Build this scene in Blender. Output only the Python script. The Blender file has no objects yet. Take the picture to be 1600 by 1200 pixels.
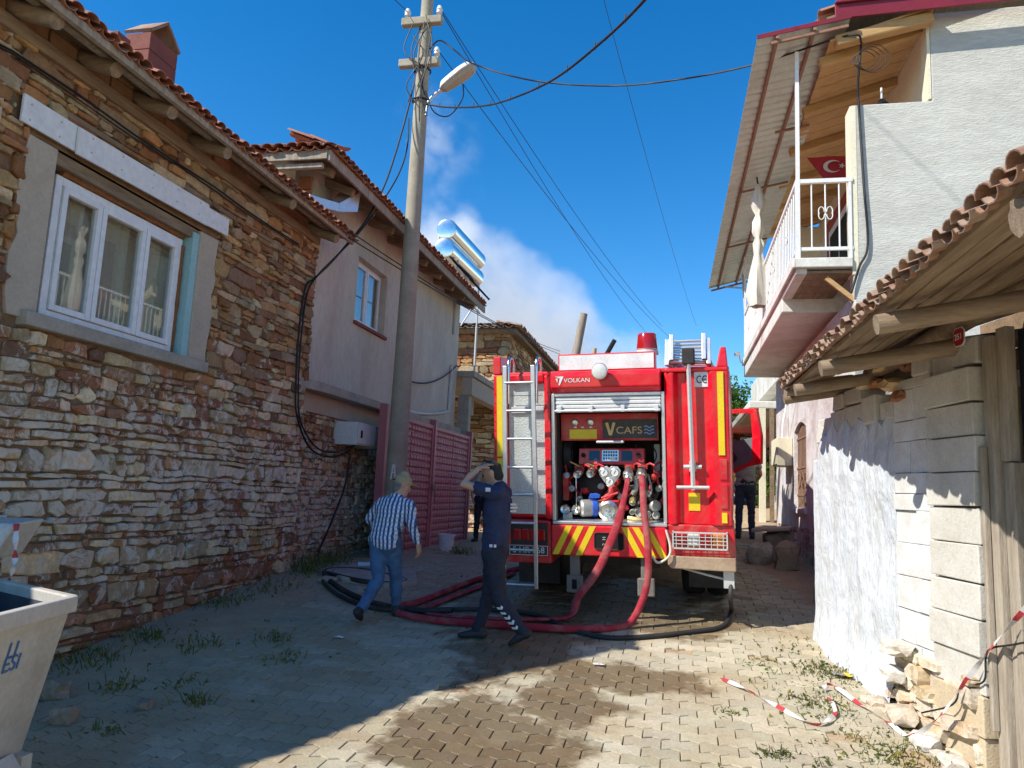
import bpy, bmesh, math, random
from mathutils import Vector, Matrix, Quaternion
from mathutils import noise as mnoise
sc = bpy.context.scene
col = sc.collection
rnd = random.Random(7)
V = Vector

# ------------------------------------------------------------------ camera
def cam_axes(yaw, pitch, roll):
    fw = V((-math.sin(yaw)*math.cos(pitch), math.cos(yaw)*math.cos(pitch), math.sin(pitch)))
    r0 = V((math.cos(yaw), math.sin(yaw), 0)); u0 = r0.cross(fw)
    r = r0*math.cos(roll)+u0*math.sin(roll)
    return r, r.cross(fw), fw
R_, U_, F_ = cam_axes(math.radians(12.3), math.radians(8.1), math.radians(2.6))
CAM = V((0, 0, 1.6))
cd = bpy.data.cameras.new('camera'); cam = bpy.data.objects.new('camera', cd); col.objects.link(cam)
m = Matrix.Identity(4)
for i, a in enumerate((R_, U_, -F_)):
    for j in range(3): m[j][i] = a[j]
m.translation = CAM
cam.matrix_world = m
cd.lens = 26.55; cd.sensor_width = 36; cd.clip_end = 1000; cd.clip_start = .05
sc.camera = cam
# ------------------------------------------------------------------ sky and sun
SUN_TRAVEL = V((.85, .66, -1)).normalized()
w = bpy.data.worlds.new('World'); sc.world = w; w.use_nodes = True
nt = w.node_tree; bg = nt.nodes['Background']
sky = nt.nodes.new('ShaderNodeTexSky'); sky.sky_type = 'NISHITA'; sky.sun_disc = False
sky.sun_elevation = math.radians(42.9); sky.sun_rotation = math.atan2(-.85, -.66)
sky.altitude = 600; sky.air_density = 1.0; sky.dust_density = .0; sky.ozone_density = 3.0
hs = nt.nodes.new('ShaderNodeHueSaturation'); hs.inputs['Saturation'].default_value = 1.38       # deep blue of the photograph's sky, all over
nt.links.new(sky.outputs[0], hs.inputs['Color']); nt.links.new(hs.outputs[0], bg.inputs['Color']); bg.inputs['Strength'].default_value = .118
sl = bpy.data.lights.new('sun', 'SUN'); sl.energy = 3.9; sl.angle = math.radians(.53); sl.color = (1, .95, .87)
so = bpy.data.objects.new('sun', sl); col.objects.link(so)
so.rotation_euler = SUN_TRAVEL.to_track_quat('-Z', 'Y').to_euler(); so.location = (-20, -15, 30)
sc.view_settings.view_transform = 'Standard'; sc.view_settings.look = 'None'
sc.view_settings.exposure = .8; sc.view_settings.gamma = 1.0
sc.cycles.max_bounces = 6; sc.cycles.transparent_max_bounces = 12; sc.cycles.volume_bounces = 1
sc.cycles.use_denoising = True
sc.cycles.volume_step_rate = 3.0

# ------------------------------------------------------------------ ground shape
def sstep(a, b, x):
    t = max(0., min(1., (x-a)/(b-a))); return t*t*(3-2*t)
def gz(x, y):
    k = .35; t = (y-4.4)/k
    s = .105*(k*math.log1p(math.exp(t)) if t < 30 else y-4.4)
    if y > 17: s = .105*12.6+.05*(min(y, 60)-17)
    l = s if s < .4 else .4+.12*(1-math.exp(-(s-.4)/.12))
    wgt = sstep(-3.3, -1.9, x)
    z = l*(1-wgt)+s*wgt
    z -= .07*math.exp(-((x+2.7)/.9)**2)*sstep(5.5, 8, y)*(1-sstep(9.5, 11, y))
    return z

# ------------------------------------------------------------------ materials
MATS = {}
def N(t, kind, **kw):
    n = t.nodes.new('ShaderNode'+kind)
    for k, v in kw.items(): setattr(n, k, v)
    return n
def new_mat(name):
    mt = bpy.data.materials.new(name); mt.use_nodes = True
    t = mt.node_tree; b = t.nodes['Principled BSDF']; MATS[name] = mt
    return mt, t, b
def rgb(c): return (c[0], c[1], c[2], 1)
def ramp(t, src, stops):
    r = N(t, 'ValToRGB'); e = r.color_ramp.elements
    while len(e) < len(stops): e.new(.5)
    for el, (p, c) in zip(e, stops):
        el.position = p; el.color = rgb(c) if not isinstance(c, (int, float)) else (c, c, c, 1)
    t.links.new(src, r.inputs[0]); return r.outputs[0]
def noise(t, co, scale, detail=5, rough=.6, dist=0):
    n = N(t, 'TexNoise'); n.inputs['Scale'].default_value = scale; n.inputs['Detail'].default_value = detail
    n.inputs['Roughness'].default_value = rough; n.inputs['Distortion'].default_value = dist
    if co is not None: t.links.new(co, n.inputs['Vector'])
    return n.outputs['Fac']
def mixc(t, fac, a, b, mode='MIX'):
    n = N(t, 'MixRGB', blend_type=mode)
    for i, v in enumerate((fac, a, b)):
        s = n.inputs[i]
        if isinstance(v, (int, float)): s.default_value = v if i == 0 else (v, v, v, 1)
        elif isinstance(v, tuple): s.default_value = rgb(v)
        else: t.links.new(v, s)
    return n.outputs[0]
def math_(t, op, a, b=0., c=0.):
    n = N(t, 'Math', operation=op)
    for s, v in zip(n.inputs, (a, b, c)):
        if isinstance(v, (int, float)): s.default_value = v
        else: t.links.new(v, s)
    return n.outputs[0]
def coords(t, kind='obj', scale=(1, 1, 1)):
    if kind == 'pos': o = N(t, 'NewGeometry').outputs['Position']
    else: o = N(t, 'TexCoord').outputs['Object']
    if kind == 'rnd':
        oi = N(t, 'ObjectInfo'); a = N(t, 'VectorMath', operation='ADD'); s = N(t, 'VectorMath', operation='SCALE')
        s.inputs[0].default_value = (37, 17, 53); t.links.new(oi.outputs['Random'], s.inputs['Scale'])
        t.links.new(o, a.inputs[0]); t.links.new(s.outputs[0], a.inputs[1]); o = a.outputs[0]
    if scale != (1, 1, 1):
        mp = N(t, 'Mapping'); mp.inputs['Scale'].default_value = scale; t.links.new(o, mp.inputs[0]); o = mp.outputs[0]
    return o
def bump(t, b, h, strength, dist=.01):
    n = N(t, 'Bump'); n.inputs['Strength'].default_value = strength; n.inputs['Distance'].default_value = dist
    t.links.new(h, n.inputs['Height']); t.links.new(n.outputs[0], b.inputs['Normal'])
def mat(name, base, var=None, vs=5, rough=.85, bmp=0, bs=40, metal=0, attr=False, co='obj', scale=(1, 1, 1), dirt=None, ds=2.5, dfac=.5, spec=.4, coat=0, bdist=.01):
    if name in MATS: return MATS[name]
    mt, t, b = new_mat(name)
    c = coords(t, co, scale)
    var = var or tuple(x*.75 for x in base)
    n1 = noise(t, c, vs, 6, .65)
    cc = mixc(t, ramp(t, n1, ((.32, 0.), (.68, 1.))), base, var)
    if attr:
        at = N(t, 'Attribute', attribute_name='col')
        cc = mixc(t, 1., at.outputs['Color'], mixc(t, ramp(t, n1, ((.3, 0.), (.7, 1.))), (1.15, 1.15, 1.15), (.72, .7, .68)), 'MULTIPLY')
    if dirt:
        n2 = noise(t, c, ds, 7, .7, .4)
        cc = mixc(t, math_(t, 'MULTIPLY', ramp(t, n2, ((.45, 0.), (.62, 1.))), dfac), cc, dirt)
    n3 = noise(t, c, vs*9, 3)
    cc = mixc(t, 1., cc, ramp(t, n3, ((.2, .86), (.8, 1.1))), 'MULTIPLY')
    t.links.new(cc, b.inputs['Base Color'])
    b.inputs['Metallic'].default_value = metal
    b.inputs['Specular IOR Level'].default_value = spec
    if coat: b.inputs['Coat Weight'].default_value = coat; b.inputs['Coat Roughness'].default_value = .08
    rr = ramp(t, n1, ((.2, max(0, rough-.08)), (.8, min(1, rough+.08))))
    t.links.new(rr, b.inputs['Roughness'])
    if bmp: bump(t, b, noise(t, c, bs, 5, .7), bmp, bdist)
    return mt

# ------------------------------------------------------------------ mesh builder
class MB:
    def __init__(s): s.v = []; s.f = []; s.m = []; s.c = []
    def add(s, vs, fs, mi=0, c=None):
        o = len(s.v); s.v += [tuple(p) for p in vs]
        for f in fs: s.f.append([i+o for i in f]); s.m.append(mi)
        s.c += [c or (1, 1, 1)]*len(vs)
        return s
    def box(s, x0, x1, y0, y1, z0, z1, mi=0, c=None, M=None):
        vs = [V((x, y, z)) for z in (z0, z1) for y in (y0, y1) for x in (x0, x1)]
        if M is not None: vs = [M @ p for p in vs]
        return s.add(vs, [(0, 2, 3, 1), (4, 5, 7, 6), (0, 1, 5, 4), (2, 6, 7, 3), (0, 4, 6, 2), (1, 3, 7, 5)], mi, c)
    def beam(s, p0, p1, wd, ht, up=(0, 0, 1), mi=0, c=None):
        p0 = V(p0); p1 = V(p1); d = (p1-p0).normalized(); a = d.cross(V(up)).normalized(); b = a.cross(d)
        vs = [p+a*(x*wd/2)+b*(y*ht/2) for p in (p0, p1) for x, y in ((-1, -1), (1, -1), (1, 1), (-1, 1))]
        return s.add(vs, [(3, 2, 1, 0), (4, 5, 6, 7), (0, 1, 5, 4), (1, 2, 6, 5), (2, 3, 7, 6), (3, 0, 4, 7)], mi, c)
    def tube(s, pts, r, n=8, mi=0, cap=True, c=None, jit=0):
        pts = [V(p) for p in pts]; rs = r if isinstance(r, (list, tuple)) else [r]*len(pts)
        vs = []; fs = []; a = None
        for i, p in enumerate(pts):
            d = (pts[min(i+1, len(pts)-1)]-pts[max(i-1, 0)]).normalized()
            if a is None: a = d.orthogonal().normalized()
            a = (a-d*a.dot(d)).normalized(); b = d.cross(a)
            for k in range(n):
                t = 2*math.pi*k/n; rr = rs[i]*(1+jit*rnd.uniform(-1, 1))
                vs.append(p+a*(math.cos(t)*rr)+b*(math.sin(t)*rr))
        for i in range(len(pts)-1):
            for k in range(n):
                k2 = (k+1) % n; fs.append((i*n+k, i*n+k2, (i+1)*n+k2, (i+1)*n+k))
        if cap: fs += [tuple(range(n-1, -1, -1)), tuple((len(pts)-1)*n+k for k in range(n))]
        return s.add(vs, fs, mi, c)
    def flat(s, pts, wd, th, up=(0, 0, 1), mi=0, c=None):
        pts = [V(p) for p in pts]; vs = []; fs = []; ws = wd if isinstance(wd, (list, tuple)) else [wd]*len(pts)
        ups = up if isinstance(up, list) else [V(up)]*len(pts)
        for i, p in enumerate(pts):
            d = (pts[min(i+1, len(pts)-1)]-pts[max(i-1, 0)]).normalized(); a = d.cross(V(ups[i])).normalized(); b = a.cross(d)
            for x, y in ((-1, 0), (-.7, -1), (.7, -1), (1, 0), (.7, 1), (-.7, 1)): vs.append(p+a*(x*ws[i]/2)+b*(y*th/2))
        for i in range(len(pts)-1):
            for k in range(6): k2 = (k+1) % 6; fs.append((i*6+k, i*6+k2, i*6+6+k2, i*6+6+k))
        fs += [tuple(range(5, -1, -1)), tuple((len(pts)-1)*6+k for k in range(6))]
        return s.add(vs, fs, mi, c)
    def prism(s, poly, d, mi=0, c=None):          # poly: 3-d points, d: extrusion vector
        n = len(poly); poly = [V(p) for p in poly]; d = V(d)
        return s.add(poly+[p+d for p in poly], [tuple(range(n-1, -1, -1)), tuple(range(n, 2*n))]+[(i, (i+1) % n, n+(i+1) % n, n+i) for i in range(n)], mi, c)
    def lathe(s, prof, M=None, n=20, mi=0, c=None):  # prof: (r, z)
        vs = []; fs = []
        for r, z in prof:
            for k in range(n):
                t = 2*math.pi*k/n; p = V((r*math.cos(t), r*math.sin(t), z)); vs.append(M @ p if M is not None else p)
        for i in range(len(prof)-1):
            for k in range(n): k2 = (k+1) % n; fs.append((i*n+k, i*n+k2, (i+1)*n+k2, (i+1)*n+k))
        if prof[0][0] > 1e-5: fs.append(tuple(range(n-1, -1, -1)))
        if prof[-1][0] > 1e-5: fs.append(tuple((len(prof)-1)*n+k for k in range(n)))
        return s.add(vs, fs, mi, c)
    def ball(s, ctr, r, mi=0, n=10, c=None):
        r = V(r) if not isinstance(r, (int, float)) else V((r, r, r))
        M = Matrix.Translation(V(ctr)) @ Matrix.Diagonal((r.x, r.y, r.z, 1))
        return s.lathe([(math.sin(math.pi*i/n), -math.cos(math.pi*i/n)) for i in range(n+1)], M, n*2, mi, c)
def zto(d, o=(0, 0, 0)):
    return Matrix.Translation(V(o)) @ V(d).to_track_quat('Z', 'Y').to_matrix().to_4x4()
ROOT = {}
def rootm(o):
    while o.parent: o = o.parent
    return ROOT.get(o.name, Matrix.Identity(4))
def mesh_of(name, b, mats, smooth=None):
    me = bpy.data.meshes.new(name); me.from_pydata([tuple(p) for p in b.v], [], b.f)
    for mm in (mats if isinstance(mats, (list, tuple)) else [mats]): me.materials.append(mm)
    if len(me.materials) > 1: me.polygons.foreach_set('material_index', b.m)
    ca = me.color_attributes.new('col', 'FLOAT_COLOR', 'POINT')
    ca.data.foreach_set('color', [x for c in b.c for x in (c[0], c[1], c[2], 1)])
    me.validate(); me.update()
    if smooth is not None:
        me.polygons.foreach_set('use_smooth', [True]*len(me.polygons)); me.set_sharp_from_angle(angle=math.radians(smooth))
    return me
def obj(name, b, mats, parent=None, smooth=None, bev=0, local=False, kind=None, fix=True):
    if parent is not None and not local:
        inv = rootm(parent).inverted(); b.v = [tuple(inv @ V(p)) for p in b.v]
    me = mesh_of(name, b, mats, smooth)
    if fix:
        bm = bmesh.new(); bm.from_mesh(me); bmesh.ops.recalc_face_normals(bm, faces=bm.faces); bm.to_mesh(me); bm.free()
    o = bpy.data.objects.new(name, me); col.objects.link(o)
    if parent is not None: o.parent = parent
    if bev:
        md = o.modifiers.new('bevel', 'BEVEL'); md.width = bev; md.segments = 2; md.limit_method = 'ANGLE'; md.angle_limit = math.radians(40)
        md.harden_normals = False
    if kind: o['kind'] = kind
    return o
def inst(name, me, parent, M):
    o = bpy.data.objects.new(name, me); col.objects.link(o)
    if parent is not None: o.parent = parent; o.matrix_local = rootm(parent).inverted() @ M
    else: o.matrix_world = M
    return o
def thing(name, label, cat, loc=(0, 0, 0), group=None, M=None):
    o = bpy.data.objects.new(name, None); col.objects.link(o); o.empty_display_size = .2
    M = M if M is not None else Matrix.Translation(V(loc))
    o.matrix_world = M; ROOT[o.name] = M.copy(); tag(o, label, cat, group)
    return o
def tag(o, label, cat, group=None):
    o['label'] = label; o['category'] = cat
    if group: o['group'] = group
    return o
def struct(name, b, mats, **k):
    o = obj(name, b, mats, **k); o['kind'] = 'structure'; return o
TMP = bpy.data.scenes.new('tmp'); JUNK = []
def evaluated_mesh(o):                                  # evaluate one object alone, in a scratch scene
    TMP.collection.objects.link(o)
    with bpy.context.temp_override(scene=TMP, view_layer=TMP.view_layers[0]):
        dg = bpy.context.evaluated_depsgraph_get(); return bpy.data.meshes.new_from_object(o.evaluated_get(dg))
def text_mesh(txt, size, M, depth=.002, font_shear=0, b=None, mi=0, sx=1.):
    cu = bpy.data.curves.new('txt', 'FONT'); cu.body = txt; cu.size = size; cu.extrude = depth; cu.align_x = 'CENTER'; cu.align_y = 'CENTER'; cu.shear = font_shear
    to = bpy.data.objects.new('txt', cu); me = evaluated_mesh(to)
    b = b or MB(); b.add([M @ V((p.co.x*sx, p.co.y, p.co.z)) for p in me.vertices], [tuple(p.vertices) for p in me.polygons], mi)
    TMP.collection.objects.unlink(to); JUNK.extend((to, cu, me))
    return b
def catmull(pts, n=8):
    pts = [V(p) for p in pts]; P = [pts[0]*2-pts[1]]+pts+[pts[-1]*2-pts[-2]]; out = []
    for i in range(1, len(P)-2):
        for k in range(n):
            t = k/n; a, b, c, d = P[i-1:i+3]
            out.append(.5*((2*b)+(c-a)*t+(2*a-5*b+4*c-d)*t*t+(3*b-3*c+d-a)*t**3))
    out.append(pts[-1]); return out
def sag(a, b, s, n=14):
    a = V(a); b = V(b); return [a.lerp(b, i/n)-V((0, 0, s*4*(i/n)*(1-i/n))) for i in range(n+1)]
def wire(name, pts, r, label, mt, n=6, group=None):
    b = MB().tube(pts, r, n); o = obj(name, b, mt, smooth=60); return tag(o, label, 'cable', group)
# ------------------------------------------------------------------ shared materials
def wet_mask(t):
    p = N(t, 'NewGeometry').outputs['Position']; res = None
    for cx, cy, rx, ry in ((-.9, 8.6, 2.0, 1.5), (-1.35, 7.0, .75, 1.2), (-1.15, 4.7, .75, 1.35), (-.35, 6.3, .7, .5), (-.75, 5.6, .5, .6), (.2, 8.0, .9, .35)):
        a = N(t, 'VectorMath', operation='SUBTRACT'); a.inputs[1].default_value = (cx, cy, 0); t.links.new(p, a.inputs[0])
        s = N(t, 'VectorMath', operation='MULTIPLY'); s.inputs[1].default_value = (1/rx, 1/ry, 0); t.links.new(a.outputs[0], s.inputs[0])
        l = N(t, 'VectorMath', operation='LENGTH'); t.links.new(s.outputs[0], l.inputs[0])
        v = math_(t, 'SUBTRACT', 1., l.outputs['Value']); res = v if res is None else math_(t, 'MAXIMUM', res, v)
    n = noise(t, p, 2.2, 6, .62)
    v = math_(t, 'ADD', res, math_(t, 'MULTIPLY', math_(t, 'SUBTRACT', n, .5), 2.0))
    return ramp(t, v, ((.08, 0.), (.32, 1.)))
def ground_mat(name, base, var, attr, dry=.92):
    mt, t, b = new_mat(name); p = N(t, 'NewGeometry').outputs['Position']
    n1 = noise(t, p, 3.1, 7, .7); c = mixc(t, ramp(t, n1, ((.35, 0.), (.65, 1.))), base, var)
    if attr:
        at = N(t, 'Attribute', attribute_name='col'); c = mixc(t, 1., c, at.outputs['Color'], 'MULTIPLY')
        n2 = noise(t, p, 1.3, 6, .7, .5); sx = N(t, 'SeparateXYZ'); t.links.new(p, sx.inputs[0])
        verge = math_(t, 'MULTIPLY', math_(t, 'SUBTRACT', math_(t, 'MULTIPLY', sx.outputs['X'], -1.), 1.6), .11)      # earth trodden over the blocks towards the verge, also browned to offset blue shade
        k = math_(t, 'ADD', n2, math_(t, 'MINIMUM', math_(t, 'MAXIMUM', verge, 0.), .18))
        c = mixc(t, math_(t, 'MULTIPLY', ramp(t, k, ((.48, 0.), (.66, 1.))), .62), c, (.35, .245, .13))
    else:
        n2 = noise(t, p, 17, 6, .75); c = mixc(t, ramp(t, n2, ((.55, 0.), (.72, .7))), c, (.50, .43, .33))
    c = mixc(t, 1., c, ramp(t, noise(t, p, 70, 4), ((.25, .78), (.75, 1.15))), 'MULTIPLY')
    wm = wet_mask(t); c = mixc(t, wm, c, mixc(t, 1., c, (.44, .375, .31), 'MULTIPLY'))
    t.links.new(c, b.inputs['Base Color'])
    t.links.new(ramp(t, wm, ((0., dry), (1., .42))), b.inputs['Roughness']); b.inputs['Specular IOR Level'].default_value = .35
    bump(t, b, noise(t, p, 55, 6, .75), .5, .012)
    return mt
M_PAVER = ground_mat('paver_concrete', (.50, .445, .33), (.43, .38, .275), True)
M_DIRT = ground_mat('street_dirt', (.38, .265, .155), (.46, .345, .215), False)
def stone_mat(name, wash=.0, wz=2.6):
    mt, t, b = new_mat(name); p = N(t, 'NewGeometry').outputs['Position']
    at = N(t, 'Attribute', attribute_name='col'); n1 = noise(t, p, 9, 7, .7, .6)
    c = mixc(t, 1., at.outputs['Color'], mixc(t, ramp(t, n1, ((.3, 0.), (.7, 1.))), (1.35, 1.32, 1.26), (.8, .74, .68)), 'MULTIPLY')
    n2 = noise(t, p, 26, 5, .7); c = mixc(t, 1., c, ramp(t, n2, ((.25, .72), (.75, 1.2))), 'MULTIPLY')
    # rusty bleeding and lichen specks
    c = mixc(t, math_(t, 'MULTIPLY', ramp(t, noise(t, p, 4.3, 5, .6), ((.55, 0.), (.7, 1.))), .3), c, (.30, .185, .085))
    if wash:
        sx = N(t, 'SeparateXYZ'); t.links.new(p, sx.inputs[0])
        hz = math_(t, 'SUBTRACT', 1., math_(t, 'MULTIPLY', math_(t, 'ABSOLUTE', math_(t, 'SUBTRACT', sx.outputs['Z'], wz-1.1)), .75))
        wn = noise(t, p, 6.5, 8, .75, .8)
        k = math_(t, 'ADD', wn, math_(t, 'MULTIPLY', hz, .12))
        c = mixc(t, math_(t, 'MULTIPLY', ramp(t, k, ((.56, 0.), (.63, 1.))), wash), c, (.74, .68, .57))
    t.links.new(c, b.inputs['Base Color']); b.inputs['Roughness'].default_value = .9; b.inputs['Specular IOR Level'].default_value = .2
    bump(t, b, noise(t, p, 34, 7, .75), .8, .02)
    return mt
M_STONE = stone_mat('rubble_stone', .75)
M_STONE2 = stone_mat('whitewashed_stone', .8, 2.3)
M_STONE3 = stone_mat('brown_stone', 0)
M_MUD = mat('mud_mortar', (.29, .185, .10), (.19, .12, .065), 7, .95, .7, 30, co='pos', bdist=.02)
M_MUD2 = mat('pale_mortar', (.40, .34, .26), (.24, .17, .11), 6, .95, .7, 30, co='pos', bdist=.02)
M_ADOBE = mat('adobe', (.36, .20, .095), (.27, .14, .065), 6, .95, .5, 25, co='pos')
M_WOOD = mat('weathered_wood', (.33, .245, .155), (.20, .135, .08), 4, .85, .5, 22, co='rnd', scale=(5, .6, 5), dirt=(.12, .085, .06), dfac=.4)
M_WOODG = mat('grey_old_wood', (.40, .345, .27), (.25, .2, .145), 4, .9, .6, 24, co='rnd', scale=(6, 6, .8), dirt=(.55, .49, .4), dfac=.35)
M_WOODX = mat('log_wood', (.36, .28, .19), (.21, .15, .095), 4, .88, .5, 22, co='rnd', scale=(.7, 5, 5), dirt=(.15, .1, .07), dfac=.4)
M_WOODN = mat('new_soffit_wood', (.52, .33, .14), (.40, .23, .09), 4, .7, .3, 22, co='rnd', scale=(1, 6, 6))
M_TILE = mat('clay_tile', (.42, .16, .085), (.31, .105, .06), 5, .85, .35, 40, co='rnd', dirt=(.30, .25, .2), dfac=.5)
M_TILEO = mat('old_clay_tile', (.34, .19, .12), (.22, .125, .085), 6, .9, .5, 40, co='rnd', dirt=(.42, .37, .3), dfac=.6, ds=5)
M_BRICK = mat('hollow_brick', (.55, .235, .125), (.47, .19, .10), 4, .88, .5, 30, co='rnd', scale=(1, 1, 6))
M_REDBRICK = mat('sooty_brick', (.27, .075, .05), (.18, .06, .045), 4, .85, .3, 30, co='rnd')
M_PLASTER = mat('grey_pink_plaster', (.60, .56, .465), (.53, .49, .40), 1.6, .93, .35, 60, co='pos', scale=(1, 1, .45), dirt=(.42, .34, .28), dfac=.45, ds=1.2)
M_CONC = mat('raw_concrete', (.46, .41, .33), (.37, .325, .255), 3, .92, .5, 35, co='pos', dirt=(.2, .17, .13), dfac=.4)
M_RENDER = mat('beige_render', (.52, .43, .32), (.45, .37, .28), 4, .92, .5, 50, co='pos')
M_WHITE = mat('white_pvc', (.80, .80, .79), (.76, .76, .75), 2, .35, 0, co='obj', spec=.5)
M_BOARD = mat('white_board', (.78, .78, .77), (.72, .72, .71), 2, .7, .1, 50)
M_CYAN = mat('cyan_foam', (.35, .58, .58), (.3, .5, .5), 5, .8, .2, 50)
M_FOAM = mat('rusty_foam', (.30, .12, .04), (.2, .08, .03), 20, .95, .8, 60)
M_BLACK = mat('black_rubber', (.018, .018, .02), (.028, .027, .028), 6, .6, .15, 60, dirt=(.09, .08, .07), dfac=.3)
M_CABLE = mat('cable_black', (.016, .016, .017), None, 6, .6)
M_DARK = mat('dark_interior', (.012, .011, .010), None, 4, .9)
M_GALV = mat('galvanised', (.55, .57, .58), (.45, .47, .48), 6, .35, .05, 20, metal=1.)
M_STEEL = mat('bright_steel', (.74, .74, .74), (.70, .70, .70), 2, .2, 0, metal=1.)
M_GREYMETAL = mat('grey_painted_metal', (.55, .55, .52), (.48, .48, .46), 4, .45, .05, 30)
def glass_mat(name, tint=(.9, .93, .92), rough=0.0):
    mt, t, b = new_mat(name); b.inputs['Base Color'].default_value = rgb(tint); b.inputs['Roughness'].default_value = rough
    b.inputs['Transmission Weight'].default_value = 1.; b.inputs['IOR'].default_value = 1.5
    return mt
def pane_mat(name, tint=.55):
    # thin window glass: dim see-through plus mirror reflection by Fresnel
    mt = bpy.data.materials.new(name); mt.use_nodes = True; t = mt.node_tree; t.nodes.clear(); MATS[name] = mt
    out = N(t, 'OutputMaterial'); tr = N(t, 'BsdfTransparent'); tr.inputs[0].default_value = (tint, tint*1.02, tint, 1)
    gl = N(t, 'BsdfGlossy'); gl.inputs['Roughness'].default_value = .015; gl.inputs[0].default_value = (.9, .92, .92, 1)
    lw_ = N(t, 'LayerWeight'); lw_.inputs[0].default_value = .5; mx = N(t, 'MixShader')          # Schlick: same from both sides of the pane
    fr = math_(t, 'ADD', math_(t, 'MULTIPLY', math_(t, 'POWER', lw_.outputs['Facing'], 3.), .8), .05)
    t.links.new(fr, mx.inputs[0]); t.links.new(tr.outputs[0], mx.inputs[1]); t.links.new(gl.outputs[0], mx.inputs[2])
    t.links.new(mx.outputs[0], out.inputs[0]); return mt
M_PANE = pane_mat('window_pane', .85)
M_CURTAIN = mat('beige_curtain', (.66, .62, .52), (.58, .54, .45), 3, .9)

# ------------------------------------------------------------------ ground sheet and pavers
def buried(x, y):
    n = mnoise.noise(V((x*.9, y*.6, 3.7)))*.9+mnoise.noise(V((x*2.6, y*2.1, 9.1)))*.55
    e = max(-3.1-x, 0)*.75+max(x-.75, 0)*1.0-(.25 if y < 5 else 0)
    if y > 9: e += (y-9)*.05
    return n+e-.62                                   # > 0: dirt lies over the pavers
def dirt_z(x, y):
    s = sstep(-.1, .35, buried(x, y))
    return gz(x, y)-.017+.030*s+.006*mnoise.noise(V((x*5, y*5, 1)))*s
def axis(fine0, fine1, st, lo, hi):
    a = []; x = fine0
    while x < fine1: a.append(x); x += st
    g = st; x = fine1
    while x < hi: a.append(x); g *= 1.35; x += g
    a.append(hi); g = st; x = fine0; pre = []
    while x > lo: g *= 1.35; x -= g; pre.append(max(x, lo))
    return pre[::-1]+a
xs = axis(-5.0, 2.3, .09, -80, 80); ys = axis(2.0, 14.5, .09, -40, 220)
b = MB(); b.v = [(x, y, dirt_z(x, y) if -6 < x < 3 and 0 < y < 18 else gz(x, y)-.017) for y in ys for x in xs]; b.c = [(1, 1, 1)]*len(b.v)
nx = len(xs); b.f = [(j*nx+i, j*nx+i+1, (j+1)*nx+i+1, (j+1)*nx+i) for j in range(len(ys)-1) for i in range(nx-1)]; b.m = [0]*len(b.f)
ground = struct('street_ground', b, M_DIRT, smooth=80, fix=False)
PL, PW, PA = .235, .14, .013
def paver_mesh(var):
    g = .003; q = [i*PL/4 for i in range(5)]; amp = [-PA, PA, -PA, PA, -PA]
    bot = [(q[i], amp[i]) for i in range(5)]; top = [(q[i], PW+amp[i]) for i in range(5)]
    bot[0] = (g, bot[0][1]); bot[4] = (PL-g, bot[4][1]); top[0] = (g, top[0][1]); top[4] = (PL-g, top[4][1])
    ol = [(x, y+g) for x, y in bot]+[(x, y-g) for x, y in top[::-1]]; n = len(ol); cx, cy = PL/2, PW/2
    r = random.Random(var); ol = [(x+r.uniform(-.0015, .0015), y+r.uniform(-.0015, .0015)) for x, y in ol]
    lo = [(x-cx, y-cy, -.03) for x, y in ol]; mid = [(x-cx, y-cy, -.004) for x, y in ol]
    hi = [((x-cx)*.972, (y-cy)*.955, r.uniform(-.0008, .0008)) for x, y in ol]
    return lo+mid+hi, [(i, (i+1) % n, n+(i+1) % n, n+i) for i in range(n)]+[(n+i, n+(i+1) % n, 2*n+(i+1) % n, 2*n+i) for i in range(n)]+[tuple(range(2*n, 3*n))]
pav = []
j = 0; y = 2.1
while y < 14.3:
    x = -4.4+(j % 2)*PL/2
    while x < 1.7:
        cx, cy = x+PL/2, y+PW/2; bu = buried(cx, cy)
        if bu < .3 and rnd.random() > .012:
            sink = .012*sstep(-.05, .3, bu)
            dzx = (gz(cx+.1, cy)-gz(cx-.1, cy))/.2; dzy = (gz(cx, cy+.1)-gz(cx, cy-.1))/.2
            M = Matrix.Translation((cx, cy, gz(cx, cy)+rnd.uniform(-.003, .003)-sink+.0045*mnoise.noise(V((cx, cy, 0))))) @ Matrix.Rotation(math.atan(dzy)+rnd.gauss(0, .006), 4, 'X') @ Matrix.Rotation(-math.atan(dzx)+rnd.gauss(0, .008), 4, 'Y') @ Matrix.Rotation(rnd.gauss(0, .008), 4, 'Z')
            k = rnd.uniform(.86, 1.1); c = (k*rnd.uniform(.98, 1.03), k, k*rnd.uniform(.94, 1.02))
            w = 1/((V((cx, cy, 0))-CAM).length**2)*(1 if (V((cx, cy, 0))-CAM).normalized().dot(F_) > .55 and cy > 3.5 else 0)
            pav.append((w, M, c))
        x += PL
    y += PW; j += 1
pav.sort(key=lambda q: -q[0])
pv = [paver_mesh(i) for i in range(6)]; big = MB()
for i, (w_, M, c) in enumerate(pav):
    vs, fs = pv[i % 6]
    if i < 300:
        b = MB().add(vs, fs, 0, c); me = mesh_of('paver', b, M_PAVER); inst('paver', me, ground, M)
    else: big.add([M @ V(p) for p in vs], fs, 0, c)
o = obj('paver_field', big, M_PAVER, ground, kind='stuff', fix=False)

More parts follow.
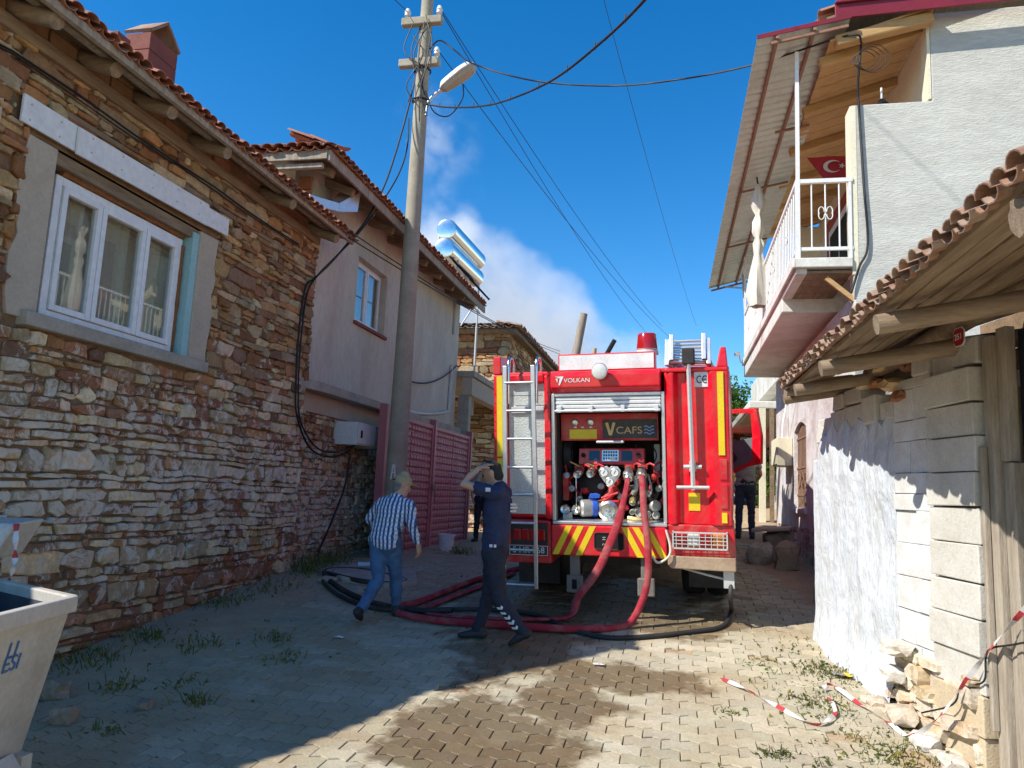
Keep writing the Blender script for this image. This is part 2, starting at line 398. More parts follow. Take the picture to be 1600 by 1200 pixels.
# ------------------------------------------------------------------ rubble masonry
def pick(pal):
    c = rnd.choice(pal); k = rnd.uniform(.75, 1.2); return tuple(min(1, x*k*q*rnd.uniform(.95, 1.05)) for x, q in zip(c, (1.05, 1., .88)))
P_WARM = [(.38, .215, .11), (.32, .165, .085), (.43, .285, .16), (.27, .135, .085), (.46, .37, .26), (.35, .28, .20), (.23, .14, .10), (.46, .30, .16), (.42, .35, .26), (.30, .20, .13)]
P_PALE = [(.64, .54, .39), (.58, .47, .33), (.50, .41, .30), (.34, .17, .11), (.68, .59, .45), (.42, .26, .16), (.52, .43, .33), (.30, .165, .12), (.62, .5, .34)]
P_RED = [(.35, .15, .09), (.30, .13, .085), (.40, .21, .13), (.46, .31, .2), (.27, .14, .10)]
def rubble(parent, origin, ud, u0, u1, v0, v1, pal, holes=(), rows=(.06, .19), wid=(.12, .5), mt=None, nind=300, gapj=.006, base=None, prot=(.012, .05), top=None):
    origin = V(origin); ud = V(ud).normalized(); nd = ud.cross(V((0, 0, 1))); res = []
    def stone(a, b_, c, d):
        if b_-a < .03 or d-c < .025: return
        g = gapj*rnd.uniform(.4, 1.6); a += g; b_ -= g; c += g; d -= g
        w_, h_ = b_-a, d-c; jx, jy = min(.16*w_, .05), min(.2*h_, .03); cut = rnd.uniform(.1, .38)
        ol = [(a+cut*w_, c), ((a+b_)/2, c-rnd.uniform(0, .4)*g), (b_-cut*w_*rnd.random(), c), (b_, c+cut*h_), (b_, d-cut*h_*rnd.random()), (b_-cut*w_, d), ((a+b_)/2, d+rnd.uniform(0, .4)*g), (a+cut*w_*rnd.random(), d), (a, d-cut*h_), (a, c+cut*h_*rnd.random())]
        ol = [(x+rnd.uniform(-jx, jx)*.6, y+rnd.uniform(-jy, jy)*.75) for x, y in ol]
        pr = rnd.uniform(*prot); tx, ty = rnd.uniform(-.05, .05), rnd.uniform(-.08, .08); n = len(ol); cx, cy = (a+b_)/2, (c+d)/2
        wob = lambda x, y: y+.035*mnoise.noise(V((x*.8, y*1.1, origin.x*3+5)))+.012*mnoise.noise(V((x*3, y*3, 2)))
        P = lambda x, y, z: origin+ud*x+V((0, 0, 1))*wob(x, y)+nd*z
        lo = [P(x, y, -.06) for x, y in ol]
        md = [P(x, y, max(.002, pr*.6+(x-cx)*tx+(y-cy)*ty+rnd.uniform(-.004, .004))) for x, y in ol]
        k = rnd.uniform(.84, .94)
        hi = [P(cx+(x-cx)*k, cy+(y-cy)*k, max(.004, pr+(x-cx)*tx+(y-cy)*ty+rnd.uniform(-.006, .006))) for x, y in ol]
        fs = [(i, (i+1) % n, n+(i+1) % n, n+i) for i in range(n)]+[(n+i, n+(i+1) % n, 2*n+(i+1) % n, 2*n+i) for i in range(n)]+[tuple(range(2*n, 3*n))]
        ctr = P(cx, cy, 0); dist = (ctr-CAM); inv = 1 if dist.normalized().dot(F_) > .74 else .05
        res.append((w_*h_/dist.length_squared*inv, lo+md+hi, fs, pick(pal(cx, cy) if callable(pal) else pal)))
    y = v0
    while y < v1-.02:
        h = rnd.choice((rnd.uniform(*rows), rnd.uniform(rows[0], (rows[0]+rows[1])/2))); h = min(h, v1-y)
        if v1-y-h < .03: h = v1-y
        x = u0-rnd.uniform(0, .2)
        while x < u1:
            w_ = min(rnd.uniform(*wid), rnd.uniform(*wid)*1.3)*(.6+.7*h/rows[1]); a, b_ = max(x, u0), min(x+w_, u1); x += w_
            lim = base(((a+b_)/2)) if base else -9
            tl = top((a+b_)/2) if top else 99
            if y+h < lim or y > tl: continue
            segs = [(a, b_)]
            for hu0, hu1, hv0, hv1 in holes:
                if y+h*.6 > hv0 and y+h*.4 < hv1:
                    ns = []
                    for p, q in segs:
                        if q <= hu0 or p >= hu1: ns.append((p, q))
                        else:
                            if p < hu0-.03: ns.append((p, hu0))
                            if q > hu1+.03: ns.append((hu1, q))
                    segs = ns
            for p, q in segs:
                if h > .105 and rnd.random() < .38:
                    s = y+h*rnd.uniform(.3, .7)
                    if rnd.random() < .5: stone(p, q, y, s); mid = p+(q-p)*rnd.uniform(.3, .7); stone(p, mid, s, y+h); stone(mid, q, s, y+h)
                    else: mid = p+(q-p)*rnd.uniform(.3, .7); stone(p, mid, y, s); stone(mid, q, y, s); stone(p, q, s, y+h)
                else: stone(p, q, y, y+h)
        y += h
    res.sort(key=lambda q: -q[0]); big = MB()
    for i, (_, vs, fs, c) in enumerate(res):
        if i < nind: obj('stone', MB().add(vs, fs, 0, c), mt, parent, fix=False)
        else: big.add(vs, fs, 0, c)
    if big.v: obj('stone_infill', big, mt, parent, kind='stuff', fix=False)

# barrel roof tile, axis along +Y of its own frame, convex up
def barrel(wd=.2, ln=.42, th=.014, taper=.82, n=6, up=True):
    vs = []; fs = []
    for e, (yy, k) in enumerate(((0, 1.), (ln, taper))):
        for o_ in (0, th):
            for i in range(n+1):
                t = math.pi*i/n; r_ = wd/2*k-o_
                vs.append((-math.cos(t)*r_, yy, (math.sin(t)*r_*.62)*(1 if up else -1)))
    q = n+1
    for i in range(n):
        fs += [(i, i+1, 2*q+i+1, 2*q+i), (q+i, 3*q+i, 3*q+i+1, q+i+1), (i, q+i, q+i+1, i+1), (2*q+i, 2*q+i+1, 3*q+i+1, 3*q+i)]
    fs += [(0, 2*q, 3*q, q), (n, q+n, 3*q+n, 2*q+n)]
    return MB().add(vs, fs)
TILE_UP = {k: mesh_of('roof_tile', barrel(), mm, 50) for k, mm in (('new', M_TILE), ('old', M_TILEO))}
TILE_DN = {k: mesh_of('roof_tile', barrel(up=False), mm, 50) for k, mm in (('new', M_TILE), ('old', M_TILEO))}
def tile_row(parent, p0, p1, updir, kind, rows=2, sp=.19, jit=.012, lift=.045, pans=True, sc_=1.):
    p0 = V(p0); p1 = V(p1); ln = (p1-p0).length; d = (p1-p0)/ln; u = V(updir).normalized(); nrm = d.cross(u).normalized()
    if nrm.z < 0: nrm = -nrm
    for r_ in range(rows):
        for i in range(int(ln/sp)):
            for up in ((True, False) if pans else (True,)):
                p = p0+d*(sp*(i+.5+(0 if up else .5))+rnd.uniform(-jit, jit))+u*(r_*.34+rnd.uniform(-.02, .02)-.03)+nrm*(lift+(.012 if up else .0)+r_*.006+rnd.uniform(-.004, .004))
                x = u.cross(nrm); M = Matrix.Identity(4)
                for a, vv in enumerate((x, u, nrm)):
                    for q in range(3): M[q][a] = vv[q]
                M.translation = p
                inst('roof_tile', (TILE_UP if up else TILE_DN)[kind], parent, M @ Matrix.Rotation(rnd.gauss(0, .03), 4, 'Z') @ Matrix.Rotation(rnd.gauss(0, .02), 4, 'X') @ Matrix.Diagonal((sc_, 1, sc_, 1)))

# ------------------------------------------------------------------ stone house with white window (left)
H1 = thing('stone_house', 'brown rubble stone house with white three-pane window and tiled eave, beside the galvanised bin', 'house', (-5, 6, .1))
WX = -4.80
b = MB()
for y0, y1, z0, z1 in ((3.95, 4.72, -.2, 5.2), (6.68, 9.15, -.2, 5.2), (4.72, 6.68, -.2, 2.72), (4.72, 6.68, 4.1, 5.2)): b.box(-5.35, WX, y0, y1, z0, z1)
hw = obj('wall', b, M_MUD, H1)
def pal1(u, v):
    y = u; lo = 1-sstep(1.5, 3.6, v+.9*mnoise.noise(V((u*.6, v*.6, 0))))
    if v < gz(-4.8, u)+.45: return P_RED if rnd.random() < .7 else P_PALE
    return P_PALE if rnd.random() < lo*.85 else P_WARM
rubble(hw, (WX, 0, 0), (0, 1, 0), 3.96, 9.13, .0, 4.80, pal1, holes=((4.47, 6.90, 2.66, 4.14), (4.33, 6.98, 4.12, 4.38)), mt=M_STONE, nind=300, gapj=.0065, prot=(.012, .055), rows=(.045, .19), wid=(.11, .5), base=lambda u: gz(-4.78, u)-.05)
# rendered jambs, sill, lintel boards
for (y0, y1, z0, z1) in ((4.46, 4.74, 2.72, 4.1), (6.60, 6.9, 2.72, 4.1)):
    b = MB()
    n = 9; ol = [(y0+rnd.uniform(-.03, .03) if y0 < 5 else y0, z0+(z1-z0)*i/n) for i in range(n+1)]+[(y1 if y0 < 5 else y1+rnd.uniform(-.03, .03), z1-(z1-z0)*i/n) for i in range(n+1)]
    b.prism([(WX-.02, y, z) for y, z in ol], (.055, 0, 0))
    obj('rendered_jamb', b, M_RENDER, H1, bev=.008)
obj('window_sill', MB().box(-4.98, -4.70, 4.60, 6.86, 2.665, 2.775), M_CONC, H1, bev=.012)
bd = MB().box(-4.757, -4.735, 4.35, 4.90, 4.145, 4.36)
obj('lintel_board', bd, M_BOARD, H1, bev=.003)
M2 = Matrix.Translation((0, 4.86, 4.12)) @ Matrix.Rotation(math.radians(1.1), 4, 'X')
obj('lintel_board', MB().box(-4.729, -4.705, 0, 1.75, 0, .225, M=M2), M_BOARD, H1, bev=.003)
obj('lintel_board', MB().box(-4.737, -4.713, 1.752, 2.12, .012, .20, M=M2), M_BOARD, H1, bev=.003)
b = MB()
for yy in (4.42, 4.7, 5.0, 5.35, 5.75, 6.1, 6.45, 6.7, 6.92):
    for zz in (4.19, 4.31): b.lathe([(.009, 0), (.009, .005), (0, .006)], zto((1, 0, 0), (-4.705 if 4.9 < yy < 6.6 else -4.716 if yy > 6.6 else -4.735, yy, zz+(yy-4.8)*.018)), 6)
obj('screw', b, M_GREYMETAL, H1)
obj('lintel_timber', MB().box(-5.1, -4.80, 4.55, 6.85, 4.0, 4.12), M_WOOD, H1)
win = obj('window', MB().box(-4.93, -4.87, 4.86, 4.93, 2.79, 3.96).box(-4.93, -4.87, 6.40, 6.47, 2.79, 3.96).box(-4.93, -4.87, 4.93, 6.40, 2.79, 2.86).box(-4.93, -4.87, 4.93, 6.40, 3.89, 3.96), M_WHITE, H1, bev=.006)
for y0, y1 in ((4.93, 5.37), (5.37, 5.93), (5.93, 6.40)):
    q = .055; z0, z1 = 2.86, 3.89; f = MB()
    f.box(-4.915, -4.85, y0+.004, y0+q, z0+.003, z1-.003).box(-4.915, -4.85, y1-q, y1-.004, z0+.003, z1-.003).box(-4.915, -4.85, y0+q, y1-q, z0+.003, z0+q).box(-4.915, -4.85, y0+q, y1-q, z1-q, z1-.003)
    obj('sash', f, M_WHITE, win, bev=.006)
    obj('pane', MB().box(-4.888, -4.884, y0+q, y1-q, z0+q, z1-q), M_PANE, win)
obj('foam_joint', MB().tube([(-4.875, 6.475, 2.8+i*.1) for i in range(12)], [.018+.012*rnd.random() for i in range(12)], 7).tube([(-4.87, 4.9+i*.13, 3.985+.012*rnd.random()) for i in range(13)], [.02+.014*rnd.random() for i in range(13)], 7), M_FOAM, H1)
obj('insulation_reveal', MB().box(-4.94, -4.78, 6.505, 6.60, 2.775, 4.06), M_CYAN, H1, bev=.004)
cu = MB(); n = 60
for i in range(n):
    y0 = 4.8+1.8*i/n; y1 = 4.8+1.8*(i+1)/n; x0 = -4.99+.02*math.sin(i*1.3)+.01*math.sin(i*.47); x1 = -4.99+.02*math.sin((i+1)*1.3)+.01*math.sin((i+1)*.47)
    cu.add([(x0, y0, 2.7), (x1, y1, 2.7), (x1, y1, 4.1), (x0, y0, 4.1)], [(0, 1, 2, 3)])
obj('curtain', cu, M_CURTAIN, H1, smooth=80)
# wall plate, adobe infill, rafters, eave boards and tiles
obj('wall_plate', MB().beam((-4.79, 3.96, 4.80), (-4.79, 9.1, 4.84), .12, .11).beam((-4.78, 3.96, 4.42), (-4.775, 9.1, 4.46), .03, .05), M_WOOD, H1, bev=.01)
ry = [4.2, 4.86, 5.51, 6.33, 7.67, 8.87]
for k, (a, c) in enumerate(zip([3.96]+ry, ry+[9.12])):
    if c-a < .2: continue
    nb = max(1, round((c-a)/.34))
    for i in range(nb):
        for lv in range(2):
            y0 = a+.05+(c-a-.1)*i/nb; y1 = a+.05+(c-a-.1)*(i+1)/nb
            obj('adobe_brick', MB().box(-5.05, -4.79+rnd.uniform(-.02, .02), y0+.006, y1-.006, 4.862+lv*.14, 4.994+lv*.14), M_ADOBE, H1, bev=.012)
rf = obj('roof', MB().prism([(-4.36, 3.93, 4.875), (-8.6, 3.93, 6.53), (-8.6, 3.93, 6.58), (-4.36, 3.93, 4.925)], (0, 5.32, 0)).prism([(-8.6, 3.93, 6.53), (-12.6, 3.93, 4.95), (-12.6, 3.93, 5.0), (-8.6, 3.93, 6.58)], (0, 5.32, 0)), M_WOOD, H1)
for i, yy in enumerate(ry):
    e = -4.40+rnd.uniform(-.05, .05); dz = rnd.uniform(-.02, .02)
    obj('rafter', MB().tube([(e, yy, 4.80+dz), (-4.8, yy+.01, 4.955), (-5.6, yy+.03, 5.27)], [.062, .066, .075], 12, jit=.05), M_WOODX, H1, smooth=50)
obj('eave_batten', MB().beam((-4.33, 3.93, 4.862), (-4.33, 6.3, 4.868), .05, .07).beam((-4.335, 6.31, 4.875), (-4.335, 9.25, 4.868), .045, .065).beam((-4.55, 3.93, 4.935), (-4.55, 9.25, 4.935), .06, .03), M_WOODG, H1, bev=.006)
tile_row(rf, (-4.30, 3.9, 4.90), (-4.30, 9.27, 4.90), (-1, 0, .39), 'new', 2, .13, lift=.024, sc_=.64)
b = MB()
for i in range(5):
    b.tube([(-4.755+.01*math.sin(i), 3.97, 4.58-.03*i)]+[(-4.735, 4.2+k*.62, 4.60-.03*i+.012*math.sin(k*2+i)) for k in range(8)], .006 if i else .009, 5)
    if i == 1: break
tag(obj('wall_cable', b, M_CABLE, smooth=60), 'thin black cables strung along the brown stone house under its eave', 'cable')
# chimney with tile tent
CH = thing('chimney', 'red hollow-brick chimney capped by two leaning tiles on the left roof', 'chimney', (-5.6, 6.6, 5.3))
for lv in range(5):
    z0 = 5.25+lv*.195
    obj('brick', MB().box(-5.74, -5.44, 6.36, 6.80, z0, z0+.189), M_REDBRICK, CH, bev=.006)
obj('cap_tile', MB().prism([(-5.76, 6.36, 6.225), (-5.76, 6.34, 6.25), (-5.76, 6.575, 6.47), (-5.76, 6.575, 6.43)], (.34, 0, 0)), M_TILEO, CH)
obj('cap_tile', MB().prism([(-5.76, 6.80, 6.225), (-5.76, 6.82, 6.25), (-5.76, 6.58, 6.47), (-5.76, 6.58, 6.43)], (.34, 0, 0)), M_TILEO, CH)
tag(obj('brick_stub', MB().box(-5.75, -5.5, 5.98, 6.16, 5.3, 5.99), M_REDBRICK), 'short red brick stub beside the tile-capped chimney', 'brick stub')
# flue cowl
FL = thing('metal_flue', 'pale zinc sheet flue jutting out from the far end of the stone house roof', 'flue', (-4.6, 8.9, 5.1))
M_FLUE = mat('bright_zinc_sheet', (.78, .80, .80), (.70, .72, .73), 5, .35, .03, 20, metal=.5)
b = MB().prism([(-4.72, 8.35, 5.08), (-4.54, 8.35, 5.08), (-4.54, 8.35, 5.2), (-4.72, 8.35, 5.2)], (.02, .8, .2)); obj('duct', b, M_FLUE, FL, bev=.004)
A = [(-4.70, 9.15, 5.28), (-4.52, 9.15, 5.28), (-4.52, 9.15, 5.40), (-4.70, 9.15, 5.40)]; B = [(-4.76, 9.56, 5.43), (-4.44, 9.56, 5.43), (-4.44, 9.62, 5.76), (-4.76, 9.62, 5.76)]
b = MB().add(A+B, [(0, 1, 5, 4), (1, 2, 6, 5), (2, 3, 7, 6), (3, 0, 4, 7), (0, 3, 2, 1)]); obj('cowl', b, M_FLUE, FL)

# ------------------------------------------------------------------ plastered house (left, behind the pole)
H2 = thing('plastered_house', 'grey-pink plastered two-storey house with tiled hip roof behind the utility pole', 'house', (-6, 12.5, .5))
X2 = -4.85
b = MB(); wy0, wy1, wz0, wz1 = 10.62, 11.84, 4.10, 5.14
for y0, y1, z0, z1 in ((9.02, wy0, 2.95, 6.0), (wy1, 16.3, 2.95, 6.0), (wy0, wy1, 2.95, wz0), (wy0, wy1, wz1, 6.0)): b.box(X2-.3, X2, y0, y1, z0, z1)
b.box(-9.5, X2-.3, 15.9, 16.3, .3, 6.0)
obj('upper_wall', b, M_PLASTER, H2)
obj('floor_slab', MB().prism([(-5.2, 8.98, 2.83), (-4.78, 8.98, 2.83), (-4.70, 9.5, 2.83), (-4.70, 16.35, 2.83), (-5.2, 16.35, 2.83)], (0, 0, .13)), M_CONC, H2, bev=.012)
lw = obj('lower_wall', MB().box(-5.3, -4.96, 9.0, 16.35, .1, 2.83), M_MUD2, H2)
rubble(lw, (-4.96, 0, 0), (0, 1, 0), 9.15, 12.4, .35, 2.55, lambda u, v: P_PALE if rnd.random() < .75 else P_WARM, mt=M_STONE2, nind=220, rows=(.05, .15), wid=(.09, .3))
obj('render_band', MB().box(-4.97, -4.915, 9.15, 16.3, 2.56, 2.83), M_RENDER, H2, bev=.01)
obj('corner_strip', MB().box(-4.97, -4.82, 9.0, 9.14, .3, 4.85), M_CONC, H2, bev=.01)
wf = obj('window', MB().box(-5.02, -4.97, wy0, wy0+.05, wz0, wz1).box(-5.02, -4.97, wy1-.05, wy1, wz0, wz1).box(-5.02, -4.97, wy0+.05, wy1-.05, wz0, wz0+.05).box(-5.02, -4.97, wy0+.05, wy1-.05, wz1-.05, wz1), M_WHITE, H2, bev=.005)
for y0, y1 in ((wy0+.05, 11.22), (11.24, wy1-.05)):
    q = .05; z0, z1 = wz0+.05, wz1-.05
    obj('sash', MB().box(-5.0, -4.95, y0, y0+q, z0, z1).box(-5.0, -4.95, y1-q, y1, z0, z1).box(-5.0, -4.95, y0+q, y1-q, z0, z0+q).box(-5.0, -4.95, y0+q, y1-q, z1-q, z1), M_WHITE, wf, bev=.005)
    obj('pane', MB().box(-4.978, -4.974, y0+q, y1-q, z0+q, z1-q), M_PANE, wf)
obj('window_ledge', MB().box(-5.0, -4.80, wy0-.04, wy1+.05, wz0-.05, wz0), M_REDBRICK, H2, bev=.005)
cu = MB()
for i in range(40):
    y0, y1 = wy0+1.22*i/40, wy0+1.22*(i+1)/40; x0, x1 = -5.06+.015*math.sin(i*1.7), -5.06+.015*math.sin((i+1)*1.7)
    cu.add([(x0, y0, wz0), (x1, y1, wz0), (x1, y1, wz1), (x0, y0, wz1)], [(0, 1, 2, 3)])
obj('curtain', cu, M_CURTAIN, H2, smooth=80)
# hollow brick end wall
bw = obj('brick_end_wall', MB().box(-9.4, -4.87, 9.06, 9.3, 4.6, 5.72), M_CONC, H2)
for lv in range(6):
    for i in range(10):
        x = -4.885-i*.2-(lv % 2)*.1*(i > 0)
        obj('brick', MB().box(x-.19, x, 8.99, 9.07, 4.62+lv*.187, 4.62+lv*.187+.178), M_BRICK, bw, bev=.004)
EX, EZ = -4.30, 5.75
r2 = obj('roof', MB().add([(EX-.05, 8.33, EZ+.01), (EX-.05, 16.35, EZ+.01), (-7.0, 16.35, 6.82), (-7.0, 10.9, 6.82), (-9.7, 8.33, EZ+.01)], [(0, 1, 2, 3), (0, 3, 4)]).add([(EX-.05, 8.33, EZ-.03), (EX-.05, 16.35, EZ-.03), (-7.0, 16.35, 6.77), (-7.0, 10.9, 6.77), (-9.7, 8.33, EZ-.03)], [(0, 3, 2, 1), (0, 4, 3)]), M_WOOD, H2, fix=False)
obj('bargeboard', MB().beam((EX, 8.3, EZ-.06), (EX, 16.4, EZ-.06), .035, .14).beam((EX-.02, 8.3, EZ-.05), (-9.7, 8.3, EZ-.05), .035, .12).beam((-4.4, 8.36, EZ-.17), (-9.6, 8.36, EZ-.19), .06, .06), M_WOODG, H2, bev=.005)
for yy in (8.7, 9.35, 10.1, 10.9, 11.75, 12.6, 13.45, 14.3, 15.1, 15.9):
    obj('rafter', MB().beam((-4.42, yy, EZ-.13), (-5.3, yy, EZ+.22), .09, .11), M_WOODX, H2, bev=.012)
tile_row(r2, (EX+.04, 8.3, EZ+.02), (EX+.04, 16.42, EZ+.02), (-1, 0, .4), 'new', 2, .145, lift=.026, sc_=.72)
tile_row(r2, (-9.0, 8.27, EZ+.02), (EX+.02, 8.27, EZ+.02), (0, 1, .41), 'new', 2, .165, lift=.03, sc_=.85)
hd = (V((-7.0, 10.9, 6.82))-V((EX-.05, 8.33, EZ+.03))).normalized()
for i in range(9):
    p = V((EX+.03, 8.30, EZ+.035))+hd*(i*.36); x = hd.cross(V((0, 0, 1))).normalized(); n_ = x.cross(hd); M = Matrix.Identity(4)
    for a, vv in enumerate((x, hd, n_)):
        for q in range(3): M[q][a] = vv[q]
    M.translation = p; inst('ridge_tile', TILE_UP['new'], r2, M @ Matrix.Diagonal((1.2, 1.0, 1.1, 1)))
# pvc conduit and cable on the plaster
tag(obj('pvc_conduit', MB().tube(catmull([(-4.82, 12.75, 2.96), (-4.82, 14.2, 3.05), (-4.82, 15.6, 3.25), (-4.82, 15.72, 3.4), (-4.82, 15.76, 4.3)], 6), .035, 8), M_GREYMETAL, smooth=60), 'grey plastic conduit bending up the plastered wall above the gate', 'conduit')
# solar water heater on that roof
SH = thing('solar_water_heater', 'twin shiny steel solar water tanks on a frame above the tiled roof', 'water heater', (-5.4, 16.6, 6.2))
for zz, yy in ((7.35, 15.55), (6.87, 15.45)):
    L_ = 2.5; obj('tank', MB().lathe([(0, -.012), (.19, -.01), (.228, 0), (.235, .012), (.235, L_-.012), (.228, L_), (.19, L_+.01), (0, L_+.012)], zto((.02, 1, .02), (-5.05, yy, zz)), 28), M_STEEL, SH, smooth=25)
b = MB()
for yy in (15.8, 17.7):
    b.tube([(-5.3, yy, 5.0), (-5.3, yy, 7.55)], .025, 6).tube([(-4.82, yy, 5.0), (-4.82, yy, 6.7)], .025, 6).tube([(-5.3, yy, 6.5), (-4.75, yy, 5.95)], .02, 6).tube([(-4.82, yy, 6.0), (-5.3, yy, 7.1)], .018, 6)
b.tube([(-4.82, 15.8, 6.0), (-4.82, 17.7, 6.0)], .02, 6).tube([(-4.82, 17.7, 5.6), (-4.82, 17.7, 3.4)], .03, 8).tube([(-5.2, 17.6, 5.6), (-4.82, 17.7, 6.3)], .02, 6)
obj('frame', b, M_GREYMETAL, SH, smooth=50)
for i in range(14):
    obj('vacuum_tube', MB().tube([(-4.95, 15.75+i*.14, 6.72), (-4.5, 15.75+i*.14, 6.25)], .024, 8), M_DARK, SH, smooth=50)
# porch slab beyond, then the far stone house
PO = thing('concrete_porch', 'concrete porch slab on a beam beyond the plastered house', 'porch', (-5.5, 18, .5))
obj('slab', MB().box(-8.0, -4.45, 16.4, 19.9, 4.14, 4.28), M_CONC, PO, bev=.015)
obj('beam', MB().box(-4.75, -4.5, 16.42, 19.9, 3.72, 4.135), M_RENDER, PO, bev=.015)
obj('post', MB().box(-4.82, -4.55, 16.4, 16.62, .3, 3.72), M_CONC, PO, bev=.015)
H3 = thing('far_stone_house', 'far brown stone house with mossy tile roof behind the ladder side of the truck', 'house', (-6, 22, .5))
w3 = obj('wall', MB().box(-9.5, -4.52, 20.02, 31, .2, 5.9), M_MUD, H3)
rubble(w3, (-4.48-5, 20.0, 0), (1, 0, 0), .4, 5.0, .45, 5.9, lambda u, v: P_PALE if v < 3.1 else P_WARM, mt=M_STONE2, nind=130, rows=(.09, .26), wid=(.2, .75))
rubble(w3, (-4.5, 0, 0), (0, 1, 0), 20.0, 30.9, 3.2, 5.9, P_WARM, mt=M_STONE3, nind=130, rows=(.08, .22), wid=(.2, .6))
r3 = obj('roof', MB().add([(-4.2, 19.6, 6.0), (-4.2, 31.2, 6.0), (-9.9, 31.2, 6.0), (-9.9, 19.6, 6.0), (-7, 22.4, 6.5), (-7, 28, 6.5)], [(0, 1, 5, 4), (1, 2, 5), (2, 3, 4, 5), (3, 0, 4)]).box(-9.85, -4.25, 19.65, 31.1, 5.9, 5.995), M_WOOD, H3)
tile_row(r3, (-4.12, 19.6, 6.0), (-4.12, 31.2, 6.0), (-1, 0, .2), 'old', 2, .22, .03)
tile_row(r3, (-9.9, 19.52, 6.0), (-4.2, 19.52, 6.0), (0, 1, .2), 'old', 2, .22, .03)
# ------------------------------------------------------------------ block-walled shed (right)
M_LIME = mat('lime_wash', (.71, .75, .78), (.58, .63, .68), 2.5, .9, 1.0, 16, co='pos', scale=(1.6, 1.6, .6), dirt=(.50, .50, .47), dfac=.55, ds=4, bdist=.03)
M_AAC = mat('aerated_block', (.64, .62, .56), (.55, .53, .47), 5, .95, .6, 70, co='pos', dirt=(.42, .38, .30), dfac=.4, ds=3)
M_AACW = mat('whitened_block', (.72, .73, .72), (.62, .63, .62), 5, .92, .5, 60, co='pos', dirt=(.50, .47, .40), dfac=.45, ds=4)
M_TAN = mat('tan_block', (.60, .50, .34), (.50, .40, .26), 6, .95, .8, 60, co='pos')
SD = thing('block_shed', 'low shed of white block and lime plaster with sagging log and tile roof', 'shed', (1.7, 6.3, .2))
A_ = V((1.9, 5.1, 0)); DU = V((-.55, 2.7, 0)).normalized(); DN = V((-DU.y, DU.x, 0))     # DN points to the street
def W(u, n, z): return A_+DU*u+DN*n+V((0, 0, z))
def wbox(b, u0, u1, n0, n1, z0, z1, j=0, mi=0):
    vs = [W(u+rnd.uniform(-j, j), n+rnd.uniform(-j, j), z+rnd.uniform(-j, j)) for z in (z0, z1) for n in (n0, n1) for u in (u0, u1)]
    return b.add(vs, [(0, 2, 3, 1), (4, 5, 7, 6), (0, 1, 5, 4), (2, 6, 7, 3), (0, 4, 6, 2), (1, 3, 7, 5)], mi)
core = obj('core_wall', wbox(MB(), -.1, 2.74, -.30, -.02, -.1, 2.36), M_MUD2, SD)
z = .06; k = 0
while z < 2.5:                                                    # column of big aerated blocks
    h = rnd.uniform(.212, .232); n = .085+rnd.uniform(-.012, .014); o = rnd.uniform(-.02, .02)
    obj('block', wbox(MB(), .07+o, .615+o*.5, -.12, n, z+.004, z+h-.004, .005), M_TAN if z < .5 else M_AAC, SD, bev=.007); z += h
z = .42
while z < 2.52:                                                   # narrower whitened blocks
    h = rnd.choice((.12, .235, .235, .15)); cut = rnd.choice((.9, .86, .95, 1.17)); u0 = .64; h = min(h, 2.56-z)
    if h < .05: break
    for a, c in ((u0, cut), (cut, 1.18)):
        if c-a > .06: obj('block', wbox(MB(), a+.002, c-.002, -.12, .02+rnd.uniform(-.012, .02), z+.002, z+h-.002, .003), M_AACW if z < 2.3 else M_AAC, SD, bev=.005)
    z += h
for u0, u1, z0, z1, n in ((.06, .33, 2.53, 2.72, .05), (.34, .60, 2.52, 2.74, .03), (.62, .86, 2.56, 2.74, .04), (1.2, 1.42, 2.30, 2.44, .02), (1.44, 1.66, 2.28, 2.5, .04), (1.68, 2.05, 2.25, 2.47, .02), (2.07, 2.35, 2.22, 2.45, .03), (2.37, 2.73, 2.2, 2.42, .0), (2.1, 2.3, 2.46, 2.6, .02), (1.75, 2.08, 2.49, 2.62, .02)):
    obj('block', wbox(MB(), u0, u1, -.2, n, z0, z1, .012), M_AAC, SD, bev=.012)
def rock(name, ctr, sz, mt, parent=None, seed=0, c=(1, 1, 1)):
    r = random.Random(seed); bm = bmesh.new(); bmesh.ops.create_icosphere(bm, subdivisions=2, radius=1)
    off = V((r.uniform(0, 99),)*3); b = MB(); vs = []
    for v in bm.verts:
        p = v.co; q = max(abs(p.x), abs(p.y), abs(p.z))**.85; p = p/q
        d = 1+.34*mnoise.noise(p*1.3+off)+.16*mnoise.noise(p*3.4+off); vs.append(V((p.x*sz[0]*d, p.y*sz[1]*d, p.z*sz[2]*d))*.62+V(ctr))
    b.add(vs, [tuple(v.index for v in f.verts) for f in bm.faces], 0, c); bm.free()
    return obj(name, b, mt, parent, smooth=32)
for i, (u, n, z, s) in enumerate(((.95, .02, 2.66, (.17, .12, .07)), (1.2, .04, 2.55, (.2, .13, .075)), (1.45, .03, 2.60, (.16, .12, .06)), (1.3, .05, 2.70, (.2, .12, .05)), (1.62, .04, 2.62, (.15, .12, .07)), (1.08, .04, 2.45, (.13, .1, .07)))):
    rock('loose_stone', W(u, n-.03, z), (s[1], s[0], s[2]), M_STONE3, SD, i, pick(P_PALE))
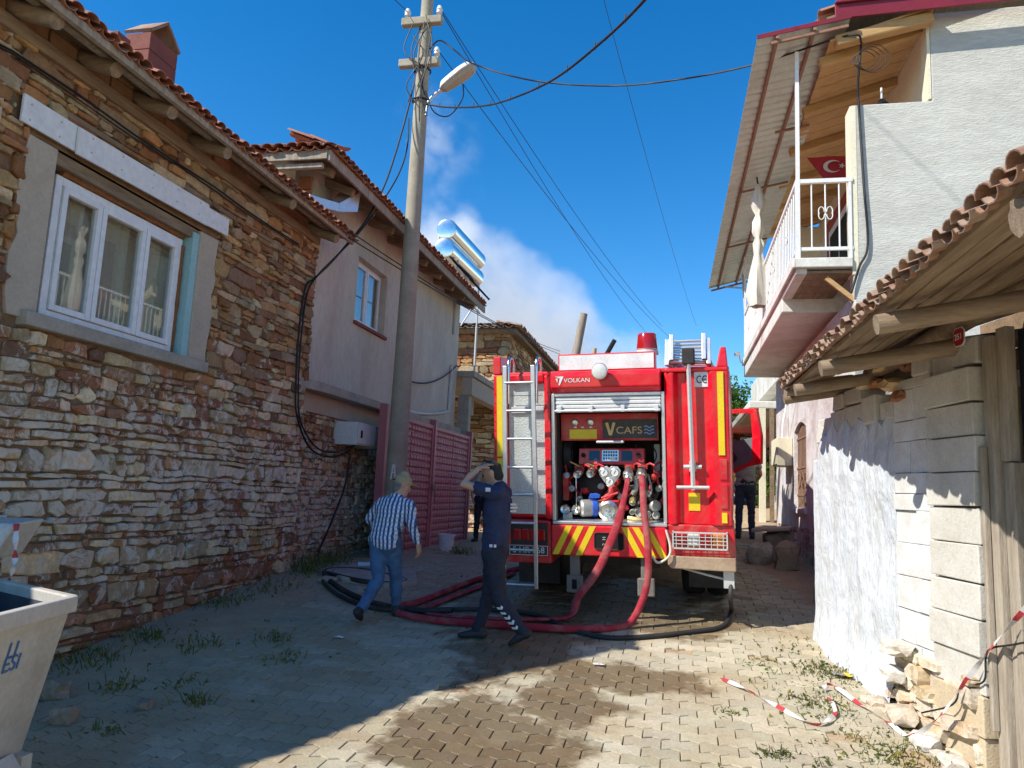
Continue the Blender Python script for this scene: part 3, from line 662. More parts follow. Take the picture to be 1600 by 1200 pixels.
# lime plaster skin, bulging and flared at the foot
b = MB(); nu, nv = 70, 90; g0 = {}
for j in range(nv+1):
    for i in range(nu+1):
        u = 1.17+1.60*i/nu; t = j/nv; top = 2.33+.10*math.sin(i*.55)*.5+.06*mnoise.noise(V((i*.3, 0, 4)))-.28*sstep(2.35, 2.77, u)
        p0 = W(u, 0, 0); bot = gz(p0.x-.15, p0.y)-.06; z = bot+(top-bot)*t
        n = .03+(.035*mnoise.noise(V((u*1.6, z*1.3, 0)))+.018*mnoise.noise(V((u*6, z*4, 1)))+.008*mnoise.noise(V((u*17, z*13, 1))))*(1-.7*sstep(2.4, 2.75, u))+.11*(1-sstep(0, .5, z-bot))**1.5*(1-.7*sstep(2.2, 2.7, u))
        if u < 1.45: n -= .02*(1-sstep(1.17, 1.45, u))*8*.1
        if t == 1: n = -.02
        if i == nu: n = -.1
        b.v.append(tuple(W(u, n, z)))
b.c = [(1, 1, 1)]*len(b.v)
b.f = [(j*(nu+1)+i, j*(nu+1)+i+1, (j+1)*(nu+1)+i+1, (j+1)*(nu+1)+i) for j in range(nv) for i in range(nu)]; b.m = [0]*len(b.f)
obj('lime_plaster', b, M_LIME, SD, smooth=60)
obj('corner_plaster', wbox(MB(), 2.60, 2.79, -.32, -.06, -.1, 2.3, .012), M_LIME, SD, bev=.02)
rubble(core, W(0, -.02, 0), tuple(-DU), -1.22, -.1, -.05, .62, [(.62, .58, .5), (.55, .45, .32), (.68, .66, .6), (.48, .36, .24)], mt=stone_mat('limed_foot_stone', .6, 1.3), nind=120, rows=(.07, .2), wid=(.14, .36), prot=(.06, .16))
for i, (u, n, z, s) in enumerate(((1.0, .14, .62, (.14, .2, .1)), (.8, .2, .22, (.13, .2, .12)), (.5, .22, .14, (.12, .17, .11)), (.25, .2, .1, (.12, .18, .1)), (1.15, .22, .2, (.12, .16, .1)), (1.1, .12, .42, (.12, .2, .12)))):
    rock('foot_stone', W(u, n, z), (s[0]*1.1, s[1]*1.15, s[2]*.75), M_STONE2, SD, i+20, ((.66, .63, .57), (.60, .52, .42), (.7, .69, .66))[i % 3])
# posts, boards, door, number plate
obj('post', wbox(MB(), -.06, .03, -.08, .035, .1, 2.68, .004), M_WOODG, SD, bev=.008)
obj('post', wbox(MB(), .0, .035, .037, .075, .35, 2.0, .003), M_WOODG, SD, bev=.006)
obj('board', wbox(MB(), -.15, -.065, -.06, .0, 1.91, 2.72, .004), M_WOODG, SD, bev=.005)
obj('board', wbox(MB(), -.125, -.065, -.06, -.005, .0, 1.9, .004), M_WOODG, SD, bev=.005)
obj('board', wbox(MB(), -.19, -.13, -.06, .005, .0, 1.9, .004), M_WOODG, SD, bev=.005)
dr = obj('door', wbox(MB(), -1.25, -.13, -.14, -.09, .05, 2.7), mat('dark_blue_door', (.03, .035, .05), (.022, .025, .035), 4, .45, .1, 40), SD, bev=.004)
for z0, z1 in ((.2, 1.0), (1.1, 1.8), (1.9, 2.5)): obj('panel', wbox(MB(), -1.1, -.32, -.088, -.07, z0, z1), MATS['dark_blue_door'], dr, bev=.01)
M_RED = mat('sign_red', (.42, .02, .03), (.34, .02, .03), 5, .4)
M_SIGNW = mat('sign_white', (.85, .84, .80), None, 5, .5)
NP = thing('number_plate', 'small red enamel house number plate with white rim on a shed post', 'number plate', W(.16, .1, 2.72))
PM = Matrix.Identity(4)
for a, vv in enumerate((-DU, V((0, 0, 1)), DN)):
    for q in range(3): PM[q][a] = vv[q]
PM.translation = W(.16, .088, 2.71)
oct_ = lambda sx, sy, z: [PM @ V((x*sx, y*sy, z)) for x, y in ((-1, -.6), (-.6, -1), (.6, -1), (1, -.6), (1, .6), (.6, 1), (-.6, 1), (-1, .6))]
obj('rim', MB().prism(oct_(.062, .062, 0), DN*.006), M_SIGNW, NP); obj('face', MB().prism(oct_(.055, .055, .0065), DN*.002), M_RED, NP)
obj('number', text_mesh('251', .055, PM @ Matrix.Translation((0, 0, .0095)), .0008), M_SIGNW, NP)
# roof: logs across, boards along, tiles at the eave
def rz(x, y=7.4): return 2.60+(x-1.0)*.36-.015*(7.4-y)
for yy, x1, r_ in ((2.45, 3.4, .06), (3.94, 3.4, .05), (5.35, 3.2, .055), (6.55, 3.0, .05), (7.28, 3.0, .045)):
    e = .98+rnd.uniform(-.03, .05)
    obj('log_rafter', MB().tube([(e, yy, rz(e, yy)-.04), (1.9, yy+rnd.uniform(-.03, .03), rz(1.25, yy)+.03), (x1, yy+rnd.uniform(-.05, .05), rz(1.9, yy))], [r_, r_*1.05, r_*1.15], 12, jit=.06), M_WOODX, SD, smooth=50)
for i, (x, wd) in enumerate(((1.045, .1), (1.17, .13), (1.33, .14), (1.5, .12), (1.68, .15), (1.9, .16), (2.15, .16))):
    a = 1.9+rnd.uniform(0, .1); c = 7.36+rnd.uniform(-.18, .08); mid = rnd.uniform(4, 5.5)
    for y0, y1 in ((a, mid-.01), (mid+.01, c)):
        obj('roof_board', MB().beam((x+rnd.uniform(-.02, .02), y0, rz(x, y0)+.045+rnd.uniform(-.01, .01)), (x+rnd.uniform(-.02, .02), y1, rz(x, y1)+.04+rnd.uniform(-.01, .01)), wd, .028, up=(-.34, 0, 1)), M_WOOD, SD, bev=.004)
rs = obj('roof', MB().prism([(1.02, 1.8, rz(1.02, 1.8)+.07), (3.6, 1.8, rz(3.6, 1.8)+.07), (3.6, 1.8, rz(3.6, 1.8)+.09), (1.02, 1.8, rz(1.02, 1.8)+.09)], (0, 5.58, .0837)), M_WOOD, SD)
tile_row(rs, (.99, 1.9, rz(.99, 1.9)+.06), (.99, 7.42, rz(.99)+.085), (1, 0, .36), 'old', 3, .118, .025, lift=.02, sc_=.57)
obj('wall_log', MB().tube(catmull([W(-.8, 0, 2.93), W(.2, .03, 2.83), W(.9, .02, 2.75), W(1.6, .0, 2.70)], 5), [.07]*15+[.06], 12, jit=.05), M_WOODX, SD, smooth=50)
obj('log_stub', MB().tube([(.98, 7.15, 2.60), (1.45, 7.3, 2.66)], .035, 10, jit=.05).beam((1.1, 7.0, 2.66), (1.5, 6.9, 2.70), .1, .05), M_WOODX, SD, smooth=50)
bp = obj('clay_pot', MB().lathe([(0, 0), (.10, 0), (.15, .06), (.17, .14), (.14, .22), (.08, .25), (.07, .27)], zto((.3, -.5, .2), W(1.0, -.15, 2.78)), 20), M_TILE, smooth=50)
tag(bp, 'round clay pot tucked on the wall top under the shed roof', 'pot')
obj('back_wall', wbox(MB(), -3.4, 2.7, -1.75, -1.6, -.2, 3.42), M_MUD, SD)
obj('end_wall', wbox(MB(), 2.55, 2.73, -1.7, -.3, -.1, 3.2), M_AAC, SD)
obj('front_wall', wbox(MB(), -3.4, -1.27, -.3, -.02, -.2, 2.9), M_AAC, SD)

# ------------------------------------------------------------------ white balcony house (right)
M_WALLW = mat('house_white_render', (.60, .59, .52), (.52, .51, .45), 1.5, .92, .8, 30, co='pos', scale=(.6, .6, 2.2), dirt=(.43, .42, .37), dfac=.45, ds=1.6, bdist=.015)
M_CREAM = mat('cream_paint', (.76, .70, .52), (.70, .64, .46), 3, .85, .1, 50, co='pos')
M_WLOW = mat('old_limewashed_wall', (.74, .71, .69), (.62, .56, .53), 2.2, .93, .8, 16, co='pos', dirt=(.45, .34, .29), dfac=.6, ds=2.2, bdist=.02)
M_SLAB = mat('white_slab', (.74, .72, .65), (.66, .64, .57), 2.5, .9, .3, 40, co='pos', dirt=(.40, .36, .29), dfac=.45, ds=1.6)
M_CORR = mat('corrugated_sheet', (.50, .53, .47), (.43, .46, .41), 3, .45, .05, 30, co='pos', metal=.3, dirt=(.36, .31, .25), dfac=.2)
M_RUST = mat('rusty_steel', (.30, .17, .11), (.22, .12, .08), 6, .75, .2, 40)
M_BURG = mat('burgundy_sheet', (.22, .025, .035), (.18, .02, .03), 4, .35)
M_RAIL = mat('white_rail_paint', (.78, .77, .73), (.70, .69, .65), 4, .45)
HR = thing('balcony_house', 'white two-storey house with railed balcony under a corrugated canopy', 'house', (2.5, 10, .5))
XW, YN, YF = 1.9, 8.6, 15.1
b = MB().prism([(XW, YN, -.1), (6.5, YN, -.1), (6.5, YN, 7.15), (2.74, YN, 7.15), (2.74, YN, 6.1), (XW, YN, 6.1)], (0, .22, 0))
obj('end_wall', b, M_WALLW, HR, bev=.015)
obj('cream_edge', MB().box(XW-.012, XW+.05, YN-.004, YN+.235, 4.12, 6.085).box(2.705, 2.737, YN-.003, YN+.21, 6.12, 7.1), M_CREAM, HR)
ly0, ly1, lz0, lz1 = 11.78, 12.9, 1.55, 2.75
b = MB()
for y0, y1, z0, z1 in ((YN+.23, ly0, -.1, 3.9), (ly1, YF, -.1, 3.9), (ly0, ly1, -.1, lz0), (ly0, ly1, lz1+.12, 3.9)): b.box(XW, XW+.4, y0, y1, z0, z1)
n = 10
arc = [(XW+.002, ly0+(ly1-ly0)*i/n, lz1+.115*math.sin(math.pi*i/n)) for i in range(n+1)]
b.prism(arc+[(XW+.002, ly1, lz1+.13), (XW+.002, ly0, lz1+.13)], (.39, 0, 0))
lwR = obj('street_wall', b, M_WLOW, HR)
rubble(lwR, (XW, 0, 0), (0, -1, 0), -YF, -YN-.25, .3, 1.25, [(.40, .28, .24), (.5, .4, .35), (.34, .22, .19), (.58, .52, .48)], mt=stone_mat('pink_stone', .5, 2.0), nind=120, rows=(.08, .2), wid=(.15, .45), prot=(-.02, .02))
b = MB()
for i in range(9):
    yy = ly0+.07+i*(ly1-ly0-.14)/8; b.tube([(XW+.05, yy, lz0), (XW+.05, yy, lz1+.1)], .009, 6)
for zz in (lz0+.2, lz0+.62, lz1-.12): b.beam((XW+.04, ly0, zz), (XW+.04, ly1, zz), .008, .03)
for yy in (12.05, 12.35, 12.65):
    b.tube([(XW+.035, yy+.11*math.cos(t*.5), lz0+.42+.11*math.sin(t*.5)) for t in range(13)], .008, 5)
obj('window_grille', b, M_RUST, HR, smooth=50)
wl = obj('window', MB().box(XW+.22, XW+.26, ly0, ly0+.06, lz0, lz1+.1).box(XW+.22, XW+.26, ly1-.06, ly1, lz0, lz1+.1).box(XW+.22, XW+.26, 12.3, 12.38, lz0, lz1+.1).box(XW+.22, XW+.26, ly0, ly1, lz0, lz0+.06), M_WOODG, HR)
obj('pane', MB().box(XW+.237, XW+.241, ly0+.06, ly1-.06, lz0+.06, lz1+.1), M_PANE, wl)
obj('window_sill', MB().box(XW-.05, XW+.3, ly0-.06, ly1+.06, lz0-.09, lz0-.004), M_WLOW, HR, bev=.015)
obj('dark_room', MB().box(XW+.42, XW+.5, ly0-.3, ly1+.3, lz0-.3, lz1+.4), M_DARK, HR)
# balcony
obj('balcony_slab', MB().box(1.30, 2.9, 9.75, YF-.1, 3.98, 4.28).box(1.30, 1.42, YN+.02, 9.75, 4.14, 4.28), M_SLAB, HR, bev=.015)
for i in range(6):
    y0 = YN+.03+i*.285; obj('soffit_board', MB().box(1.42, XW+.0, y0, y0+.272, 4.15, 4.18), M_WOOD, HR, bev=.005)
obj('balcony_floor', MB().box(1.42, 2.74, YN+.22, 9.75, 4.2, 4.275).box(1.42, XW-.015, YN, YN+.22, 4.2, 4.275), M_SLAB, HR)
obj('balcony_edge', MB().box(1.275, XW-.014, YN-.04, YN+.015, 4.2, 4.31).box(1.26, 1.298, YN-.04, YF-.1, 4.2, 4.31), M_SLAB, HR, bev=.01)
obj('wood_brace', MB().beam((1.62, 8.66, 4.10), (1.93, 8.66, 3.83), .05, .05), M_WOODN, HR)
rl = obj('railing', MB().beam((1.32, YN, 5.21), (1.32, YF-.15, 5.21), .045, .045).beam((1.32, YN, 5.21), (XW, YN, 5.21), .045, .045).beam((1.32, YN, 4.42), (1.32, YF-.15, 4.42), .03, .035).beam((1.32, YN, 4.42), (XW, YN, 4.42), .03, .035).box(1.295, 1.345, YN-.025, YN+.025, 4.28, 5.23).box(1.295, 1.345, YF-.2, YF-.15, 4.28, 5.23).box(XW-.045, XW-.014, YN-.02, YN+.02, 4.3, 5.21), M_RAIL, HR)
for i in range(47): obj('baluster', MB().tube([(1.32, YN+.13+i*.134, 4.42), (1.32, YN+.13+i*.134, 5.2)], .0085, 6), M_RAIL, rl)
for i in range(3): obj('baluster', MB().tube([(1.47+i*.145, YN, 4.42), (1.47+i*.145, YN, 5.2)], .0085, 6), M_RAIL, rl)
def scroll(parent, ctr, ax):
    b = MB(); ax = V(ax)
    for sx in (-1, 1):
        for sz in (-1, 1):
            b.tube([V(ctr)+ax*(sx*(.012+.05*(1-math.cos(t*.42))*.62))+V((0, 0, sz*(.015+.055*math.sin(t*.42)+.004*t*.2))) for t in range(10)], .006, 5)
    obj('scroll', b, M_RAIL, parent, smooth=50)
scroll(rl, (1.615, YN-.01, 4.83), (1, 0, 0))
for yy in (9.4, 10.6, 11.8, 13.0, 14.2): scroll(rl, (1.31, yy, 4.83), (0, 1, 0))
obj('canopy_post', MB().box(1.305, 1.345, YN-.02, YN+.02, 5.2, 6.79), M_RAIL, HR)
obj('canopy_post', MB().box(1.29, 1.33, YF-.22, YF-.18, 5.2, 6.35), M_RAIL, HR)
# loggia: inner wall, red door surround, soffit
obj('inner_wall', MB().box(2.745, 2.95, YN+.22, 18.2, 4.28, 7.1), M_CREAM, HR)
obj('inner_end_wall', MB().box(2.3, 2.745, 15.1, 15.3, 4.28, 7.0), M_CREAM, HR)
obj('door_surround', MB().box(2.70, 2.744, 11.9, 14.3, 4.29, 6.75), mat('brick_red_paint', (.36, .05, .03), (.30, .045, .03), 4, .7), HR, bev=.01)
dd = obj('door', MB().box(2.66, 2.70, 12.2, 13.9, 4.3, 6.45), M_WHITE, HR, bev=.01)
obj('door_glass', MB().box(2.65, 2.659, 12.35, 13.0, 4.5, 6.3).box(2.65, 2.659, 13.1, 13.75, 4.5, 6.3), M_DARK, dd)
for i in range(26):
    y0 = 8.42+i*.262; obj('soffit_board', MB().beam((1.66, y0+.13, 6.80), (2.76, y0+.13, 7.13), .25, .022), M_WOODN, HR, bev=.003)
for yy in (8.75, 9.9, 11.1, 12.3, 13.5, 14.7): obj('eave_rafter', MB().beam((1.60, yy, 6.715), (2.76, yy, 7.06), .1, .11), M_WOODN, HR, bev=.012)
obj('eave_log', MB().beam((1.72, 8.48, 6.80), (2.74, 8.50, 7.02), .13, .13), M_WOODN, HR, bev=.02)
obj('fascia', MB().beam((1.70, 8.36, 7.10), (6.6, 8.36, 7.24), .03, .17).beam((1.70, 8.34, 7.20), (6.6, 8.34, 7.34), .06, .025), M_BURG, HR, bev=.006)
rR = obj('roof', MB().prism([(1.62, 8.38, 7.0), (1.62, 8.38, 7.06), (6.6, 8.38, 8.6), (6.6, 8.38, 8.5)], (0, 7.5, 0)), M_WOOD, HR)
tile_row(rR, (1.60, 8.36, 7.09), (1.60, 15.8, 7.09), (1, 0, .31), 'new', 1, .2)
# corrugated canopy
cn, cf = V((.86, 8.32, 6.83)), V((.68, 16.5, 6.16)); inn, inf = V((1.86, 8.32, 7.0)), V((1.62, 16.5, 6.40))
b = MB(); n = 300
for i in range(n+1):
    t = i/n; dz = .012*math.sin(t*2*math.pi*52)
    for e in (0, .004):
        b.v += [tuple(cn.lerp(cf, t)+V((0, 0, dz+e))), tuple(inn.lerp(inf, t)+V((0, 0, dz+e)))]
b.c = [(1, 1, 1)]*len(b.v)
for i in range(n): b.f += [(4*i, 4*i+4, 4*i+5, 4*i+1), (4*i+2, 4*i+3, 4*i+7, 4*i+6), (4*i, 4*i+2, 4*i+6, 4*i+4), (4*i+1, 4*i+5, 4*i+7, 4*i+3)]
b.m = [0]*len(b.f)
cp = obj('canopy', b, M_CORR, HR, fix=False)
dn = V((0, 0, -.035)); L = lambda t, s: cn.lerp(cf, t).lerp(inn.lerp(inf, t), s)+dn
obj('canopy_purlin', MB().beam(L(0, .22), L(1, .22), .035, .035).beam(L(0, .62), L(1, .62), .035, .035), M_RUST, HR)
obj('canopy_bearer', MB().beam(L(.005, .15)+dn, L(.005, .98)+dn, .035, .035).beam(L(.995, .06)+dn, L(.995, .9)+dn, .035, .035).beam(L(.45, .2)+dn, L(.45, .95)+dn, .03, .03).beam(L(.72, .2)+dn, L(.72, .95)+dn, .03, .03).beam(L(.25, .5)+dn, L(.25, .95)+dn, .03, .03), M_RUST, HR)
obj('canopy_edge', MB().beam(L(0, .0)+V((0, .0, .05)), L(0, 1)+V((0, 0, .05)), .012, .05), M_BURG, HR)
obj('canopy_brace', MB().beam(L(.99, .35)+dn, (1.35, 15.0, 5.75), .04, .04).beam((1.32, 15.6, 6.22), (1.32, 15.0, 5.2), .035, .035), M_GREYMETAL, HR)
# curtain tied round its rope, flag, electric box, ceiling camera
M_CLOTH = mat('off_white_cloth', (.72, .68, .58), (.6, .56, .47), 6, .9, .4, 18, scale=(4, 4, .6))
b = MB(); prof = [(.02, 1.95), (.05, 1.86), (.10, 1.68), (.09, 1.56), (.04, 1.45), (.085, 1.32), (.09, 1.16), (.045, 1.08), (.08, .98), (.06, .82), (.12, .5), (.16, .2), (.12, 0)]
vs = []; fs = []; nk = 28
for q, (r_, z_) in enumerate(prof):
    for k in range(nk):
        t = 2*math.pi*k/nk; rr = r_*(1+.16*math.sin(5*t+q*.4)+.08*math.sin(9*t)); vs.append((1.22+rr*math.cos(t), 11.7+rr*math.sin(t), 4.55+z_))
for q in range(len(prof)-1):
    for k in range(nk): fs.append((q*nk+k, q*nk+(k+1) % nk, (q+1)*nk+(k+1) % nk, (q+1)*nk+k))
cz = thing('tied_curtain', 'off-white curtain bunched and tied, hanging outside the balcony railing', 'curtain', (1.22, 11.7, 4.55))
obj('cloth', b.add(vs, fs), M_CLOTH, cz, smooth=60); obj('rope', MB().tube([(1.22, 11.7, 6.48), (1.2, 11.7, 6.62)], .012, 6), M_CABLE, cz)
FG = thing('hanging_flag', 'red flag with white crescent and star hung under the balcony ceiling', 'flag', (2.0, 10.5, 6.0))
M_FLAG = mat('flag_red', (.40, .02, .025), (.34, .02, .02), 5, .8)
b = MB(); P4 = [V((1.74, 10.5, 6.36)), V((2.30, 10.5, 6.36)), V((2.32, 10.42, 5.96)), V((1.95, 10.46, 6.02))]
nx_ = 8; vs = []
for j in range(nx_+1):
    for i in range(nx_+1):
        u, v = i/nx_, j/nx_; p = P4[0].lerp(P4[1], u).lerp(P4[3].lerp(P4[2], u), v); vs.append(p+V((0, .012*math.sin(u*9+v*3), 0)))
b.add(vs, [(j*9+i, j*9+i+1, (j+1)*9+i+1, (j+1)*9+i) for j in range(8) for i in range(8)]); obj('cloth', b, M_FLAG, FG, smooth=60)
b = MB(); cc = V((2.06, 10.45, 6.19)); n = 24
outer = [cc+V((.12*math.cos(a), -.01, .09*math.sin(a))) for a in [math.radians(35+290*i/n) for i in range(n+1)]]
inner = [cc+V((.03+.095*math.cos(a), -.01, .072*math.sin(a))) for a in [math.radians(42+276*i/n) for i in range(n+1)]]
b.add(outer+inner, [(i, i+1, n+2+i, n+1+i) for i in range(n)])
st = [cc+V((.12+(.045 if i % 2 == 0 else .018)*math.cos(i*math.pi/5), -.012, (.045 if i % 2 == 0 else .018)*math.sin(i*math.pi/5))) for i in range(10)]
b.add(st+[cc+V((.12, -.012, 0))], [(i, (i+1) % 10, 10) for i in range(10)]); obj('emblem', b, mat('emblem_white', (.60, .50, .48), None, 5, .8), FG, fix=False)
EB = thing('electric_box', 'cream metal electric box on the far corner of the white house', 'electric box', (1.75, 13.4, 2.2))
obj('case', MB().box(1.66, 1.895, 13.05, 13.7, 2.22, 2.68), M_CREAM, EB, bev=.008); obj('lid', MB().box(1.64, 1.66, 13.07, 13.68, 2.24, 2.66), M_CREAM, EB, bev=.005)
obj('cable', MB().tube(catmull([(1.78, 13.4, 2.68), (1.80, 13.45, 2.95), (1.86, 13.5, 3.3), (1.86, 13.5, 3.9)], 5), .015, 6), M_WHITE, EB, smooth=50)
CM = thing('security_camera', 'small white security camera at the far end of the balcony slab', 'camera', (1.2, 14.8, 4.35))
obj('housing', MB().lathe([(0, 0), (.035, 0), (.04, .02), (.04, .12), (.03, .14), (0, .14)], zto((-.6, -.7, -.2), (1.2, 14.8, 4.40)), 14), M_WHITE, CM, smooth=40); obj('bracket', MB().tube([(1.2, 14.82, 4.38), (1.22, 14.84, 4.25), (1.3, 14.84, 4.22)], .012, 6), M_WHITE, CM)
pb = MB().tube([W(0, 0, 0)+V((.0, 0, 0)), W(0, 0, .1)], .01, 5)
LP = thing('gas_lamp', 'small dark oil lamp standing on the balcony end parapet', 'lamp', (2.25, 8.7, 6.1))
obj('base', MB().lathe([(0, 0), (.07, 0), (.08, .03), (.05, .07), (.025, .1), (0, .1)], Matrix.Translation((2.25, 8.7, 6.1)), 14), M_DARK, LP, smooth=40); obj('stem', MB().lathe([(.012, .1), (.012, .24), (0, .24)], Matrix.Translation((2.25, 8.7, 6.1)), 8), M_RAIL, LP)
# ------------------------------------------------------------------ fire engine
M_FRED = mat('fire_red_paint', (.72, .006, .022), (.66, .006, .02), 2, .32, .02, 8, coat=.25, spec=.35, dirt=(.48, .13, .09), dfac=.32, ds=3.2)
M_FREDD = mat('dusty_red_paint', (.60, .014, .026), (.50, .018, .025), 4, .45, .05, 20, dirt=(.42, .22, .15), dfac=.5, ds=3.5)
M_YEL = mat('reflective_yellow', (.82, .60, .02), (.75, .53, .02), 5, .4)
M_ALU = mat('aluminium', (.70, .70, .69), (.60, .60, .59), 5, .38, .05, 30, metal=.85)
M_SLAT = mat('shutter_slat', (.74, .74, .72), (.66, .66, .64), 5, .35, .02, 30, metal=.25)
M_BEIGE = mat('dusty_step', (.44, .33, .22), (.34, .23, .15), 5, .8, .3, 30, dirt=(.25, .13, .09), dfac=.5)
M_CHROME = mat('worn_chrome', (.68, .67, .63), (.55, .54, .5), 9, .28, .1, 30, metal=.9)
M_CAST = mat('cast_metal', (.50, .49, .45), (.40, .39, .35), 9, .5, .2, 40, metal=.5)
M_BLUE = mat('blue_collar', (.03, .11, .5), (.02, .08, .4), 5, .4)
M_BRASS = mat('brass', (.62, .47, .2), (.5, .36, .14), 6, .35, metal=.8)
M_LENSR = mat('red_lens', (.42, .01, .012), (.34, .01, .01), 8, .12, spec=.6)
M_LENSO = mat('orange_lens', (.75, .24, .02), None, 8, .15, spec=.6)
M_LENSW = mat('clear_lens', (.7, .68, .62), None, 8, .12, spec=.6)
M_DGREY = mat('dusty_dark_metal', (.22, .20, .17), (.15, .135, .115), 6, .7, .2, 30)
M_CHASSIS = mat('chassis_black', (.022, .02, .02), (.05, .042, .036), 5, .75, .2, 30)
M_SCREEN = mat('dead_screen', (.02, .03, .045), None, 3, .1, spec=.6)
M_DIAL = mat('dial_face', (.8, .8, .76), None, 3, .4)
M_NET = mat('mesh_plate', (.06, .055, .05), (.09, .085, .08), 40, .6, .6, 120)
M_GOLD = mat('gold_letter', (.62, .42, .18), None, 8, .4, metal=.4)
M_LBLUE = mat('wave_blue', (.30, .45, .75), None, 5, .4)
def tread_mat():
    mt, t, b = new_mat('tread_plate'); c = coords(t, 'obj'); b.inputs['Metallic'].default_value = .35; b.inputs['Roughness'].default_value = .42
    n1 = noise(t, c, 3, 6, .7); t.links.new(mixc(t, ramp(t, n1, ((.35, 0.), (.65, 1.))), (.60, .62, .58), (.50, .52, .48)), b.inputs['Base Color'])
    vo = N(t, 'TexVoronoi', feature='DISTANCE_TO_EDGE'); vo.inputs['Scale'].default_value = 32; t.links.new(c, vo.inputs['Vector'])
    bump(t, b, ramp(t, vo.outputs['Distance'], ((.05, 0.), (.22, 1.))), .35, .004); return mt
M_TREAD = tread_mat()
TM = Matrix(((0.99639, 0.07691, -0.03593, -0.58643), (-0.08017, 0.99172, -0.10029, 7.99357), (0.02792, 0.10281, 0.99431, 0.36903), (0, 0, 0, 1)))
FT = thing('fire_engine', 'red fire engine seen from behind with open pump bay and rear ladder', 'fire engine', M=TM)
def T(name, b, mt, parent=None, **k): return obj(name, b, mt, parent or FT, local=True, **k)
YB = 3.5
# body shell: side columns, roof, floor, header, inner bay
body = T('body', MB().box(-1.25, -1.10, .0, YB, .98, 2.52).box(-.69, -.605, 0, .9, .98, 2.50).box(-1.10, -.69, .10, .9, .98, 2.42).box(-1.10, -.69, -.0, YB, 2.42, 2.52)
         .box(.56, 1.20, .06, YB, .98, 2.50).box(-1.25, 1.2, .9, YB, .95, 2.49), M_FRED, bev=.02)
T('roof', MB().box(-1.25, 1.2, .03, YB, 2.495, 2.54), M_FRED, bev=.015)
T('header', MB().prism([(-.60, -.01, 2.30), (-.60, -.075, 2.36), (-.60, -.075, 2.49), (-.60, -.03, 2.53), (-.60, .3, 2.53), (-.60, .3, 2.30)], (1.135, 0, 0)), M_FRED, bev=.012)
T('corner_column', MB().prism([(.565, 0, .97), (.62, -.045, .97), (.66, -.045, .97), (.70, .02, .97), (.78, .02, .97), (.80, -.02, .97), (.98, -.02, .97), (1.04, -.06, .97), (1.19, -.05, .97), (1.205, .08, .97), (.565, .08, .97)], (0, 0, 1.52)), M_FRED, bev=.012)
T('column_cap', MB().box(.58, 1.19, -.05, .1, 2.49, 2.53), M_FRED, bev=.012)
T('corner_fin', MB().prism([(1.08, -.04, 2.53), (1.19, -.03, 2.53), (1.175, .0, 2.73), (1.12, .0, 2.73)], (0, .45, 0)), M_FRED, bev=.012)
T('corner_fin', MB().box(-1.25, -1.165, -.0, .4, 2.52, 2.715), M_FRED, bev=.01)
T('tread_panel', MB().box(-1.095, -.695, .06, .095, 1.03, 2.415), M_TREAD)
T('panel_strap', MB().box(-1.06, -.70, .035, .058, 2.10, 2.17), M_GREYMETAL, bev=.004)
for q in ((-1.21, -1.145, -.004, .001, 1.05, 1.62), (-1.21, -1.145, -.004, .001, 1.64, 2.50), (1.085, 1.145, -.066, -.058, 1.66, 2.48), (1.10, 1.15, -.066, -.058, 1.0, 1.10)): T('reflective_stripe', MB().box(*q), M_YEL)
for z0, z1 in ((1.14, 1.38), (1.42, 1.62)): T('red_reflector', MB().box(1.09, 1.16, -.068, -.056, z0, z1), M_FREDD, bev=.004)
T('warning_sticker', MB().box(.785, .895, -.026, -.021, 1.11, 1.285), M_YEL)
T('ce_plate', MB().box(.865, 1.012, -.03, -.021, 2.335, 2.485), M_SIGNW)
def rearM(s, y, z): return Matrix.Translation((s, y, z)) @ Matrix.Rotation(math.pi/2, 4, 'X')
b = MB()
for cx, mid in ((.917, False), (.972, True)):
    pts = [(cx+.026*math.cos(a), -.033, 2.41+.034*math.sin(a)) for a in [math.radians(55+250*i/12) for i in range(13)]]
    b.flat(pts, .009, .003, up=(0, 1, 0))
    if mid: b.box(cx-.022, cx+.008, -.0345, -.031, 2.406, 2.414)
T('ce_mark', b, M_DARK)
# telescopic grey arm with cross bars
T('ladder_release_arm', MB().beam((.815, -.10, 2.62), (.835, -.09, 1.35), .045, .03), M_GREYMETAL, bev=.004)
T('arm_hinge', MB().box(.755, .875, -.13, .02, 2.56, 2.72), M_CHASSIS, bev=.01)
T('arm_grip', MB().tube([(.675, -.10, 1.345), (.99, -.10, 1.345)], .018, 10), M_GREYMETAL, smooth=50)
T('arm_bracket', MB().tube([(.745, -.06, 1.545), (.92, -.06, 1.545)], .02, 8).box(.80, .865, -.075, -.02, 1.50, 1.60).box(.82, .85, -.11, -.02, 1.32, 1.36), M_GREYMETAL)
# roof sign, lamp, beacon, roof ladder
T('sign_frame', MB().box(-.535, .48, .03, .16, 2.53, 2.715), M_FRED, bev=.008); T('sign_face', MB().box(-.52, .465, .024, .03, 2.548, 2.70), M_SIGNW)
T('work_lamp', MB().lathe([(0, .015), (.078, .01), (.085, -.0), (.085, -.03), (.05, -.085), (0, -.09)], zto((0, -1, .1), (-.063, -.16, 2.515)), 22), M_CHROME, smooth=40)
T('lamp_lens', MB().lathe([(.074, .013), (.05, .022), (0, .026)], zto((0, -1, .1), (-.063, -.163, 2.516)), 22), M_LENSW, smooth=60)
T('lamp_bracket', MB().box(-.08, -.046, -.13, .05, 2.49, 2.53), M_CHASSIS)
T('beacon_base', MB().lathe([(.12, 0), (.12, .03), (.11, .05), (.115, .065)], Matrix.Translation((.365, .35, 2.705)), 24), M_GREYMETAL, smooth=40)
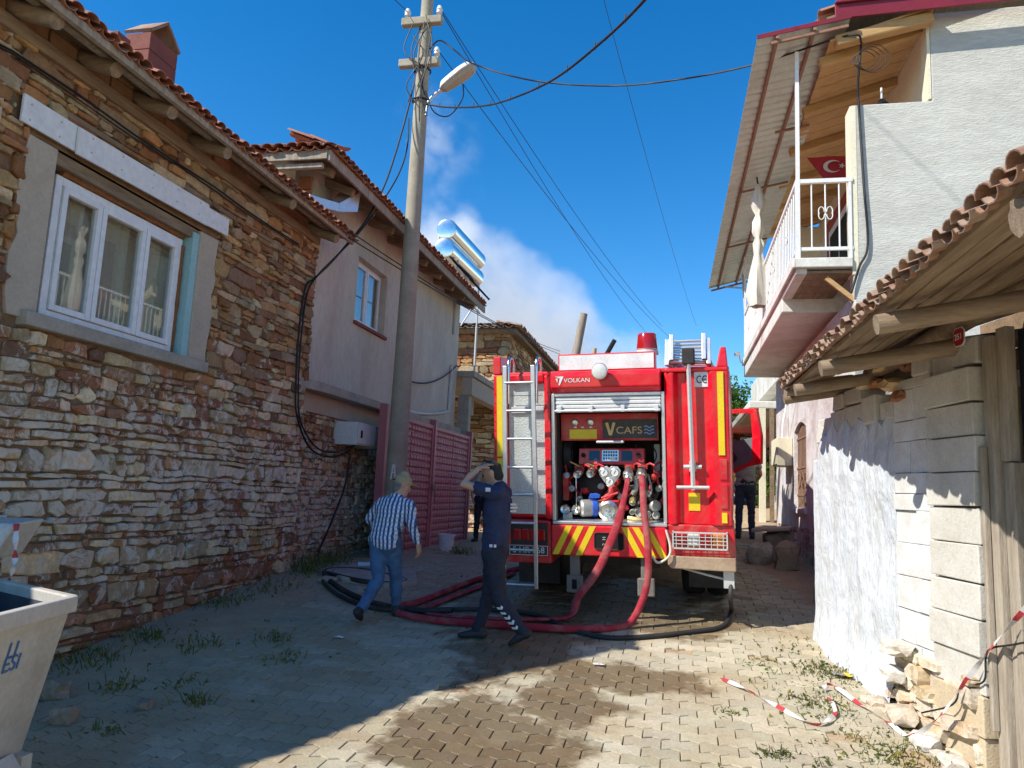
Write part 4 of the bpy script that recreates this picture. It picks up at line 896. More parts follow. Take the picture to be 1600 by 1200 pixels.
T('beacon', MB().lathe([(.112, .06), (.108, .10), (.098, .22), (.085, .235), (0, .24)], Matrix.Translation((.365, .35, 2.70)), 26), M_LENSR, smooth=40)
for s0, dz in ((.60, 0), (1.01, 0), (.645, .05), (.965, .05)): T('roof_ladder_rail', MB().beam((s0, .02, 2.59+dz), (s0+.0, 2.9, 2.59+dz+.02), .035, .06).beam((s0, .0, 2.56+dz), (s0-(.0), .1, 2.83+dz), .04, .04), M_ALU, bev=.004)
for i in range(7): T('roof_ladder_rung', MB().tube([(.61, .06+.02*i, 2.60+.037*i), (1.0, .06+.02*i, 2.60+.037*i)], .014, 8), M_ALU, smooth=50)
for i in range(9): T('roof_ladder_rung', MB().tube([(.60, .3+.28*i, 2.60), (1.01, .3+.28*i, 2.60)], .014, 8), M_ALU, smooth=50)
# rear access ladder
for a, c in ((-1.075, -1.085), (-.772, -.745)):
    T('ladder_rail', MB().beam((a, -.14, 2.60), (c+(.003 if a < -1 else -.006), -.16, 1.15), .024, .045, up=(1, 0, 0)).beam((c, -.19, 1.2), (c, -.20, .30), .024, .04, up=(1, 0, 0)), M_ALU, bev=.005)
    T('ladder_hook', MB().tube([(a+.03, -.1, 2.2), (a+.03, -.1, 2.58)]+[(a+.03, -.1+.09*(1-math.cos(t*math.pi/6)), 2.60+.09*math.sin(t*math.pi/6)) for t in range(1, 6)]+[(a+.03, .08, 2.58), (a+.03, .08, 2.5)], .018, 8), M_STEEL, smooth=60)
for zz in (2.42, 2.125, 1.83, 1.535, 1.25): T('ladder_rung', MB().tube([(-1.075, -.145, zz), (-.765, -.145, zz)], .014, 8), M_ALU, smooth=50)
for zz in (.965, .69, .335): T('ladder_rung', MB().tube([(-1.08, -.195, zz), (-.75, -.195, zz)], .013, 8), M_ALU, smooth=50)
# logo on the header
b = MB().prism([(-.55, -.079, 2.475), (-.455, -.079, 2.475), (-.495, -.079, 2.385), (-.51, -.079, 2.385), (-.495, -.079, 2.455)], (0, -.002, 0)).prism([(-.54, -.079, 2.455), (-.515, -.079, 2.455), (-.522, -.079, 2.41)], (0, -.002, 0))
T('logo_mark', b, M_SIGNW); T('logo_text', text_mesh('VOLKAN', .062, rearM(-.315, -.079, 2.43), .001, sx=1.12), M_SIGNW)
# shutter, frame
T('bay_frame', MB().box(-.605, -.57, -.025, .06, .98, 2.30).box(.535, .57, -.025, .06, .98, 2.30).box(-.57, .535, -.02, .05, 2.265, 2.30), M_ALU, bev=.005)
T('bay_sill', MB().box(-.60, .57, -.05, .3, .945, .978), M_ALU, bev=.006)
for i in range(4): T('shutter_slat', MB().box(-.565, .53, -.012+.004*(i % 2), .02, 2.10+i*.041, 2.137+i*.041), M_SLAT, bev=.008)
T('shutter_handle', MB().tube([(-.56, -.05, 2.115), (.525, -.05, 2.115)], .013, 8).box(-.53, -.49, -.06, 0, 2.10, 2.17).box(-.2, -.16, -.06, 0, 2.10, 2.17).box(.13, .17, -.06, 0, 2.10, 2.17).box(.47, .51, -.06, 0, 2.10, 2.17), M_SLAT, bev=.004)
T('bay_interior', MB().box(-.60, -.575, .06, .86, .98, 2.3).box(.545, .56, .06, .86, .98, 2.3).box(-.6, .56, .86, .9, .98, 2.3).box(-.6, .56, .06, .86, 2.28, 2.3).box(-.6, .56, .0, .86, .94, .95), M_CHASSIS)
# upper control panel
T('control_fascia', MB().box(-.56, .48, .22, .30, 1.80, 2.09), M_FREDD, bev=.008)
T('fascia_plate', MB().box(-.104, .464, .21, .222, 1.825, 2.022), M_NET, bev=.003)
T('fascia_v', MB().prism([(-.075, .205, 1.985), (-.045, .205, 1.995), (-.02, .205, 1.90), (.005, .205, 1.995), (.035, .205, 1.985), (-.005, .205, 1.855), (-.035, .205, 1.855)], (0, -.004, 0)), M_GOLD)
T('fascia_text', text_mesh('CAFS', .105, rearM(.175, .208, 1.905), .002, sx=1.15), M_GOLD)
b = MB()
for k in range(3): b.flat([(.335+i*.0125, .206, 1.875+k*.034+.009*math.sin(i*1.1)) for i in range(9)], .011, .004, up=(0, 1, 0))
T('fascia_waves', b, M_LBLUE)
T('instruction_label', MB().box(-.463, -.168, .212, .22, 1.82, 1.92), M_YEL)
for s in (-.40, -.232): T('gauge', MB().lathe([(.034, 0), (.034, .03), (.026, .035), (0, .032)], zto((0, -1, 0), (s, .222, 1.995)), 18), M_CHROME, smooth=40)
for s in (-.40, -.32, -.232): T('tag_label', MB().box(s-.015, s+.015, .214, .22, 1.935, 1.95), M_SIGNW)
T('strip_light', MB().box(-.165, .122, .15, .22, 1.775, 1.80), M_SIGNW, bev=.008)
# control box with screens
cb = T('control_box', MB().prism([(-.38, .26, 1.545), (-.38, .30, 1.715), (-.38, .45, 1.715), (-.38, .45, 1.545)], (.70, 0, 0)), M_FREDD, bev=.008)
def onbox(s0, s1, z0, z1, pr, b=None):
    y = lambda z: .26+(z-1.545)/.17*.04
    return (b or MB()).add([(s0, y(z0)-pr, z0), (s1, y(z0)-pr, z0), (s1, y(z1)-pr, z1), (s0, y(z1)-pr, z1), (s0, y(z0), z0), (s1, y(z0), z0), (s1, y(z1), z1), (s0, y(z1), z1)], [(0, 1, 2, 3), (4, 7, 6, 5), (0, 4, 5, 1), (1, 5, 6, 2), (2, 6, 7, 3), (3, 7, 4, 0)])
T('screen', onbox(-.267, -.153, 1.585, 1.69, .008), M_SCREEN); T('screen', onbox(.081, .196, 1.585, 1.688, .008), M_SCREEN)
kp = T('keypad', onbox(-.128, .052, 1.58, 1.698, .008), M_ALU)
b = MB(); y_ = MB()
for i in range(6):
    for j in range(3): onbox(-.112+i*.026, -.096+i*.026, 1.6+j*.033, 1.62+j*.033, .014, y_ if (j == 0 and i in (3, 4)) else b)
T('keypad_button', b, M_SCREEN, kp); T('keypad_button', y_, M_YEL, kp)
for s in (-.327, .262): T('knob', MB().lathe([(.023, 0), (.023, .03), (0, .03)], zto((0, -1, .2), (s, .28, 1.64)), 14), M_DARK, smooth=40)
# outlets
for s, z, r_ in ((-.373, 1.455, .046), (-.23, 1.462, .046), (.166, 1.475, .046), (.301, 1.475, .046)):
    M = zto((-.15 if s < 0 else .05, -1, -.35), (s, .19, z)); b = MB(); red = MB(); b.lathe([(.03, -.16), (.034, -.06), (r_, -.05), (r_, .03), (r_*.8, .05), (r_*.55, .045), (0, .02)], M, 20)
    red.tube([(s, .42, z+.05), (s, .33, z+.05), (s, .25, z+.02)], .042, 12).tube([(s+.05, .25, z+.07), (s+.09, .16, z+.09), (s+.14, .14, z+.07)], .011, 6).box(s-.05, s+.05, .26, .30, z+.02, z+.08)
    T('outlet_coupling', b, M_CHROME, smooth=35); T('valve_body', red, M_FREDD, smooth=35)
T('valve_lever', MB().tube([(-.36, .2, 1.53), (-.44, .10, 1.585)], .009, 6).tube([(-.30, .22, 1.56), (-.2, .2, 1.53)], .009, 6), M_BRASS)
gp = T('gauge_plate', MB().prism([(-.145, .16, 1.49), (-.12, .16, 1.53), (-.05, .16, 1.535), (-.03, .16, 1.515), (-.01, .16, 1.535), (.06, .16, 1.53), (.088, .16, 1.49), (.08, .16, 1.44), (-.005, .16, 1.315), (-.05, .16, 1.315), (-.135, .16, 1.44)], (0, -.008, 0)), M_ALU, bev=.003)
for s, z in ((-.086, 1.468), (.028, 1.468), (-.028, 1.372)):
    g_ = T('dial', MB().lathe([(.047, 0), (.047, .02), (.040, .024), (.039, .02)], zto((0, -1, 0), (s, .152, z)), 22), M_CHROME, gp, smooth=40)
    T('dial_face', MB().lathe([(.038, .0215), (0, .022)], zto((0, -1, 0), (s, .152, z)), 22), M_DIAL, gp)
    T('needle', MB().beam((s-.01, .128, z-.012), (s+.012, .128, z+.024), .004, .002, up=(0, 1, 0)), M_DARK, gp)
# pump and lower pipework
pm = T('pump', MB().ball((-.25, .5, 1.32), (.2, .2, .2)).tube([(-.45, .62, 1.1), (-.28, .55, 1.25), (.1, .55, 1.22), (.4, .6, 1.2)], .12, 14).tube([(-.22, .5, 1.4), (-.1, .48, 1.55)], .09, 12), M_CHASSIS, smooth=50)
T('inlet_pipe', MB().lathe([(.075, -.14), (.082, -.02), (.09, .0), (.09, .10), (.075, .12), (0, .12)], zto((-.9, -.42, 0), (-.24, .2, 1.09)), 22), M_CAST, smooth=35)
T('inlet_collar', MB().lathe([(.086, 0), (.094, .01), (.094, .055), (.086, .06)], zto((.95, .3, 0), (-.235, .2, 1.09)), 22), M_BLUE, smooth=35)
T('pump_casing', MB().box(-.175, .06, .2, .36, 1.0, 1.17).tube([(-.1, .28, 1.15), (-.02, .3, 1.28), (-.05, .42, 1.42)], .05, 10), M_FREDD, bev=.02)
T('suction_cap', MB().lathe([(.095, 0), (.105, .015), (.105, .055), (.075, .07), (.07, .045), (.02, .04), (.02, .075), (0, .08)], zto((0, -1, .05), (-.051, .2, 1.07)), 26), M_CHROME, smooth=35)
T('drain_cap', MB().lathe([(.045, 0), (.05, .03), (.03, .045), (0, .045)], zto((.1, -1, -.5), (-.03, .14, .995)), 18), M_CHROME, smooth=35)
T('blue_handle', MB().prism([(-.26, .17, 1.19), (-.14, .17, 1.20), (-.13, .17, 1.235), (-.17, .17, 1.25), (-.24, .17, 1.245)], (0, -.02, 0)), M_BLUE, bev=.006)
T('valve_lever', MB().tube([(-.12, .16, 1.2), (.06, .14, 1.26)], .012, 8).tube([(-.1, .15, 1.16), (.0, .15, 1.24)], .012, 8), M_FREDD)
T('blanking_cap', MB().lathe([(.048, 0), (.055, .02), (.045, .05), (.02, .04), (0, .05)], zto((-.1, -1, .1), (-.493, .12, 1.08)), 20), M_CHROME, smooth=35)
T('blanking_cap', MB().lathe([(.045, 0), (.05, .02), (.03, .045), (0, .03)], zto((.1, -1, .1), (-.387, .12, 1.077)), 20), M_CHROME, smooth=35)
T('cap_bracket', MB().box(-.53, -.43, .13, .15, .97, 1.05), M_GREYMETAL)
T('chain', MB().tube([(-.385, .15, 1.42), (-.382, .13, 1.3), (-.386, .13, 1.12)], .006, 5), M_STEEL)
b = MB()
for s, z, r_, d in ((.20, 1.155, .035, (.1, -1, .2)), (.278, 1.058, .052, (-.2, -1, .1)), (.425, 1.12, .058, (.5, -1, .25)), (.20, 1.06, .03, (0, -1, 0)), (.36, 1.04, .03, (.2, -1, .1)), (.44, 1.02, .04, (.1, -1, .4))):
    b = MB().lathe([(r_*.7, -.15), (r_*.8, -.02), (r_, 0), (r_, .04), (r_*.75, .05), (r_*.6, .02), (0, .02)], zto(d, (s, .2, z)), 18); T('outlet_coupling', b, M_CAST, smooth=35)
for i, (s, z) in enumerate(((-.31, 1.26), (-.14, 1.31), (.06, 1.2), (.11, 1.09), (.35, 1.24), (.47, 1.3), (.02, 1.36), (-.46, 1.28), (.14, 1.3), (.42, 1.42), (-.52, 1.42), (-.38, 1.18), (.5, 1.16))):
    f_ = MB().lathe([(.018, -.2), (.022, -.03), (.034, 0), (.034, .03), (.02, .035), (.02, .05), (0, .05)], zto((rnd.uniform(-.5, .5), -1, rnd.uniform(-.3, .4)), (s, .30, z)), 14)
    T('small_fitting', f_, M_CAST if i % 3 else M_FREDD, smooth=35); r_b = MB().tube([(s, .34, z), (s+rnd.uniform(-.06, .06), .36, z+.1), (s+rnd.uniform(-.1, .1), .42, z+.16)], .013, 7); T('fitting_pipe', r_b, M_FREDD, smooth=35)
T('brass_valve', MB().lathe([(.03, 0), (.035, .03), (.02, .05), (0, .05)], zto((0, -1, .3), (.21, .16, 1.18)), 14).tube([(.15, .2, 1.0), (.25, .17, .995), (.4, .2, 1.0)], .02, 8), M_BRASS, smooth=35)
T('white_tube', MB().tube(catmull([(.23, .2, 1.42), (.25, .17, 1.36), (.24, .16, 1.30), (.21, .2, 1.25)], 5), .028, 8).tube(catmull([(.36, .22, 1.45), (.39, .18, 1.36), (.40, .17, 1.28), (.37, .22, 1.22)], 5), .01, 6), M_CAST, smooth=50)
T('side_tank', MB().box(-.57, -.50, .3, .8, 1.15, 1.45), M_FREDD, bev=.01); T('side_reel', MB().lathe([(.22, 0), (.22, .08), (.05, .1), (0, .1)], zto((1, 0, 0), (-.56, .55, 1.65)), 26), M_BLACK, smooth=40)
T('cable_clips', MB().box(.40, .46, .5, .55, 1.4, 1.75).box(.50, .53, .3, .5, 1.2, 1.6), M_GREYMETAL)
# bumper: striped centre, lamp ends
T('bumper_centre', MB().box(-.615, .565, -.06, .2, .63, .94), M_FRED, bev=.015)
z0, z1 = .636, .934
for bt, tp in ((-.605, -.455), (-.485, -.335), (-.36, -.21), (.27, .115), (.40, .225), (.505, .335)):
    b = MB().prism([(bt, -.0615, z0), (bt+.066, -.0615, z0), (tp+.066, -.0615, z1), (tp, -.0615, z1)], (0, -.002, 0)); T('chevron_stripe', b, M_YEL)
q = []
for cx, cz, a0 in ((.11, .845, 0), (-.135, .845, 90), (-.135, .73, 180), (.11, .73, 270)): q += [(cx+.025*math.cos(math.radians(a0+t*30)), -.0665, cz+.025*math.sin(math.radians(a0+t*30))) for t in range(4)]
T('bumper_recess', MB().prism(q, (0, .003, 0)), M_DARK)
T('recess_frame', MB().tube([(x, -.068, z) for x, _, z in q]+[(q[0][0], -.068, q[0][2])], .006, 6), M_CHASSIS)
T('recess_marking', text_mesh('H', .05, rearM(-.06, -.069, .815) @ Matrix.Rotation(math.pi/2, 4, 'Z'), .0008, b=text_mesh('2', .05, rearM(-.06, -.069, .755) @ Matrix.Rotation(math.pi/2, 4, 'Z'), .0008)), M_GREYMETAL)
T('bumper_end', MB().prism([(.57, -.03, .66), (1.22, -.03, .66), (1.22, -.05, .70), (1.21, -.03, .97), (.57, -.03, .97)], (0, .5, 0)), M_FREDD, bev=.012)
T('bumper_step', MB().prism([(.60, -.06, .54), (1.22, -.06, .53), (1.22, -.06, .665), (.57, -.06, .665), (.57, -.06, .58)], (0, .45, 0)), M_BEIGE, bev=.01)
T('bumper_end', MB().box(-1.25, -.625, -.03, .45, .53, .97), M_FREDD, bev=.012)
T('lamp_recess', MB().box(-1.06, -.66, -.034, -.031, .72, .95), M_CHASSIS)
for sgn, s0, s1 in ((1, .635, 1.14), (-1, -1.04, -.67)):
    for i in range(4):
        a = s0+.01+(s1-s0-.02)*i/4; c = a+(s1-s0-.02)/4-.008
        T('tail_lens', MB().box(a, c, -.06 if sgn > 0 else -.045, -.02, .765, .885), (M_LENSR, M_LENSW, M_LENSR, M_LENSO)[i] if sgn > 0 else M_LENSR, bev=.008)
b = MB().box(.622, 1.15, -.095, -.085, .74, .755).box(.622, 1.15, -.095, -.085, .895, .91).box(.622, .635, -.095, -.03, .74, .91).box(1.137, 1.15, -.095, -.03, .74, .91)
for i in range(9): b.tube([(.66+i*.056, -.09, .75), (.66+i*.056, -.09, .9)], .004, 5)
for z in (.79, .825, .86): b.tube([(.63, -.09, z), (1.14, -.09, z)], .004, 5)
T('lamp_guard', b, M_GREYMETAL)
pl = T('licence_plate', MB().box(-1.07, -.655, -.055, -.045, .615, .715), mat('dark_plate', (.05, .055, .06), None, 5, .5), bev=.003)
T('plate_rim', MB().box(-1.07, -.655, -.058, -.054, .615, .62).box(-1.07, -.655, -.058, -.054, .71, .715).box(-1.07, -1.065, -.058, -.054, .62, .71).box(-.66, -.655, -.058, -.054, .62, .71), M_SIGNW)
T('plate_text', text_mesh('5 HR 268', .088, rearM(-.862, -.0565, .665), .001, sx=1.02), M_SIGNW)
# underside, hooks, wheels, hanging cable
T('chassis', MB().box(-.45, -.35, .1, 5.2, .50, .64).box(.35, .45, .1, 5.2, .50, .64).box(-.45, .45, .25, .35, .5, .62).box(-.9, .9, 1.35, 1.5, .38, .48).box(-1.1, 1.1, .5, 3.4, .62, .95), M_CHASSIS)
for s in (-.385, .345):
    T('tow_bracket', MB().box(s-.05, s+.05, .0, .05, .40, .64), M_DGREY, bev=.006)
    T('tow_eye', MB().box(s-.085, s+.085, -.02, .03, .24, .42), M_DGREY, bev=.012); T('tow_eye_hole', MB().box(s-.025, s+.025, -.024, -.01, .28, .38), M_DARK)
T('mud_flap', MB().box(-1.2, -.72, .75, .77, .16, .62), M_BLACK); T('mud_flap', MB().box(.72, 1.17, .75, .77, .2, .62), M_BLACK)
def wheel(x0, x1, y, r_=.44):
    w_ = T('wheel', MB().lathe([(r_*.55, 0), (r_*.93, 0), (r_, .04), (r_, (x1-x0)-.04), (r_*.93, x1-x0), (r_*.55, x1-x0)], zto((1, 0, 0), (x0, y, r_-.012)), 32), M_BLACK, smooth=40)
    T('rim', MB().lathe([(0, .06), (r_*.3, .05), (r_*.56, .02), (r_*.56, x1-x0-.02), (r_*.3, x1-x0-.05), (0, x1-x0-.06)], zto((1, 0, 0), (x0, y, r_-.012)), 24), M_GREYMETAL, w_, smooth=40)
for x0, x1, y in ((-1.16, -.92, 1.45), (-.89, -.65, 1.45), (.62, .86, 1.45), (.89, 1.13, 1.45), (-1.16, -.88, 4.75), (.85, 1.13, 4.75)): wheel(x0, x1, y)
T('loose_strap', MB().tube(catmull([(.56, -.06, .92), (.60, -.08, .75), (.58, -.1, .66), (.48, -.1, .60), (.42, -.09, .66)], 6), .012, 6), M_CLOTH)
T('hanging_bracket', MB().tube([(.70, .1, .52), (.95, .05, .47), (1.15, .05, .43)], .012, 6).box(1.1, 1.2, .0, .1, .36, .53), M_GREYMETAL)
# cab and open door
T('cab', MB().prism([(-.93, 3.75, .7), (-.93, 5.7, .7), (-.93, 5.75, 1.3), (-.93, 5.45, 2.3), (-.93, 3.75, 2.4)], (1.86, 0, 0)), M_FRED, bev=.05)
dm = Matrix(((1.523, .598, 0, .95), (-1.136, .80, 0, 5.35), (0, 0, 1, 0), (0, 0, 0, 1)))      # door swung out on its front edge
def dquad(pts, y0, y1): return [dm @ V((x, y0, z)) for x, z in pts], dm.to_3x3() @ V((0, y1-y0, 0))
outer = [(0, 1.02), (.14, 1.13), (.30, 1.25), (.43, 1.30), (.44, 1.75), (.405, 2.14), (.38, 2.185), (0, 2.17)]
inn_ = [(.0, 1.70), (.30, 1.72), (.335, 1.78), (.335, 2.09), (.32, 2.11), (.0, 2.105)]
b = MB(); rim_ = [(.43, 1.30), (.44, 1.75), (.405, 2.14), (.38, 2.185), (0, 2.17), (0, 2.105), (.32, 2.11), (.345, 2.09), (.355, 1.72), (.345, 1.36), (.30, 1.31), (.14, 1.19), (0, 1.09), (0, 1.02), (.14, 1.13), (.30, 1.25)]
p, d = dquad(rim_, 0, .07); b.prism(p, d); dor = T('cab_door', b, M_FRED, bev=.006)
p, d = dquad([(0, 1.09), (.14, 1.19), (.30, 1.31), (.345, 1.36), (.355, 1.72), (.2, 1.66), (0, 1.70)], .015, .05); T('door_lining', MB().prism(p, d), mat('grey_lining', (.16, .17, .18), (.12, .13, .14), 4, .6), dor, bev=.008)
p, d = dquad([(0, 1.12), (.12, 1.20), (.2, 1.38), (.12, 1.6), (0, 1.62)], .0, .012); T('door_pocket', MB().prism(p, d), M_CHASSIS, dor, bev=.006)
p, d = dquad([(0, 1.70), (.2, 1.66), (.355, 1.72), (.345, 2.09), (.32, 2.11), (0, 2.105)], .03, .034); T('door_glass', MB().prism(p, d), pane_mat('door_glass', .8), dor)
p, d = dquad([(.03, 2.0), (.05, 1.97), (.16, 1.975), (.2, 2.02), (.18, 2.07), (.05, 2.07)], -.03, -.01); T('mirror', MB().prism(p, d), M_CHASSIS, dor, bev=.008)

for s in (.166, .303): T('hose_coupling', MB().lathe([(.05, 0), (.056, .01), (.056, .05), (.046, .06), (.046, .09), (.03, .09)], zto((.05, -.6, -.8), (s, .16, 1.47)), 18), M_CHROME, smooth=35)
b = MB()
for s_ in (-.62, .60): b.box(s_-.003, s_+.003, -.002, .003, 1.0, 2.28)
for z_ in (2.285,): b.box(-1.09, -.70, -.003, .002, z_, z_+.006)
T('panel_seam', b, M_CHASSIS)
b = MB()
for i in range(14):
    z_ = 1.02+i*.1; b.ball((-1.235, -.003, z_), .006, n=4).ball((-.655, -.003, z_), .006, n=4)
T('rivet', b, M_FREDD)
for k in range(9):
    b = MB(); p0 = V((rnd.uniform(-.5, .45), rnd.uniform(.52, .75), rnd.uniform(1.0, 1.45))); b.tube(catmull([p0, p0+V((rnd.uniform(-.2, .2), -.12, rnd.uniform(-.1, .25))), p0+V((rnd.uniform(-.3, .3), -.05, rnd.uniform(.0, .35)))], 5), rnd.uniform(.01, .026), 7); T('pump_pipe', b, M_DGREY, smooth=50)
for k in range(6):
    b = MB(); p0 = V((-.5+.18*k, .32, 1.75)); b.tube(catmull([p0, p0+V((.04, .02, -.12)), p0+V((-.03, .05, -.3)), p0+V((.06, .1, -.45))], 5), .008, 5); T('pump_wiring', b, M_CABLE, smooth=50)
# ------------------------------------------------------------------ hoses
M_HOSE = mat('red_hose', (.44, .025, .045), (.33, .02, .035), 14, .8, .8, 160, dirt=(.42, .2, .17), dfac=.5, ds=5)
def tw(s, y, z): return TM @ V((s, y, z))
def gp_(x, y, r=.04): return V((x, y, gz(x, y)+r))
ptsB = [tw(.305, .12, 1.44), tw(.325, .05, 1.36), tw(.345, -.06, 1.12), tw(.365, -.10, .97), tw(.39, -.16, .75), tw(.39, -.2, .5), tw(.34, -.24, .27), gp_(-.42, 7.62), gp_(-.75, 7.38), gp_(-1.15, 7.30), gp_(-1.75, 7.32), gp_(-2.3, 7.42), gp_(-2.75, 7.62), gp_(-2.85, 7.85), gp_(-2.7, 8.15), gp_(-2.55, 8.8), gp_(-2.35, 9.5), gp_(-1.9, 10.1)]
tag(obj('fire_hose', MB().tube(catmull(ptsB, 8), .035, 12), M_HOSE, smooth=60), 'round red fire hose from the rightmost outlet looping across the street to the left', 'hose', 'fire hoses')
ptsA = [tw(.168, .12, 1.44), tw(.165, .04, 1.34), tw(.125, -.06, 1.12), tw(.085, -.10, .97), tw(.0, -.17, .75), tw(-.12, -.22, .5), tw(-.3, -.24, .26), gp_(-1.0, 7.72, .05), gp_(-1.35, 7.60, .03), gp_(-1.8, 7.58, .03), gp_(-2.3, 7.66, .03), gp_(-2.55, 7.84, .03), gp_(-2.5, 8.2, .03), gp_(-2.3, 8.9, .03), gp_(-2.0, 9.8, .03)]
P_ = catmull(ptsA, 8); side = V((1, -.15, 0)).normalized()
ups = []
for i, p in enumerate(P_):
    d = (P_[min(i+1, len(P_)-1)]-P_[max(i-1, 0)]).normalized(); t = sstep(40, 60, i); n_ = (V((0, -1, .3))*(1-t)+V((0, 0, 1))*t); ups.append(n_)
wd = [.055 if i < 8 else .055+.03*sstep(8, 24, i) for i in range(len(P_))]
tag(obj('fire_hose', MB().flat(P_, wd, .032, up=ups), M_HOSE, smooth=60), 'flattened red fire hose hanging over the sill at the middle of the pump bay', 'hose', 'fire hoses')
bl = [tw(1.17, .05, .45), tw(1.16, .0, .25), gp_(.60, 8.35, .06), gp_(.48, 7.9, .022), gp_(.18, 7.62, .022), gp_(-.3, 7.30, .022), gp_(-.62, 7.22, .022), gp_(-.95, 7.40, .022), gp_(-1.35, 7.8, .025), gp_(-1.9, 7.95, .025), gp_(-2.4, 7.85, .04), gp_(-3.0, 7.75, .025), gp_(-3.5, 7.95, .025), gp_(-3.95, 8.4, .025), gp_(-4.15, 8.75, .025)]
tag(obj('black_hose', MB().tube(catmull(bl, 8), .023, 10), M_BLACK, smooth=60), 'thin black hose from the truck corner looping over the street to the left wall', 'hose')
b2 = [gp_(-2.2, 7.72, .07), gp_(-2.6, 7.75, .05), gp_(-3.1, 7.9, .03), gp_(-3.6, 8.2, .03), gp_(-4.1, 8.75, .03), gp_(-4.3, 9.2, .03), gp_(-4.0, 9.45, .03), gp_(-3.5, 9.3, .03), gp_(-3.2, 9.1, .03), gp_(-3.3, 8.8, .035), gp_(-3.7, 8.75, .035), gp_(-4.2, 8.95, .04)]
tag(obj('black_hose', MB().tube(catmull(b2, 8), .032, 10), M_BLACK, smooth=60), 'thick black hose coiled on the ground at the foot of the left walls', 'hose')
# ------------------------------------------------------------------ people
M_SKIN = mat('skin', (.56, .33, .22), (.48, .27, .17), 8, .55, .1, 60)
M_NAVY = mat('navy_cloth', (.034, .045, .10), (.024, .032, .075), 6, .9, .4, 60)
M_DARKCLOTH = mat('black_cloth', (.032, .034, .05), (.022, .024, .036), 6, .9, .4, 60)
M_DENIM = mat('blue_denim', (.08, .17, .31), (.055, .12, .24), 7, .9, .5, 90, dirt=(.10, .17, .27), dfac=.4, ds=3)
M_DENIM2 = mat('dull_denim', (.06, .085, .13), (.045, .06, .1), 7, .9, .4, 90)
M_GREYTEE = mat('grey_tee', (.34, .35, .36), (.29, .3, .31), 6, .9, .3, 60)
M_SHOE = mat('dark_shoe', (.025, .025, .028), (.04, .04, .042), 9, .6, .1, 40)
M_HAIR = mat('dark_hair', (.02, .017, .015), (.035, .03, .027), 30, .8, .5, 120)
M_HAIRG = mat('grey_hair', (.22, .2, .18), (.12, .11, .1), 30, .8, .5, 120)
M_CAP = mat('khaki_cap', (.42, .33, .18), (.35, .27, .15), 8, .9, .3, 80)
def stripe_mat():
    mt, t, b = new_mat('blue_white_checked_shirt'); c = coords(t, 'obj'); sx = N(t, 'SeparateXYZ'); t.links.new(c, sx.inputs[0])
    n = noise(t, c, 4, 3); wob = math_(t, 'MULTIPLY', math_(t, 'SUBTRACT', n, .5), .05)
    def wave(src, per, thr): return math_(t, 'GREATER_THAN', math_(t, 'SINE', math_(t, 'MULTIPLY', math_(t, 'ADD', src, wob), 2*math.pi/per)), thr)
    c1 = mixc(t, wave(sx.outputs['X'], .042, .0), (.70, .72, .74), (.03, .06, .17))
    c2 = mixc(t, math_(t, 'MULTIPLY', wave(sx.outputs['Z'], .042, .1), .38), c1, (.10, .2, .42))
    t.links.new(c2, b.inputs['Base Color']); b.inputs['Roughness'].default_value = .9; bump(t, b, noise(t, c, 14, 4), .6, .02); return mt
M_CHECK = stripe_mat()
def loft(b, pts, side=(1, 0, 0), n=14):
    """pts: (position, semi-axis along side, semi-axis across); rounded ends."""
    pts = [(V(p), a, c) for p, a, c in pts]; side = V(side)
    d0 = (pts[1][0]-pts[0][0]).normalized(); d1 = (pts[-1][0]-pts[-2][0]).normalized(); full = []
    for k in (.95, .7, .35): q, a, c = pts[0]; s_ = math.sqrt(1-k*k); full.append((q-d0*min(a, c)*k, a*s_, c*s_))
    full += pts
    for k in (.35, .7, .95): q, a, c = pts[-1]; s_ = math.sqrt(1-k*k); full.append((q+d1*min(a, c)*k, a*s_, c*s_))
    vs = []; fs = []
    for i, (p, a, c) in enumerate(full):
        d = (full[min(i+1, len(full)-1)][0]-full[max(i-1, 0)][0]).normalized(); s_ = (side-d*side.dot(d))
        s_ = s_.normalized() if s_.length > .05 else d.orthogonal().normalized(); t_ = d.cross(s_)
        vs += [p+s_*(a*math.cos(2*math.pi*k/n))+t_*(c*math.sin(2*math.pi*k/n)) for k in range(n)]
    for i in range(len(full)-1): fs += [(i*n+k, i*n+(k+1) % n, (i+1)*n+(k+1) % n, (i+1)*n+k) for k in range(n)]
    fs += [tuple(range(n-1, -1, -1)), tuple((len(full)-1)*n+k for k in range(n))]
    return b.add(vs, fs)
